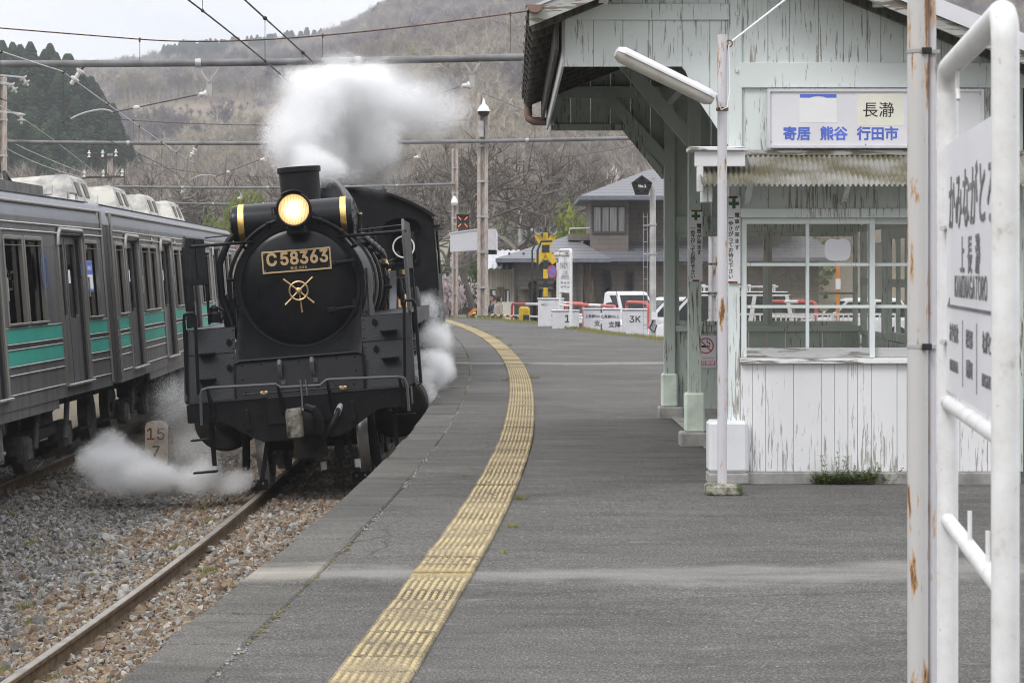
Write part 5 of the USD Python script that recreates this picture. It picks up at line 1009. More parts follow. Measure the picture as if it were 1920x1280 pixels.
# cab
YC = 8.4; cab = xf('cab', None, loco)
t = np.linspace(0, np.pi, 25); t = np.linspace(1, -1, 25); arc = [(1.37 * u, 3.64 - 0.49 * abs(u) ** 2.2) for u in t]
wx, wz = L(757, 463, YC)[0], L(757, 463, YC)[2]; w0, w1 = L(732, 463, YC)[0], L(781, 463, YC)[0]; zt0, zt1 = L(757, 493, YC)[2], L(757, 433, YC)[2]
wall = sg.Polygon([(1.37, 1.25)] + arc + [(-1.37, 1.25)]).difference(sg.box(w0, zt0, w1, zt1)).difference(sg.box(-w1, zt0, -w0, zt1))
lp_('cab_front', MB().poly(wall, (0, YC + 0.03, 0), (1, 0, 0), (0, 0, 1), 0.03), 'loco_matt', cab, False)
P = [[(1.43 * u, y, 3.675 - 0.52 * abs(u) ** 2.2 + dz) for u in t] for y, dz in ((YC - 0.10, 0), (YC + 2.6, 0))]; lp_('cab_roof', MB().grid(np.array(P)).grid(np.array([P[0], [(x * 0.975, y, z - 0.03) for x, y, z in P[0]]])), 'loco_matt', cab)
for s in (-1, 1): lp_('cab_side', MB().poly(sg.box(YC + 0.03, 1.25, YC + 2.2, 3.12).difference(sg.box(YC + 0.5, 2.3, YC + 1.7, 2.95)), (s * 1.36, 0, 0), (0, 1, 0), (0, 0, 1), 0.03), 'loco_matt', cab, False); lp_('rain_strip', MB().box((s * 1.44, YC + 1.2, 3.0), (0.09, 2.4, 0.03)), 'loco_black', cab)
for s in (-1, 1):
    a, b_ = (w0, w1) if s > 0 else (-w1, -w0); win = xf('cab_window', None, cab)
    b = MB()
    for q in ((a, (zt0 + zt1) / 2, 0.035, zt1 - zt0 + 0.07), (b_, (zt0 + zt1) / 2, 0.035, zt1 - zt0 + 0.07)): b.box((q[0], YC - 0.015, q[1]), (q[2], 0.03, q[3]))
    for z in (zt0, zt1): b.box(((a + b_) / 2, YC - 0.013, z), (b_ - a, 0.026, 0.035))
    lp_('window_frame', b, 'loco_black', win, False); lp_('glass', MB().box(((a + b_) / 2, YC + 0.012, (zt0 + zt1) / 2), (b_ - a, 0.004, zt1 - zt0)), 'window_glass', win, False)
    cxw = wx if s > 0 else -wx; lp_('clear_view_ring', MB().ring((cxw, YC - 0.035, wz), YV, 0.155, 0.012, 36, 8), 'enamel', win); lp_('ring_hub', MB().cyl((cxw, YC - 0.05, wz), (cxw, YC, wz), 0.022, 10), 'loco_black', win)
    lp_('window_visor', MB().grid(np.stack([np.stack([(a + b_) / 2 + (0.5 * (b_ - a) + 0.09) * np.cos(tt), 0 * tt + y, zt1 + 0.02 + 0.17 * np.sin(tt) ** 0.8], -1) for tt in [np.linspace(0, np.pi, 13)] for y in (YC - 0.20, YC)], 0)), 'loco_black', win)
lp_('cab_inside', MB().box((0, YC + 2.15, 2.2), (2.6, 0.05, 1.7)), 'loco_matt', cab)
w_ = L(720, 372, YC + 0.3); lp_('whistle', MB().lathe([(0.05, -0.1), (0.05, 0.0), (0.075, 0.02), (0.08, 0.06), (0.05, 0.08), (0.055, 0.13), (0.03, 0.16), (0.0, 0.2)], w_, (0, 0, 1), 14), 'loco_black'); lp_('whistle_pipe', MB().ring(w_ + (0.11, 0, -0.01), YV, 0.035, 0.012, 16, 6), 'loco_black')
lp_('cab_handrail', MB().tube([L(806, 487, YC + 0.2), L(811, 490, YC + 0.2), L(814, 500, YC + 0.2), L(816, 570, YC + 0.2)], 0.018, 6), 'loco_grey')
# cylinders, wheels, frames
for s in (-1, 1):
    lp_('cylinder', MB().lathe([(0, 1.25), (0.33, 1.25), (0.36, 1.28), (0.36, 2.35), (0, 2.35)], (s * 0.99, 0, 0.80), YV, 28), 'loco_dirt'); lp_('valve_chest', MB().lathe([(0, 1.15), (0.16, 1.15), (0.2, 1.2), (0.2, 2.4)], (s * 0.97, 0, 1.30), YV, 20), 'loco_dirt')
    lp_('cylinder_cover', MB().lathe([(0, 1.18), (0.10, 1.18), (0.12, 1.22), (0.12, 1.26)], (s * 0.99, 0, 0.80), YV, 16), 'loco_black')
    pc_ = np.array([s * 0.93, 0.75, 0.72]); lp_('piston_guide', MB().cyl(pc_, pc_ + (0, 0.5, 0), 0.07, 14), 'loco_dirt')
    lp_('frame_plate', MB().box((s * 0.44, 5.0, 0.85), (0.05, 9.4, 0.55)), 'loco_dirt')
    lp_('guard_iron', MB().box((s * 0.575, 0.55, 0.085), (0.20, 0.03, 0.115), ch=0.004).bar((s * 0.54, 0.56, 0.12), (s * 0.44, 0.62, 0.6), 0.05, 0.03, up=(0, 1, 0)), 'loco_black'); rivets([(s * 0.575 + d, 0.533, 0.10) for d in (-0.05, 0.05)], 0.014, m='pale_steel')
    st = xf('foot_step', None, loco); xs_ = s * 1.02
    lp_('step_hanger', MB().box((xs_, 0.3, 0.62), (0.045, 0.06, 0.52)), 'loco_black', st)
    for z in ((0.30, 0.66) if s < 0 else (0.76, 0.40)): lp_('tread', MB().box((xs_ + s * 0.10, 0.27, z), (0.26, 0.16, 0.018)), 'loco_black', st)
    lp_('sand_pipe', MB().tube([(s * 0.72, 0.9, 0.85), (s * 0.72, 0.85, 0.5), (s * 0.74, 0.85, 0.25), (s * 0.78, 0.85, 0.15)], 0.045, 8), 'loco_dirt')
def wheel(x, y, r, s, tread, nsp):
    w = xf('wheel', None, loco); hub = MB()
    lp_('tyre', MB().lathe([(r - 0.07, -0.065), (r - 0.005, -0.065), (r, 0.0), (r + 0.028, 0.035), (r + 0.028, 0.062), (r - 0.07, 0.065), (r - 0.07, -0.065)], (x, y, r), (-s, 0, 0), 48), tread, w)
    hub.cyl((x - 0.07, y, r), (x + 0.07, y, r), r * 0.22, 18)
    for k in range(nsp): a = k / nsp * 2 * math.pi; d = np.array([0, math.cos(a), math.sin(a)]); hub.bar(np.array([x, y, r]) + d * r * 0.2, np.array([x, y, r]) + d * (r - 0.06), 0.05, 0.06, up=(1, 0, 0))
    lp_('spokes', hub, 'loco_dirt', w)
for s in (-1, 1):
    wheel(s * 0.585, 1.60, 0.455, s, 'steel_tread', 10)
    for y in (3.6, 5.2, 6.9): wheel(s * 0.585, y, 0.73, s, 'loco_grey', 14)
    lp_('side_rod', MB().bar((s * 0.80, 3.6, 0.55), (s * 0.80, 6.9, 0.55), 0.05, 0.10), 'pale_steel'); lp_('main_rod', MB().bar((s * 0.90, 2.4, 0.80), (s * 0.86, 5.2, 0.6), 0.05, 0.10), 'pale_steel')
lp_('axle', MB().cyl((-0.6, 1.6, 0.455), (0.6, 1.6, 0.455), 0.075, 12), 'loco_dirt'); lp_('truck_frame', MB().box((0, 1.6, 0.62), (0.9, 1.1, 0.22)), 'loco_dirt'); lp_('ash_pan', MB().box((0, 5.4, 0.75), (0.8, 6.4, 0.6)), 'loco_dirt')
lp_('signal_pickup', MB().box((0.37, 0.42, 0.36), (0.05, 0.05, 0.34)).box((0.37, 0.40, 0.19), (0.42, 0.07, 0.04)).box((0.37, 0.40, 0.42), (0.11, 0.03, 0.2)), 'loco_black')
for s in (-1, 1): lp_('pickup_coil', MB().cyl((0.37 + s * 0.19, 0.40, 0.20), (0.37 + s * 0.19, 0.40, 0.30), 0.035, 10), 'enamel')
# ---------------------------------------------------------------- silver electric train
def steel(name, col, rough, metal, streak=0.5):
    return mat(name, {'g': ('geometry', {}), 'map': ('mapping', {'scale': (3.5, 3.5, 0.35)}), 'n': ('noise_texture', {'scale': 1.0, 'detail': 6.0, 'roughness': 0.6}), 'r': ('rgb_ramp', {'ramp': [(0.3, np.array(col) * (1 - 0.45 * streak)), (0.7, np.array(col) * (1 + 0.15 * streak))]}),
        'rr': ('math', {'math_type': 'multiply_add', 'value2': 0.3, 'value3': rough - 0.14}), 'p': ('principled_bsdf', {'metallic': metal})},
        [('g.position', 'map.vector'), ('map.vector', 'n.vector'), ('n.fac', 'r.fac'), ('r.color', 'p.base_color'), ('n.fac', 'rr.value1'), ('rr.value', 'p.roughness')])
steel('stainless', (0.185, 0.182, 0.185), 0.34, 0.75, 0.3); steel('stainless_bright', (0.62, 0.61, 0.58), 0.3, 0.9, 0.2); steel('stainless_frame', (0.33, 0.315, 0.29), 0.35, 0.85, 0.15)
steel('train_roof', (0.22, 0.225, 0.245), 0.6, 0.0, 0.4); plain('teal', (0.035, 0.235, 0.185), 0.4, var=0.06, scale=3); plain('aircon', (0.47, 0.455, 0.41), 0.7, scale=3, col2=(0.22, 0.22, 0.215), lo=0.36, hi=0.58); plain('grille', (0.14, 0.12, 0.10), 0.8)
plain('underframe', (0.022, 0.021, 0.02), 0.8, var=0.3); plain('under_grey', (0.085, 0.083, 0.078), 0.75, var=0.3); plain('rubber', (0.02, 0.02, 0.02), 0.7); plain('crest_navy', (0.03, 0.04, 0.09), 0.4); plain('crest_blue', (0.06, 0.10, 0.20), 0.4); plain('seat_dark', (0.02, 0.02, 0.022), 0.8)
plain('brown_body', (0.13, 0.075, 0.05), 0.6, var=0.15)
def frame_on(Y0, Y1, D, z):
    a, b = edge(Y0, D), edge(Y1, D); d = (b - a) / np.linalg.norm(b - a); M = np.eye(4); M[:3, :3] = np.array([[d[1], d[0], 0], [-d[0], d[1], 0], [0, 0, 1]]) @ rotm((0, 1, 0), -ROLL); M[:3, 3] = (*a, z); return M
def railcar(label, Y0, Y1, doors, flip):
    c = thing('electric_train_car', label, 'train car', M=frame_on(Y0, Y1, EMU_D, EMU_Z), group=None)
    Lc = float(np.linalg.norm(edge(Y1, EMU_D) - edge(Y0, EMU_D))); W = 1.40; P = lambda n, m, mt, par=c, s=False: put(n, m, mt, par, smooth=s)
    doors = sorted(doors); wins = []
    gaps = list(zip([0.0] + [d + 0.72 for d in doors], [d - 0.72 for d in doors] + [Lc]))
    for a, b in gaps:
        if b - a > 2.2: m_ = (a + b) / 2 - (0.28 if flip else 0.0); wins += [(m_ - 0.90, m_ - 0.07), (m_ + 0.07, m_ + 0.90)]
        elif b - a > 0.9: wins += [((a + b) / 2 - 0.38 + (0.12 if a == 0 else -0.12), (a + b) / 2 + 0.38 + (0.12 if a == 0 else -0.12))]
    wall = sg.box(0, 0.95, Lc, 3.12)
    for d in doors: wall = wall.difference(sg.box(d - 0.66, 1.10, d + 0.66, 2.93))
    for a, b in wins: wall = wall.difference(sg.box(a, 1.90, b, 2.84))
    P('body_side', MB().poly(wall, (W - 0.035, 0, 0), (0, 1, 0), (0, 0, 1), 0.035), 'stainless'); P('body_side', MB().box((-W + 0.02, Lc / 2, 2.03), (0.04, Lc, 2.17)), 'stainless')
    for y in (0.02, Lc - 0.02): P('body_end', MB().poly([(-W, 0.95), (W - 0.04, 0.95), (W - 0.04, 3.1), (0.9, 3.5), (-0.9, 3.5), (-W, 3.1)], (0, y + 0.02, 0), (1, 0, 0), (0, 0, 1), 0.04), 'stainless')
    P('interior', MB().box((0.55, Lc / 2, 1.5), (0.06, Lc - 0.2, 1.0)).box((0.2, Lc / 2, 1.06), (2.3, Lc - 0.2, 0.06)), 'seat_dark'); P('floor_edge', MB().box((W - 0.09, Lc / 2, 1.03), (0.1, Lc - 0.1, 0.12)), 'underframe')
    P('skirt', MB().box((W - 0.03, Lc / 2, 0.90), (0.03, Lc - 6.4, 0.13)), 'stainless')
    t = np.linspace(0, np.pi / 2, 9); arc = [(W + 0.0, 3.12)] + [(W - 0.32 + 0.32 * math.cos(a), 3.16 + 0.30 * math.sin(a)) for a in t] + [(0.55, 3.56), (0.0, 3.60)]; arc = arc + [(-x, z) for x, z in arc[-2::-1]]
    ys = np.array([0, 0.02, 0.10, 0.3, Lc - 0.3, Lc - 0.10, Lc - 0.02, Lc]); k = np.array([0, 0.6, 0.9, 1, 1, 0.9, 0.6, 0])
    P('roof', MB().grid(np.stack([np.array([(x, y, 3.12 + (z - 3.12) * kk) for x, z in arc]) for y, kk in zip(ys, k)], 0)), 'train_roof', c, 40)
    P('gutter', MB().bar((W - 0.015, 0.05, 3.285), (W - 0.015, Lc - 0.05, 3.285), 0.05, 0.035, ch=0.01), 'stainless_frame'); P('gutter', MB().bar((W - 0.13, 0.1, 3.415), (W - 0.13, Lc - 0.1, 3.415), 0.02, 0.012), 'rubber')
    for z in (3.04, 2.95): P('conduit', MB().tube([(W + 0.018, 0.06, z), (W + 0.018, Lc - 0.06, z)], 0.011, 6), 'stainless_bright', c, True)
    for y in np.arange(1.4, Lc, 3.1): P('conduit_clip', MB().lathe([(0.05, 0), (0.058, 0.008), (0.03, 0.02), (0.02, 0.035), (0, 0.04)], (W, y, 2.96), (1, 0, 0), 12), 'stainless_frame', c, 40)
    # bright beads and the teal bands between the doors
    for a, b in gaps:
        a, b = a + 0.03, b - 0.03
        if b - a < 0.3: continue
        for z in (1.845, 1.665, 1.605, 1.42, 1.325, 1.11): P('bead', MB().bar((W + 0.008, a, z), (W + 0.008, b, z), 0.016, 0.016, ch=0.005), 'stainless_bright')
        for z0, z1 in ((1.678, 1.832), (1.432, 1.592)): P('teal_band', MB().box((W + 0.003, (a + b) / 2, (z0 + z1) / 2), (0.006, b - a - 0.05, z1 - z0)), 'teal')
        P('shadow_rib', MB().box((W + 0.003, (a + b) / 2, 1.635), (0.01, b - a - 0.04, 0.02)), 'underframe'); P('side_seam', MB().bar((W + 0.002, a, 2.78), (W + 0.002, b, 2.78), 0.004, 0.008), 'stainless_frame')  # dark strip between the two middle beads, then a thin seam line
    for d in doors:
        dr = xf('door', None, c)
        for s in (-1, 1):
            leaf = sg.box(d + (0 if s > 0 else -0.66), 1.10, d + (0.66 if s > 0 else 0), 2.93).difference(sg.box(d + s * 0.33 - 0.19, 1.95, d + s * 0.33 + 0.19, 2.78).buffer(0.05))
            lf = put('door_leaf', MB().poly(leaf, (W - 0.09, 0, 0), (0, 1, 0), (0, 0, 1), 0.03), 'stainless', dr); put('door_glass', MB().box((W - 0.082, d + s * 0.33, 2.365), (0.006, 0.5, 0.95)), 'dark_glass', dr)
            put('notice', MB().box((W - 0.077, d + s * 0.33 - 0.08, 2.42), (0.002, 0.11, 0.17)), 'sign_paper', dr)
        [put('door_frame', MB().box((W - 0.02, d + u, 2.02), (0.10, 0.055, 1.86), ch=0.012), 'stainless_frame', dr) for u in (-0.69, 0.69)]
        put('door_hood', MB().tube([(W + 0.02, d - 0.71, 2.80), (W + 0.025, d - 0.70, 2.92), (W + 0.03, d - 0.62, 2.99), (W + 0.03, d + 0.62, 2.99), (W + 0.025, d + 0.70, 2.92), (W + 0.02, d + 0.71, 2.80)], 0.035, 8), 'stainless_frame', dr, 50)
        put('door_seam', MB().box((W - 0.058, d, 2.0), (0.004, 0.012, 1.8)), 'rubber', dr); put('door_edge', MB().box((W - 0.05, d + 0.65, 2.0), (0.05, 0.02, 1.8)), 'rubber', dr); put('door_sill', MB().box((W + 0.02, d, 1.085), (0.09, 1.42, 0.03), ch=0.006), 'stainless_bright', dr)
        put('door_lamp', MB().box((W + 0.01, d + 1.0, 2.28), (0.02, 0.035, 0.26), ch=0.006), 'stainless_bright', dr)
    for a, b in wins:
        w = xf('window', None, c)
        put('glass', MB().box((W - 0.05, (a + b) / 2, 2.37), (0.005, b - a, 0.94)), 'dark_glass', w)
        put('window_frame', MB().box((W - 0.01, a - 0.02, 2.37), (0.06, 0.045, 1.02), ch=0.008).box((W - 0.01, b + 0.02, 2.37), (0.06, 0.045, 1.02), ch=0.008).box((W - 0.01, (a + b) / 2, 2.865), (0.06, b - a, 0.05), ch=0.008), 'stainless_frame', w)
        put('window_ledge', MB().box((W + 0.005, (a + b) / 2, 1.885), (0.07, b - a + 0.06, 0.03), ch=0.006), 'stainless_frame', w); put('blind', MB().box((W - 0.06, (a + b) / 2, 1.935), (0.01, b - a, 0.07)), 'sign_paper', w); put('blind', MB().box((W - 0.06, (a + b) / 2, 2.815), (0.01, b - a, 0.05)), 'sign_paper', w)
        put('curtain', MB().box((W - 0.16, b - 0.13, 2.37), (0.03, 0.22, 0.93)), 'seat_dark', w)
    # bogies and boxes below the floor
    for y in (3.0, Lc - 3.0):
        bg = xf('bogie', None, c)
        put('bogie_frame', MB().box((1.05, y, 0.55), (0.14, 2.9, 0.16), ch=0.03).box((1.05, y, 0.72), (0.2, 0.9, 0.2), ch=0.03), 'underframe', bg); put('bogie_frame', MB().box((-1.05, y, 0.55), (0.14, 2.9, 0.16)), 'underframe', bg)
        for dy in (-1.05, 1.05):
            for s in (-1, 1): put('wheel', MB().lathe([(0, -0.07), (0.42, -0.07), (0.43, 0.03), (0.455, 0.065), (0, 0.065)], (s * 0.585, y + dy, 0.43), (-s, 0, 0), 32), 'loco_grey', bg, smooth=35)
            put('axle_box', MB().box((1.12, y + dy, 0.43), (0.16, 0.30, 0.30), ch=0.04), 'under_grey', bg); [put('spring', MB().lathe([(0.10, 0), (0.10, 0.22), (0.06, 0.24)], (1.08, y + dy + u, 0.38), (0, 0, 1), 12), 'underframe', bg, smooth=35) for u in (-0.26, 0.26)]
        put('air_spring', MB().lathe([(0.2, 0), (0.27, 0.05), (0.27, 0.12), (0.2, 0.17)], (1.0, y, 0.76), (0, 0, 1), 18), 'rubber', bg, smooth=35); [put('damper', MB().tube([(1.24, y + u, 0.92), (1.22, y + u - 0.2, 0.42)], 0.035, 8), 'under_grey', bg, smooth=35) for u in (0.9, -0.7)]
    for k, (y, l, h, m_) in enumerate(((6.6, 1.1, 0.55, 'under_grey'), (8.2, 1.6, 0.62, 'underframe'), (10.2, 1.3, 0.5, 'under_grey'), (11.9, 1.4, 0.62, 'underframe'), (13.4, 0.9, 0.5, 'under_grey'))):
        P('equipment_box', MB().box((0.95, y, 0.88 - h / 2), (0.7, l, h), ch=0.02), m_); P('box_lid', MB().box((1.31, y, 0.88 - h / 2), (0.02, l * 0.8, h * 0.8), ch=0.006), m_)
    for y in (0.5, Lc - 0.5): P('hanger', MB().tube([(1.2, y, 0.9), (1.22, y, 0.75), (1.15, y + 0.1, 0.45), (1.0, y + 0.1, 0.42)], 0.02, 6), 'under_grey')
    P('coupling_gear', MB().box((0, -0.15, 0.75), (0.4, 0.5, 0.3)), 'underframe'); P('underfloor', MB().box((-0.1, Lc / 2, 0.86), (2.2, Lc - 0.4, 0.1)), 'underframe')
    P('drain_pipe', MB().tube([(W + 0.01, (Lc - 0.06) if flip else 0.06, 3.28), (W + 0.015, (Lc - 0.06) if flip else 0.06, 1.0)], 0.022, 8), 'stainless_frame', c, True)
    return c, Lc, W
carA, LA, WA = railcar('silver commuter train car with dark crest, nearest car of the train', 10.3, 30.15, [19.9 - 2.45, 19.9 - 6.75, 19.9 - 11.05, 19.9 - 15.35], True)
yy = LA - 3.50
cr = xf('crest', None, carA)
put('crest_disc', MB().poly(affinity.scale(sg.Point(yy, 2.48).buffer(1.0), 0.19, 0.25), (WA + 0.001, 0, 0), (0, 1, 0), (0, 0, 1), 0.006), 'crest_navy', cr); put('crest_ring', MB().poly(affinity.scale(sg.Point(yy, 2.48).buffer(1.0).difference(sg.Point(yy, 2.48).buffer(0.84)).union(sg.Point(yy, 2.62).buffer(0.34).difference(sg.Point(yy, 2.62).buffer(0.22))).union(sg.Point(yy, 2.36).buffer(0.3).difference(sg.Point(yy, 2.36).buffer(0.2))), 0.165, 0.20, origin=(yy, 2.48)), (WA + 0.007, 0, 0), (0, 1, 0), (0, 0, 1), 0.002), 'crest_blue', cr)
def poster(car, y, W):
    p = xf('window_notice', None, car); put('notice_sheet', MB().box((W - 0.044, y, 2.42), (0.003, 0.34, 0.40)), 'sign_paper', p); put('notice_head', MB().box((W - 0.042, y, 2.53), (0.002, 0.34, 0.17)), 'ink_blue', p); put('notice_foot', MB().box((W - 0.042, y, 2.235), (0.002, 0.34, 0.035)), 'ink_blue', p)
    b = MB(); text(b, 'お知らせ', (W - 0.041, y - 0.13, 2.505), (0, 1, 0), (0, 0, 1), 0.065, 0.001, 2); put('lettering', b, 'sign_paper', p)
poster(carA, LA - 0.72, WA); put('wheelchair_mark', MB().box((WA + 0.002, LA - 1.42, 2.5), (0.003, 0.08, 0.16)), 'crest_blue', carA)
# roof gear at the far end of the first car
put('roof_rail', MB().box((0.75, LA - 4.0, 3.60), (0.06, 7.0, 0.12)), 'under_grey', carA); put('roof_box', MB().box((0.35, LA - 2.9, 3.86), (0.75, 1.0, 0.24), ch=0.03), 'underframe', carA); put('roof_box', MB().box((0.2, LA - 4.6, 3.78), (0.9, 0.7, 0.26), ch=0.03), 'underframe', carA)
for i in range(5): put('roof_cable', MB().tube([(0.72, LA - 5.0 + 0.7 * i, 3.60), (0.68, LA - 4.9 + 0.7 * i, 3.78), (0.60, LA - 4.6 + 0.7 * i, 3.80), (0.62, LA - 4.2 + 0.7 * i, 3.62)], 0.028, 8), 'rubber', carA, smooth=True)
for i in range(2): put('roof_insulator', MB().lathe([(0.04, 0), (0.07, 0.03), (0.045, 0.06), (0.07, 0.09), (0.045, 0.12), (0.05, 0.16)], (0.55, LA - 1.9 - 0.25 * i, 3.56), (0, 0, 1), 12), 'alu', carA, smooth=30)
put('roof_step', MB().tube([(1.15, LA - 0.7, 3.46), (1.15, LA - 0.7, 3.54), (1.15, LA - 0.2, 3.54), (1.15, LA - 0.2, 3.46)], 0.018, 6), 'stainless_frame', carA)
carB, LB, WB = railcar('silver commuter train car with four white roof coolers, second car of the train', 30.75, 50.4, [2.0, 6.1, 10.3, 14.6], False)
poster(carB, 0.62, WB)
for y in (3.1, 7.5, 11.6, 15.6):
    u = xf('roof_cooler', None, carB)
    hull = trimesh.convex.convex_hull(np.array([(sx * x, y + sy * l, z) for x, l, z in ((0.66, 1.02, 3.5), (0.64, 0.98, 3.62), (0.55, 0.72, 3.94), (0.47, 0.60, 4.00)) for sx in (-1, 1) for sy in (-1, 1)])); put('cooler_shell', MB().add(hull), 'aircon', u, smooth=22)
    for s in (-1, 1):
        for dy in (-0.38, 0.34): put('cooler_grille', MB().poly([(y + dy - 0.22, 3.66), (y + dy + 0.22, 3.66), (y + dy + 0.2, 3.94), (y + dy - 0.2, 3.94)], (s * 0.66, 0, 0), (0, 1, 0), (-s * 0.268, 0, 0.963), 0.03 * s), 'grille', u) if False else put('cooler_grille', MB().box((s * 0.597, y + dy, 3.77), (0.03, 0.36, 0.22), rotm((0, 1, 0), -s * 15.5)), 'grille', u)
    put('cooler_grille', MB().box((0, y - 0.86, 3.77), (0.6, 0.03, 0.18), rotm((1, 0, 0), -39)), 'aircon', u)
# old brown coach behind the train
bc = thing('brown_coach', 'old brown coach with grey roof behind the silver train', 'coach', M=frame_on(51.6, 68, EMU_D, EMU_Z))
put('body', MB().box((0, 8, 2.1), (2.7, 16, 2.2), ch=0.03), 'brown_body', bc); put('roof', MB().lathe([(1.30, 0), (1.30, 16)], (0, 0, 2.2), (0, 1, 0), 32), 'alu', bc, smooth=40)
for y in np.arange(1.0, 15.5, 1.45):
    w = xf('window', None, bc); put('window_frame', MB().box((1.36, y, 2.35), (0.03, 0.9, 0.85)), 'mint_green', w); put('glass', MB().box((1.37, y, 2.35), (0.03, 0.76, 0.7)), 'dark_glass', w)
put('frame', MB().box((0, 8, 0.85), (2.5, 16, 0.3)), 'underframe', bc)
# distance marker between the tracks
mk = thing('track_marker', 'weathered cream marker post with the figures 15 and 7 between the tracks', 'marker post', (-4.99, 31.4, -1.20))
plain('marker_cream', (0.66, 0.56, 0.44), 0.7, col2=(0.52, 0.41, 0.31), scale=8)
put('marker_board', MB().poly([(-0.155, 0.0), (0.155, 0.0), (0.155, 0.52), (0.13, 0.575), (0.06, 0.60), (-0.06, 0.60), (-0.13, 0.575), (-0.155, 0.52)], (0, 0.08, 0), (1, 0, 0), (0, 0, 1), 0.08), 'marker_cream', mk)
b = MB(); text(b, '15', (-0.005, -0.001, 0.34), (1, 0, 0), (0, 0, 1), 0.22, 0.003, 1, anchor='c'); put('lettering', b, 'rust', mk); b = MB(); text(b, '7', (0.0, -0.001, 0.10), (1, 0, 0), (0, 0, 1), 0.21, 0.003, 1, anchor='c'); put('lettering', b, 'ink_grey', mk)
# tender
td = thing('tender', 'black coal tender coupled behind the locomotive cab', 'tender', M=frame_on(35.9, 42.5, LOCO_D, LOCO_Z))
put('tank', MB().box((0.0, 3.3, 1.85), (2.6, 6.0, 1.5), ch=0.06), 'loco_matt', td); put('coal', MB().add(trimesh.Trimesh(*MB().box((0, 3, 2.7), (2.1, 4.5, 0.5), ch=0.2).get())), 'loco_dirt', td); put('tender_frame', MB().box((0, 3.3, 0.95), (2.3, 6.4, 0.3)), 'loco_dirt', td)
for s in (-1, 1):
    for y in (1.2, 2.7, 4.2, 5.6): put('wheel', MB().lathe([(0, -0.06), (0.43, -0.06), (0.43, 0.04), (0.46, 0.06), (0, 0.06)], (s * 0.58, y, 0.43), (-s, 0, 0), 28), 'loco_grey', td)
# ---------------------------------------------------------------- overhead line
plain('galvanised', (0.40, 0.40, 0.41), 0.5, 0.3, var=0.15, scale=3); plain('pipe_grey', (0.15, 0.15, 0.155), 0.55, var=0.2, scale=2); plain('wire_dark', (0.05, 0.045, 0.04), 0.7); plain('wire_pale', (0.45, 0.45, 0.46), 0.5, 0.4); plain('porcelain', (0.58, 0.57, 0.54), 0.3, var=0.05)
plain('old_concrete', (0.42, 0.385, 0.355), 0.9, scale=5, col2=(0.30, 0.235, 0.20), stretch=(4, 4, 1), lo=0.38, hi=0.6); plain('pole_concrete', (0.40, 0.40, 0.39), 0.85, var=0.15, scale=3); plain('wire_rust', (0.10, 0.05, 0.03), 0.8)
rusty('bracket_paint', (0.42, 0.42, 0.41), -0.02)
def insulator(mb, p, d, n=2, r=0.085):
    d = np.asarray(d, float); d /= np.linalg.norm(d); prof = []
    for i in range(n): prof += [(0.035, i * 0.16), (r, i * 0.16 + 0.02), (r * 0.9, i * 0.16 + 0.05), (0.04, i * 0.16 + 0.07), (0.04, i * 0.16 + 0.14)]
    return mb.lathe([(0, 0)] + prof + [(0, n * 0.16)], p, d, 12)
def ground_at(X, Y): return -1.45
# slim built-up concrete posts of two flanges with ties
def built_post(label, X, Y, z0, z1, w, group=None, m='old_concrete', cat='post'):
    t = thing('line_post', label, cat, (X, Y, z0), group=group); h = z1 - z0
    for s in (-1, 1): put('flange', MB().box((s * w * 0.34, 0, h / 2), (w * 0.32, w * 0.75, h), ch=0.015), m, t)
    put('web', MB().box((0, 0.02, h / 2), (w * 0.36, w * 0.3, h)), m, t)
    for z in np.arange(1.0, h, 1.12): put('tie', MB().box((0, 0, z), (w * 1.08, w * 0.8, 0.06)), 'galvanised', t)
    return t
p1 = built_post('pale rust streaked line post with a hooded lamp at the far end of the platform', at(905, 597, 71)[0], 71, -0.02, 7.1, 0.34)
put('post_foot', MB().box((0, 0, 0.04), (0.52, 0.5, 0.16), ch=0.02), 'mossy_concrete', p1)
lm = at(907, 208, 70.7) - (at(905, 597, 71)[0], 71, -0.02); lamp = xf('lamp', None, p1); put('lamp_hood', MB().lathe([(0.03, 0.38), (0.06, 0.22), (0.15, 0.12), (0.20, 0.0), (0.20, -0.02)], lm, (0, 0, 1), 20), 'enamel', lamp, smooth=40); put('lamp_bowl', MB().lathe([(0.195, -0.02), (0.17, -0.10), (0.10, -0.17), (0, -0.19)], lm, (0, 0, 1), 20), 'rubber', lamp, smooth=40); put('lamp_arm', MB().tube([lm + (0, 0, 0.35), lm + (-0.02, 0.15, 0.4), lm + (-0.03, 0.3, 0.3)], 0.03, 6), 'galvanised', lamp)
put('cable_box', MB().box(at(902, 242, 70.75) - (at(905, 597, 71)[0], 71, -0.02), (0.16, 0.14, 0.5)), 'galvanised', p1)
p2 = built_post('reddish pale line post carrying the crossing warning display', at(853, 588, 100)[0], 100, -0.5, 6.95, 0.29)
d = at(852, 380, 99.7) - (at(853, 588, 100)[0], 100, -0.5); put('lamp_hood', MB().lathe([(0.03, 0.3), (0.12, 0.15), (0.17, 0.0), (0.1, -0.1), (0, -0.12)], d, (0, 0, 1), 14), 'enamel', p2, smooth=40)
p4 = built_post('rusty lattice line post at the left edge behind the train roof', at(3, 300, 70)[0], 70, -1.5, 7.55, 0.30)
p5 = built_post('pale line post seen through the waiting room window', 3.42, 38, -1.0, 5.9, 0.17, m='pole_paint')
built_post('line post beyond the train on the left outside the tracks', -13.6, 38, -1.6, 6.2, 0.3)
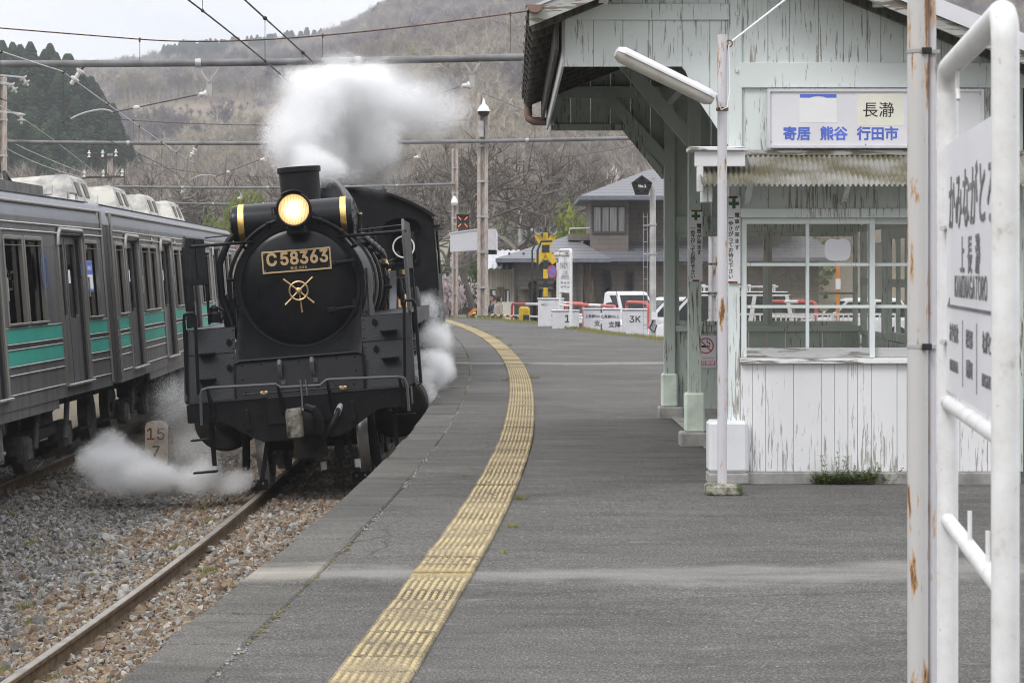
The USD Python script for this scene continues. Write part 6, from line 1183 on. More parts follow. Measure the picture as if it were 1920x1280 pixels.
# beams
def gantry(label, a, b, r, hang=()):
    t = thing('gantry_beam', label, 'gantry beam'); a, b = np.asarray(a, float), np.asarray(b, float); pts = [a + (b - a) * f - np.array([0, 0, 0.10 * 4 * f * (1 - f)]) for f in np.linspace(0, 1, 12)]
    put('beam_pipe', MB().tube(pts, r, 12), 'pipe_grey', t, smooth=True)
    for f in (0.2, 0.45, 0.62, 0.83): p = a + (b - a) * f - np.array([0, 0, 0.4 * f * (1 - f)]); d = (b - a) / np.linalg.norm(b - a); put('beam_sleeve', MB().cyl(p - d * 0.05, p + d * 0.05, r * 1.25, 12), 'galvanised', t, smooth=35)
    return t
Yb1, Yb2 = 38.0, 71.0
g1 = gantry('long pipe gantry beam crossing above the train just under the sky', at(-420, 117, Yb1), at(1340, 96, Yb1), 0.062)
g2 = gantry('second pipe gantry beam lower behind the steam cloud', at(3, 266, Yb2 - 0.3), at(1190, 259, Yb2 - 0.3), 0.062)
g3 = gantry('third thin gantry beam above the train roof', at(215, 350, 100), at(853, 345, 99.8), 0.06); g4 = gantry('farthest thin gantry beam just above the train roof', at(325, 381, 126), at(700, 377, 126), 0.06)
def v_bracket(par, x, ytop, ybot, Y, w, ins_dx):
    a, b, c = at(x - w, ytop, Y), at(x + w, ytop, Y), at(x, (ytop + ybot) / 2 + 2, Y); e = at(x, ybot, Y); br = xf('v_bracket', None, par)
    put('bracket_arm', MB().bar(a, c, 0.05, 0.03), 'bracket_paint', br); put('bracket_arm', MB().bar(b, c, 0.05, 0.03), 'bracket_paint', br); put('bracket_plate', MB().box((c + e) / 2, (0.09, 0.03, c[2] - e[2] + 0.05)), 'bracket_paint', br)
    m = MB(); insulator(m, e + (-0.02, 0, 0.02), (-1, 0, -0.12), 1, 0.07); put('insulator', m, 'porcelain', br, smooth=35); return e + np.array([-0.2, 0, 0.0])
def steady(par, p0, x1, y1, x2, y2, x3, y3, Y):
    """A rod from the insulator with a small strain insulator, then the curved arm that holds the contact wire."""
    a = at(x1, y1, Y); st = xf('steady_arm', None, par); put('rod', MB().tube([p0, a], 0.010, 5), 'wire_dark', st); m = p0 + (a - p0) * 0.72; put('rod_insulator', MB().box(m, (0.11, 0.06, 0.07), ch=0.02), 'porcelain', st)
    pts = [a, a + (at(x2, y2, Y) - a) * 0.35 + (0, 0, 0.02), at(x2, y2, Y), at((x2 + x3) / 2, (y2 + y3) / 2 - 3, Y), at(x3, y3, Y)]; put('curved_arm', MB().tube(CubicSpline(np.arange(5), np.array(pts))(np.linspace(0, 4, 17)), 0.017, 6), 'galvanised', st, smooth=True)
e = v_bracket(g1, 392, 129, 178, Yb1, 18, 0); steady(g1, e, 212, 211, 186, 206, 133, 223, Yb1)
e = v_bracket(g1, 885, 113, 162, Yb1, 18, 0); steady(g1, e, 745, 205, 720, 200, 668, 216, Yb1)
e = v_bracket(g2, 786, 272, 296, Yb2 - 0.3, 12, 0); steady(g2, e, 690, 322, 672, 321, 648, 332, Yb2 - 0.3)
e = v_bracket(g2, 498, 275, 300, Yb2 - 0.3, 10, 0) ; steady(g2, e, 405, 331, 385, 328, 356, 339, Yb2 - 0.3)
e = v_bracket(g3, 452, 352, 372, 100, 8, 0); e = v_bracket(g3, 700, 352, 372, 100, 8, 0); steady(g3, e, 640, 397, 625, 395, 606, 402, 100)
for g_, x, y0, y1, Y in ((g1, 160, 121, 160, Yb1), (g2, 370, 272, 298, Yb2 - 0.3), (g3, 350, 350, 362, 100)):
    a = at(x, y0, Y); b = at(x - 28 * 38 / Y, y1, Y); m = MB(); insulator(m, a + (b - a) * 0.25, b - a, 2, 0.085); put('suspension_insulator', m, 'porcelain', g_, smooth=35); put('hanger', MB().cyl(a, a + (b - a) * 0.3, 0.02, 6), 'wire_rust', g_)
def wire(mb, pts, r, n=5): return mb.tube(pts, r, n, caps=False)
def line_over(label, D, lean, zc, zm, Y0, Y1, z_tr):
    t = thing('overhead_line', label, 'overhead wire'); Ys = np.arange(Y0, Y1, 1.5)
    def pc(Y, z): e_ = edge(Y, D); return np.stack([e_[..., 0] - lean, e_[..., 1], 0 * e_[..., 0] + z], -1)
    put('contact_wire', wire(MB(), pc(Ys, zc), 0.009), 'wire_dark', t, smooth=True); span = 33.0; f = ((Ys - 5.0) % span) / span; zm_ = zm + 0.30 * (2 * f - 1) ** 2 - 0.05
    M_ = pc(Ys, 0.0); M_[:, 2] = zm_; put('messenger_wire', wire(MB(), M_, 0.011), 'wire_pale' if 'train' in label else 'wire_dark', t, smooth=True)
    for Y in np.arange(Y0 + 2.5, min(Y1, 75), 5.2):
        a = pc(np.array([Y]), zc)[0]; b = a.copy(); ff = ((Y - 5.0) % span) / span; b[2] = zm + 0.30 * (2 * ff - 1) ** 2 - 0.05; dr = put('dropper', wire(MB(), [a, b], 0.004, 3), 'wire_dark', t); put('dropper_clip', MB().sphere(b, 0.028, 1), 'rubber', dr); put('dropper_clip', MB().sphere(a, 0.018, 1), 'rubber', dr)
line_over('contact and messenger wires running above the steam locomotive', LOCO_D, 0.72, 4.02, 4.55, 14, 130, LOCO_Z)
line_over('contact and messenger wires running above the silver train', EMU_D, 0.78, 4.02, 4.62, 20, 130, EMU_Z)
def single(label, pts, r, m='wire_dark', drops=(), Y=None):
    t = thing('span_wire', label, 'wire'); p = np.array(pts); k = np.arange(len(p)); put('wire_strand', wire(MB(), CubicSpline(k, p)(np.linspace(0, len(p) - 1, 8 * len(p))) if len(p) > 2 else p, r, 4), m, t, smooth=True)
    for a, b in drops: put('hanger', wire(MB(), [a, b], 0.006, 3).box(a, (0.03, 0.03, 0.07)), 'wire_rust', t)
single('rusty span wire with short hangers high across the sky', [at(-200, 36, Yb1), at(0, 53, Yb1), at(262, 74, Yb1)], 0.011, 'wire_rust', [(at(262, 75, Yb1), at(262, 113, Yb1))]); single('rusty span wire from the sky to the roof corner', [at(262, 74, Yb1), at(605, 67, Yb1), at(985, 22, Yb1), at(1345, -25, Yb1)], 0.011, 'wire_rust', [(at(605, 68, Yb1), at(605, 107, Yb1)), (at(957, 27, Yb1), at(957, 99, Yb1))])
single('thin drooping wire across the dead brushwood slope', [at(130, 215, Yb2), at(250, 226, Yb2), at(500, 235, Yb2), at(880, 225, Yb2)], 0.010, 'wire_dark', [(at(250, 226, Yb2), at(250, 262, Yb2)), (at(478, 234, Yb2), at(478, 268, Yb2))])
single('low span wire from the gantry to the waiting room', [at(880, 313, 90), at(1090, 290, 80), at(1192, 268, 70)], 0.010, 'wire_dark'); single('thin wire falling from the post lamp towards the eaves', [at(905, 175, 71), at(1000, 215, 60), at(1080, 257, 50)], 0.010, 'wire_dark'); single('thin wire from the left post down to the distance', [at(40, 110, 60), at(210, 290, 100), at(345, 335, 126)], 0.008)
for i, (x0, y0, x1, y1, x2, y2, Y0, Y1) in enumerate(((-30, 205, 40, 221, 180, 325, 55, 95), (12, 258, 60, 285, 165, 328, 70, 95), (12, 278, 80, 310, 150, 332, 70, 95))): single(('upper', 'middle', 'lower')[i] + ' pale feeder wire dropping to the crossarms of the wooden pole', [at(x0, y0, Y0), at(x1, y1, Y0 + (Y1 - Y0) * 0.3), at(x2, y2, Y1)], 0.014, 'wire_pale')
single('dark wire leaving the wooden pole towards the right', [at(215, 296, 95), at(330, 318, 100), at(500, 333, 105), at(840, 338, 118)], 0.010)
# wooden utility pole with crossarms
up_ = thing('utility_pole', 'weathered wooden utility pole with two crossarms behind the train', 'utility pole', (at(206, 290, 95)[0], 95, -1.5)); zt = float(at(206, 288, 95)[2]) + 1.5
plain('grey_pole', (0.36, 0.31, 0.28), 0.9, scale=4, stretch=(6, 6, 0.6), var=0.3)
put('pole', MB().cyl((0, 0, 0), (0, 0, zt), 0.16, 12, 0.12), 'grey_pole', up_, smooth=40)
for y, x0, x1 in ((296, 165, 220), (333, 155, 233)):
    a, b = at(x0, y, 94.8) - (at(206, 290, 95)[0], 95, -1.5), at(x1, y - 2, 94.8) - (at(206, 290, 95)[0], 95, -1.5); put('crossarm', MB().bar(a, b, 0.09, 0.09), 'wire_dark', up_)
    for f in (0.04, 0.5, 0.95): m = MB(); insulator(m, a + (b - a) * f, (0, 0, 1), 2, 0.08); put('insulator', m, 'porcelain', up_, smooth=35)
put('arm_brace', MB().bar((-0.6, -0.2, zt - 0.2), (0, -0.15, zt - 1.0), 0.04, 0.04), 'wire_dark', up_)
# left post fittings
for i, (x, y) in enumerate(((20, 158), (42, 145), (40, 213))):
    q = at(x, y, 66); t = thing('line_insulator', ('white insulator pair on the upper left arm', 'white insulator cluster at the left edge', 'white disc insulator hanging under the left arm')[i], 'insulator'); m = MB(); insulator(m, q, (0.4, 0, -0.6) if i < 2 else (0, 0, -1), 2, 0.13); put('discs', m, 'porcelain', t, smooth=35); put('arm', MB().bar(at(-10, y - 5, 68), q, 0.05, 0.05), 'galvanised', t)
# round concrete post with ladder and repeater signal
X3 = float(at(1224, 620, 54)[0]); cp3 = thing('signal_post', 'round concrete post with ladder and black pentagon signal', 'signal post', (X3, 54, -1.0)); put('post', MB().cyl((0, 0, 0), (0, 0, 4.75), 0.085, 18, 0.072), 'pole_concrete', cp3, smooth=40)
ld = xf('ladder', None, cp3)
for s in (-0.05, 0.05): put('ladder_rail', MB().cyl((-0.18 + s, -0.02, 0.6), (-0.18 + s, -0.02, 3.9), 0.007, 6), 'galvanised', ld)
for z in np.arange(0.8, 4.0, 0.30): put('rung', MB().cyl((-0.23, -0.02, z), (-0.13, -0.02, z), 0.007, 6), 'galvanised', ld)
for z in (1.2, 2.9, 3.6): put('band', MB().cyl((0, 0, z), (0, 0, z + 0.04), 0.095, 18).bar((-0.22, 0, z), (0.05, 0, z), 0.03, 0.03), 'galvanised', cp3)
put('junction_box', MB().box((0.03, -0.13, 1.42), (0.14, 0.1, 0.18)), 'enamel', cp3); put('cable', MB().tube([(0.0, -0.12, 1.33), (-0.08, -0.13, 1.12), (0.03, -0.13, 1.03), (0.09, -0.12, 1.2)], 0.02, 6), 'rubber', cp3, smooth=True)
sgn = xf('pentagon_signal', None, cp3); c = at(1203.5, 349, 53.7) - (X3, 54, -1.0)
put('signal_board', MB().poly([(0.265 * math.sin(a), 0.265 * math.cos(a)) for a in np.arange(5) * 2 * np.pi / 5], c + (0, 0.05, 0), (1, 0, 0), (0, 0, 1), 0.05), 'rubber', sgn)
for a in np.arange(5) * 2 * np.pi / 5: q = c + (0.165 * math.sin(a), -0.02, 0.165 * math.cos(a)); put('signal_lens', MB().lathe([(0.055, -0.02), (0.055, 0.03), (0.045, 0.03), (0.04, 0.0), (0, -0.01)], q, (0, -1, 0), 16), 'seat_dark', sgn, smooth=35)
b = MB(); text(b, 'No.1', c + (-0.085, -0.003, -0.03), (1, 0, 0), (0, 0, 1), 0.085, 0.003, 3); put('lettering', b, 'sign_paper', sgn); put('signal_bracket', MB().bar(c + (0.1, 0.06, 0.05), (0, 0, c[2] + 0.05), 0.04, 0.04), 'galvanised', cp3)
# small far pole
fp = thing('street_light_pole', 'slim grey pole with two floodlights among the bare trees', 'pole', (at(976, 470, 122)[0], 122, -1.4)); put('pole', MB().cyl((0, 0, 0), (0, 0, 6.3), 0.12, 10), 'pole_concrete', fp, smooth=40); put('arm', MB().box((0.45, 0, 5.2), (0.9, 0.05, 0.05)), 'galvanised', fp)
for x in (0.3, 0.6, 0.85): put('floodlight', MB().box((x, -0.1, 5.12), (0.16, 0.18, 0.16), ch=0.03), 'enamel', fp)

# ---------------------------------------------------------------- things at the platform's far end
ws = thing('equipment_housing', 'pale grey sheet metal housing hung between the line posts', 'equipment box', (0, 0, 0)); a, b_ = at(845, 428, 76), at(930, 466, 72)
q = [at(844, 440, 80), at(900, 427, 73), at(930, 428, 71.6)]; H0 = 0.68
plain('sheet_grey', (0.50, 0.50, 0.54), 0.55, var=0.05)
m = MB(); T = np.array([(q[0][0], 80, 0), (q[1][0], 72.2, 0), (q[2][0], 72.0, 0), (q[2][0], 79.8, 0)]); zt, zb = 2.85, 2.18; m.raw(np.vstack([T + (0, 0, zb), T + (0, 0, zt)]), [[3, 2, 1, 0], [4, 5, 6, 7], [0, 1, 5, 4], [1, 2, 6, 5], [2, 3, 7, 6], [3, 0, 4, 7]]); put('housing', m, 'sheet_grey', ws); put('housing_lip', MB().bar((T[0] + (0, 0, zt)), (T[1] + (0, -0.02, zt)), 0.05, 0.04), 'sheet_grey', ws); put('hanger_frame', MB().box((T[1] + T[3]) / 2 + (0, 0, 2.12), (0.5, 6, 0.08)), 'underframe', ws)
plain('lamp_case', (0.02, 0.02, 0.022), 0.6); mat('red_lamp', {'e': ('emission', {'color': (1.0, 0.17, 0.04), 'strength': 1.6})}, [], surface='e.emission')
xd = thing('crossing_display', 'black square display with a lit red cross', 'signal', at(868, 416, 98)); put('display_case', MB().box((0, 0, 0), (0.56, 0.2, 0.62), ch=0.02), 'lamp_case', xd); put('display_hood', MB().box((0, -0.2, 0.31), (0.6, 0.3, 0.03)), 'lamp_case', xd)
for sx in (-1, 1):
    for sz in (-1, 1): put('lit_bar', MB().bar((sx * 0.08, -0.105, sz * 0.09), (sx * 0.2, -0.105, sz * 0.22), 0.025, 0.035, up=(0, -1, 0)), 'red_lamp', xd)
put('display_bracket', MB().box((-0.34, 0.5, -0.1), (0.2, 1.2, 0.06)), 'galvanised', xd)
# white equipment cabinets beyond the right edge of the platform
plain('cabinet', (0.57, 0.57, 0.60), 0.5, var=0.04)
def cabinet(label, x0, x1, ytop, Y, dep, txt=(), doors=1, flip=1):
    X0, X1 = at(x0, 0, Y)[0], at(x1, 0, Y)[0]; zt = float(at(0, ytop, Y)[2]); t = thing('equipment_cabinet', label, 'cabinet', ((X0 + X1) / 2, Y, -1.0), group=None); w, h = X1 - X0, zt + 1.0
    put('case', MB().box((0, dep / 2, h / 2), (w, dep, h), ch=0.012), 'cabinet', t); put('lid', MB().box((0, dep / 2 - 0.01, h + 0.012), (w + 0.04, dep + 0.06, 0.03), ch=0.01), 'cabinet', t)
    for k in range(doors): x = -w / 2 + w * (k + 0.5) / doors; dr = put('cabinet_door', MB().box((x, -0.008, h / 2), (w / doors - 0.02, 0.014, h - 0.06), ch=0.004), 'cabinet', t); put('door_latch', MB().cyl((x - w / doors * 0.33, -0.04, h * 0.45 - 0.15), (x - w / doors * 0.33, -0.01, h * 0.45 - 0.15), 0.035, 10), 'pole_paint', dr)
    b = MB()
    for s, fx_, fz_, hh in txt: text(b, s, (fx_ * w, -0.017, fz_ * h), (1, 0, 0), (0, 0, 1), hh, 0.002, 2, anchor='c')
    if txt: put('lettering', b, 'ink_grey', t)
    return t
cabinet('tall white cabinet marked 2K behind the yellow machine', 1009, 1057, 561, 61, 0.5, [('2K', 0.2, 0.74, 0.22), ('NO.1', -0.25, 0.90, 0.07)])
cabinet('low wide white cabinet marked 1 beside the small station sign', 1036, 1086, 583, 58.5, 0.5, [('1', 0.05, 0.80, 0.26)])
cabinet('white cabinet with small lettering left of the other lettered one', 1094, 1126, 580, 58.6, 0.5, [('上長瀞No.1', 0.1, 0.86, 0.09), ('支', 0.3, 0.72, 0.16)])
cabinet('white cabinet with two characters next to the 3K cabinet', 1130, 1163, 580, 57, 0.5, [('上長瀞No.1', -0.1, 0.86, 0.09), ('支障', 0.18, 0.71, 0.16)])
cabinet('square pale grey cabinet marked 3K by the concrete post', 1168, 1213, 581, 55.8, 0.6, [('3K', 0.0, 0.80, 0.22)])
# red and white guard pipes
plain('pipe_red', (0.52, 0.09, 0.08), 0.45, var=0.1); plain('pipe_white', (0.64, 0.64, 0.64), 0.45, var=0.05)
def guard(label, x0, x1, ytop, Y0, Y1, pat):
    t = thing('guard_pipe', label, 'guard rail', group=None); a, b = at(x0, ytop, Y0), at(x1, ytop, Y1); b[2] = a[2]; u = (b - a); n = len(pat); R = 0.14
    for p, s in ((a, 1), (b, -1)):
        d = u / np.linalg.norm(u) * s; put('guard_leg', MB().tube([(p[0], p[1], -1.0), (p[0], p[1], p[2] - R)] + [tuple(p + d * R * (1 - math.cos(t_)) + np.array([0, 0, -R + R * math.sin(t_)])) for t_ in np.linspace(0.3, 1.57, 6)], 0.045, 8), 'pipe_red' if pat[0 if s > 0 else -1] == 'r' else 'pipe_white', t, smooth=40)
    d = u / np.linalg.norm(u); a2, b2 = a + d * R, b - d * R
    for i, ch in enumerate(pat): put('guard_bar', MB().cyl(a2 + (b2 - a2) * i / n, a2 + (b2 - a2) * (i + 1) / n, 0.0455, 8), 'pipe_red' if ch == 'r' else 'pipe_white', t, smooth=40)
    put('lower_bar', MB().cyl(a + (0, 0, -0.42), b + (0, 0, -0.42), 0.035, 8), 'pipe_white', t, smooth=40)
guard('red and white guard pipe left of the 2K cabinet', 960, 1062, 569, 77, 74, 'rwwr'); guard('red and white guard pipe behind the small station sign', 1050, 1094, 567, 80, 78, 'wr'); guard('red and white guard pipe behind the lettered cabinets', 1062, 1154, 569, 72, 66, 'rrwr'); guard('red guard pipe in front of the white van', 1175, 1215, 566, 68, 66, 'rr'); guard('red and white guard pipe seen through the front window', 1440, 1530, 565, 62, 61, 'rwr')
# level crossing signal
plain('signal_yellow', (0.62, 0.42, 0.02), 0.5, var=0.08); plain('signal_black', (0.025, 0.024, 0.022), 0.6)
Yx = 78.0; Xx = float(at(1023, 0, Yx)[0]); cs = thing('crossing_signal', 'yellow cross of the level crossing signal on a striped mast', 'crossing signal', (Xx, Yx, -1.0)); zc = float(at(0, 466, Yx)[2]) + 1.0
for i, z in enumerate(np.arange(0, zc + 0.3, 0.32)): put('mast', MB().cyl((0, 0, z), (0, 0, z + 0.32), 0.085, 12), 'signal_yellow' if i % 2 else 'signal_black', cs, smooth=40)
for s in (-1, 1): put('cross_board', MB().box((0, -0.12 - 0.012 * s, zc), (1.18, 0.02, 0.21), rotm((0, 1, 0), s * 58)), 'signal_yellow', cs)
put('cross_hub', MB().box((0, -0.15, zc), (0.26, 0.02, 0.26)), 'signal_black', cs); put('cross_hub', MB().cyl((0, 0, zc), (0, 0, zc + 0.75), 0.05, 8), 'signal_black', cs)
for s in (-1, 1): put('speaker', MB().lathe([(0.05, 0), (0.08, 0.1), (0.15, 0.25), (0.15, 0.28)], (s * 0.16, -0.05, zc + 0.62), (s * 0.4, -1, 0), 14), 'galvanised', cs, smooth=40)
for s in (-1, 1): c = np.array([s * 0.42, -0.1, zc - 1.28]); lt = xf('flasher', None, cs); put('flasher_disc', MB().cyl(c, c + (0, 0.04, 0), 0.20, 20), 'signal_black', lt, smooth=35); put('flasher_lens', MB().lathe([(0.12, 0), (0.10, 0.05), (0, 0.08)], c, (0, -1, 0), 16), 'rust', lt, smooth=35); put('flasher_hood', MB().lathe([(0.13, 0), (0.14, 0.22)], c, (0, -1, 0.1), 16), 'signal_black', lt, smooth=35)
put('flasher_arm', MB().box((0, 0, zc - 1.28), (1.15, 0.07, 0.09)), 'signal_black', cs); put('control_box', MB().box((0.1, -0.15, 0.95), (0.6, 0.25, 0.34)), 'galvanised', cs)
lh = thing('ladder_frame', 'black hooped ladder frame beside the crossing signal', 'ladder'); a0 = at(1008, 0, 76)
put('ladder_hoop', MB().tube([(a0[0], 76, -1.0), (a0[0], 76, 2.2), (a0[0] + 0.12, 76, 2.5), (a0[0] + 0.5, 76, 2.52)], 0.04, 8).tube([(a0[0] - 0.18, 76.3, -1.0), (a0[0] - 0.18, 76.3, 2.2), (a0[0] - 0.04, 76.3, 2.5)], 0.03, 8), 'signal_black', lh, smooth=40)
for z in (0.4, 1.2): put('rung', MB().box((a0[0] + 0.2, 76.1, z), (0.7, 0.05, 0.05)), 'signal_black', lh)
np_ = thing('no_parking_sign', 'round blue and red no parking sign on a white pole', 'road sign', (at(1040, 0, 74)[0], 74, -1.0)); zc = float(at(0, 509, 74)[2]) + 1.0
put('pole', MB().cyl((0.09, 0, 0), (0.09, 0, zc + 0.3), 0.035, 10), 'pipe_white', np_, smooth=40); c = (-0.09, -0.05, zc); ring = sg.Point(0, 0).buffer(0.21).difference(sg.Point(0, 0).buffer(0.16)).union(sg.LineString([(-0.14, 0.14), (0.14, -0.14)]).buffer(0.024))
put('sign_disc', MB().poly(affinity.scale(sg.Point(0, 0).buffer(0.205), 0.75, 1), c, (1, 0, 0), (0, 0, 1), 0.01), 'ink_blue', np_); put('sign_ring', MB().poly(affinity.scale(ring, 0.75, 1, origin=(0, 0)), (c[0], c[1] - 0.013, c[2]), (1, 0, 0), (0, 0, 1), 0.004), 'pipe_red', np_)
# barrier machine, its arm and the striped barrier board
ym = thing('barrier_machine', 'yellow and black level crossing barrier machine', 'barrier machine', (at(983, 0, 74.5)[0], 74.5, -1.0)); hm = float(at(0, 575, 74.5)[2]) + 1.0
put('machine_case', MB().box((0, 0, hm / 2), (0.36, 0.5, hm), ch=0.06), 'signal_yellow', ym, smooth=30); put('machine_panel', MB().box((0.06, -0.26, hm * 0.55), (0.2, 0.02, hm * 0.5), ch=0.01), 'signal_black', ym); put('machine_plate', MB().box((0.02, -0.26, hm * 0.22), (0.16, 0.02, 0.16)), 'sign_paper', ym); put('weights', MB().box((-0.36, 0, hm * 0.48), (0.36, 0.3, 0.4), ch=0.1).cyl((-0.3, -0.2, hm * 0.5), (-0.3, 0.2, hm * 0.5), 0.16, 12), 'signal_black', ym)
ba = thing('crossing_barrier', 'thin yellow and black striped barrier pole lowered across the road', 'barrier'); a, b = at(968, 594, 74.5), at(888, 587, 77)
for i in range(14): put('stripe', MB().cyl(a + (b - a) * i / 14, a + (b - a) * (i + 1) / 14, 0.035, 8), 'signal_yellow' if i % 2 else 'signal_black', ba, smooth=40)
plain('orange', (0.62, 0.22, 0.04), 0.5, var=0.1)
def hazard(label, x0, x1, y0, y1, Y):
    t = thing('hazard_board', label, 'hazard board'); a, b = at(x0, y1, Y), at(x1, y0, Y); w, h = b[0] - a[0], b[2] - a[2]; put('board', MB().box((a + b) / 2, (w, 0.05, h)), 'orange', t); m = MB()
    for k in np.arange(-h, w + h, 0.36): m.poly(sg.Polygon([(k, 0), (k + 0.17, 0), (k + 0.17 + h, h), (k + h, h)]).intersection(sg.box(0, 0, w, h)), (a[0], Y - 0.026, a[2]), (1, 0, 0), (0, 0, 1), 0.004)
    put('stripes', m, 'signal_black', t).SetCustomDataByKey('kind', 'stuff')
    for f in (0.12, 0.88): put('board_leg', MB().box((a[0] + w * f, Y + 0.05, (a[2] - 1.0) / 2), (0.06, 0.06, a[2] + 1.0)), 'galvanised', t)
hazard('orange and black hazard board left of the far line post', 878, 897, 578, 591, 78); hazard('orange and black hazard board behind the two people', 903, 922, 578, 592, 80)
# small station sign near the far end
def pipe_sign(label, P0, P1, H, r, zb, zt, lower, rows, arrow, ink='ink_grey'):
    """A white hoop of pipe from P0 to P1 on the ground, its name panel between zb and zt."""
    t = thing('station_name_sign', label, 'station sign'); P0, P1 = np.array([*P0, 0.0]), np.array([*P1, 0.0]); u = (P1 - P0); Ls = np.linalg.norm(u); u /= Ls; n = np.cross(u, (0, 0, 1)); R = r * 2.3
    hoop = [P0 + (0, 0, 0)] + [P0 + (0, 0, z) for z in np.linspace(0.3, H - R, 8)] + [P0 + u * R * (1 - math.cos(a)) + np.array([0, 0, H - R + R * math.sin(a)]) for a in np.linspace(0.2, 1.57, 6)] + [P1 - u * R * (1 - math.cos(a)) + np.array([0, 0, H - R + R * math.sin(a)]) for a in np.linspace(1.57, 0.2, 6)] + [P1 + (0, 0, z) for z in np.linspace(H - R, 0.3, 8)] + [P1]
    put('hoop', MB().tube(hoop, r, 20), 'white_pipe', t, smooth=True)
    for z, rr in lower: put('cross_pipe', MB().cyl(P0 + (0, 0, z), P1 + (0, 0, z), rr, 16), 'white_pipe', t, smooth=40)
    U = u; m0 = r * 0.9; put('panel', MB().bar(P0 + u * m0 + (0, 0, (zb + zt) / 2), P1 - u * m0 + (0, 0, (zb + zt) / 2), 0.012, zt - zb), 'sign_white', t)
    h = zt - zb; w = Ls - 2 * m0
    for side in (1, -1):
        NN = n * side; UU = U * side; O = (P0 if side > 0 else P1) + UU * m0 + NN * 0.0065
        b, g = MB(), MB()
        for s, fx_, fz_, hh, bold, gap, m_ in rows:
            mb = b if m_ == 'k' else g; text(mb, s, O + UU * fx_ * w + np.array([0, 0, zb + fz_ * h]), UU, (0, 0, 1), hh * h, 0.0015, bold, gap, sx=1.18, anchor='c')
        b.poly([(0.04 * w, 0), (0.96 * w, 0), (0.96 * w, 0.012 * h), (0.09 * w, 0.012 * h), (0.09 * w, 0.04 * h)], O + np.array([0, 0, zb + arrow * h]), UU, (0, 0, 1), 0.0015)
        put('lettering', b, ink, t)
        if g.v: put('small_lettering', g, 'ink_grey', t)
        put('divider', MB().poly(sg.box(0.36 * w, 0.05 * h, 0.364 * w, 0.30 * h).union(sg.box(0.62 * w, 0.05 * h, 0.624 * w, 0.30 * h)), O + np.array([0, 0, zb]), UU, (0, 0, 1), 0.001), 'ink_grey', t)
    return t, P0, P1, u, n
ROWS = [('かみながとろ', 0.5, 0.665, 0.245, 1, 0.02, 'k'), ('上長瀞', 0.5, 0.49, 0.15, 1, 0.65, 'k'), ('KAMINAGATORO', 0.5, 0.385, 0.115, 0, 0.06, 'k'), ('おやはな', 0.185, 0.21, 0.085, 1, -0.02, 'k'), ('ながとろ', 0.815, 0.21, 0.085, 1, -0.02, 'k'), ('OYAHANA', 0.185, 0.09, 0.062, 0, 0.0, 'k'), ('NAGATORO', 0.815, 0.09, 0.062, 0, 0.0, 'k'), ('秩父郡', 0.492, 0.21, 0.072, 1, 0.0, 'k'), ('長瀞町', 0.492, 0.10, 0.072, 1, 0.0, 'k')]
sx_, P0, P1, u, n = pipe_sign('small white station sign standing far along the platform', at(1050, 0, 59.6)[:2], at(1070.5, 0, 58.0)[:2], 2.05, 0.038, 0.98, 1.86, [(0.60, 0.022), (0.95, 0.025)], ROWS, 0.36)
for i, P in enumerate((P0, P1)): put('sign_foot', MB().box(P + (0, 0, 0.03), (0.34, 0.3, 0.09), ch=0.02), 'mossy_concrete', sx_)
put('sign_lamp', MB().box((P0 + P1) / 2 + n * 0.06 + (0, 0, 1.93), (0.5, 0.12, 0.1), ch=0.03), 'pole_rusty', sx_)

# ---------------------------------------------------------------- foreground post and sign
plain('sign_ink', (0.13, 0.13, 0.135), 0.5)
sx_, P0, P1, u, n = pipe_sign('large white pipe framed station sign in the right foreground', (1.236, 6.36), (1.079, 4.90), 2.07, 0.0305, 1.165, 1.855, [(1.128, 0.021), (0.795, 0.021)], ROWS, 0.34, 'sign_ink')
put('clamp', MB().tube([P0 + u * 0.32 + (0, 0, 2.05), P0 + u * 0.32 + (0, 0, 1.99), P0 + u * 0.34 + (0, 0, 1.96)], 0.006, 6), 'white_pipe', sx_)
for f in (0.45, 0.75): put('hook', MB().tube([P0 + u * 1.47 * f + (0, 0, 0.80), P0 + u * 1.47 * f + (0, 0, 0.86), P0 + u * 1.47 * f + (0, 0, 0.89)], 0.006, 6), 'white_pipe', sx_)
for z in (1.62, 1.30): put('panel_bolt', MB().cyl(P0 + n * 0.0 + u * 0.02 + (0, 0, z), P0 + u * 0.06 + n * 0.02 + (0, 0, z), 0.008, 8), 'pole_rusty', sx_)
rp = thing('rusty_post', 'grey rust stained steel post with a thin conduit strapped to it', 'post', (1.268, 7.0, 0.0))
put('post', MB().tube([(0, 0, z) for z in np.linspace(-0.01, 3.4, 18)], 0.0325, 24), 'pole_rusty', rp, smooth=True); put('conduit', MB().tube([(0.047, 0.01, z) for z in np.linspace(-0.01, 3.4, 18)], 0.0125, 14), 'pole_paint', rp, smooth=True)
for y in (101, 653):
    z = float(at(0, y, 7.0)[2]); put('strap', MB().lathe([(0.0335, 0), (0.0345, 0.001), (0.0345, 0.012), (0.0335, 0.013)], (0, 0, z), n=24).box((0.045, -0.006, z + 0.006), (0.045, 0.012, 0.012)), 'galvanised', rp, smooth=35); put('strap_bolt', MB().cyl((0.022, -0.03, z + 0.006), (0.022, -0.045, z + 0.006), 0.008, 6).box((0.022, -0.034, z + 0.006), (0.03, 0.01, 0.02)), 'underframe', rp)
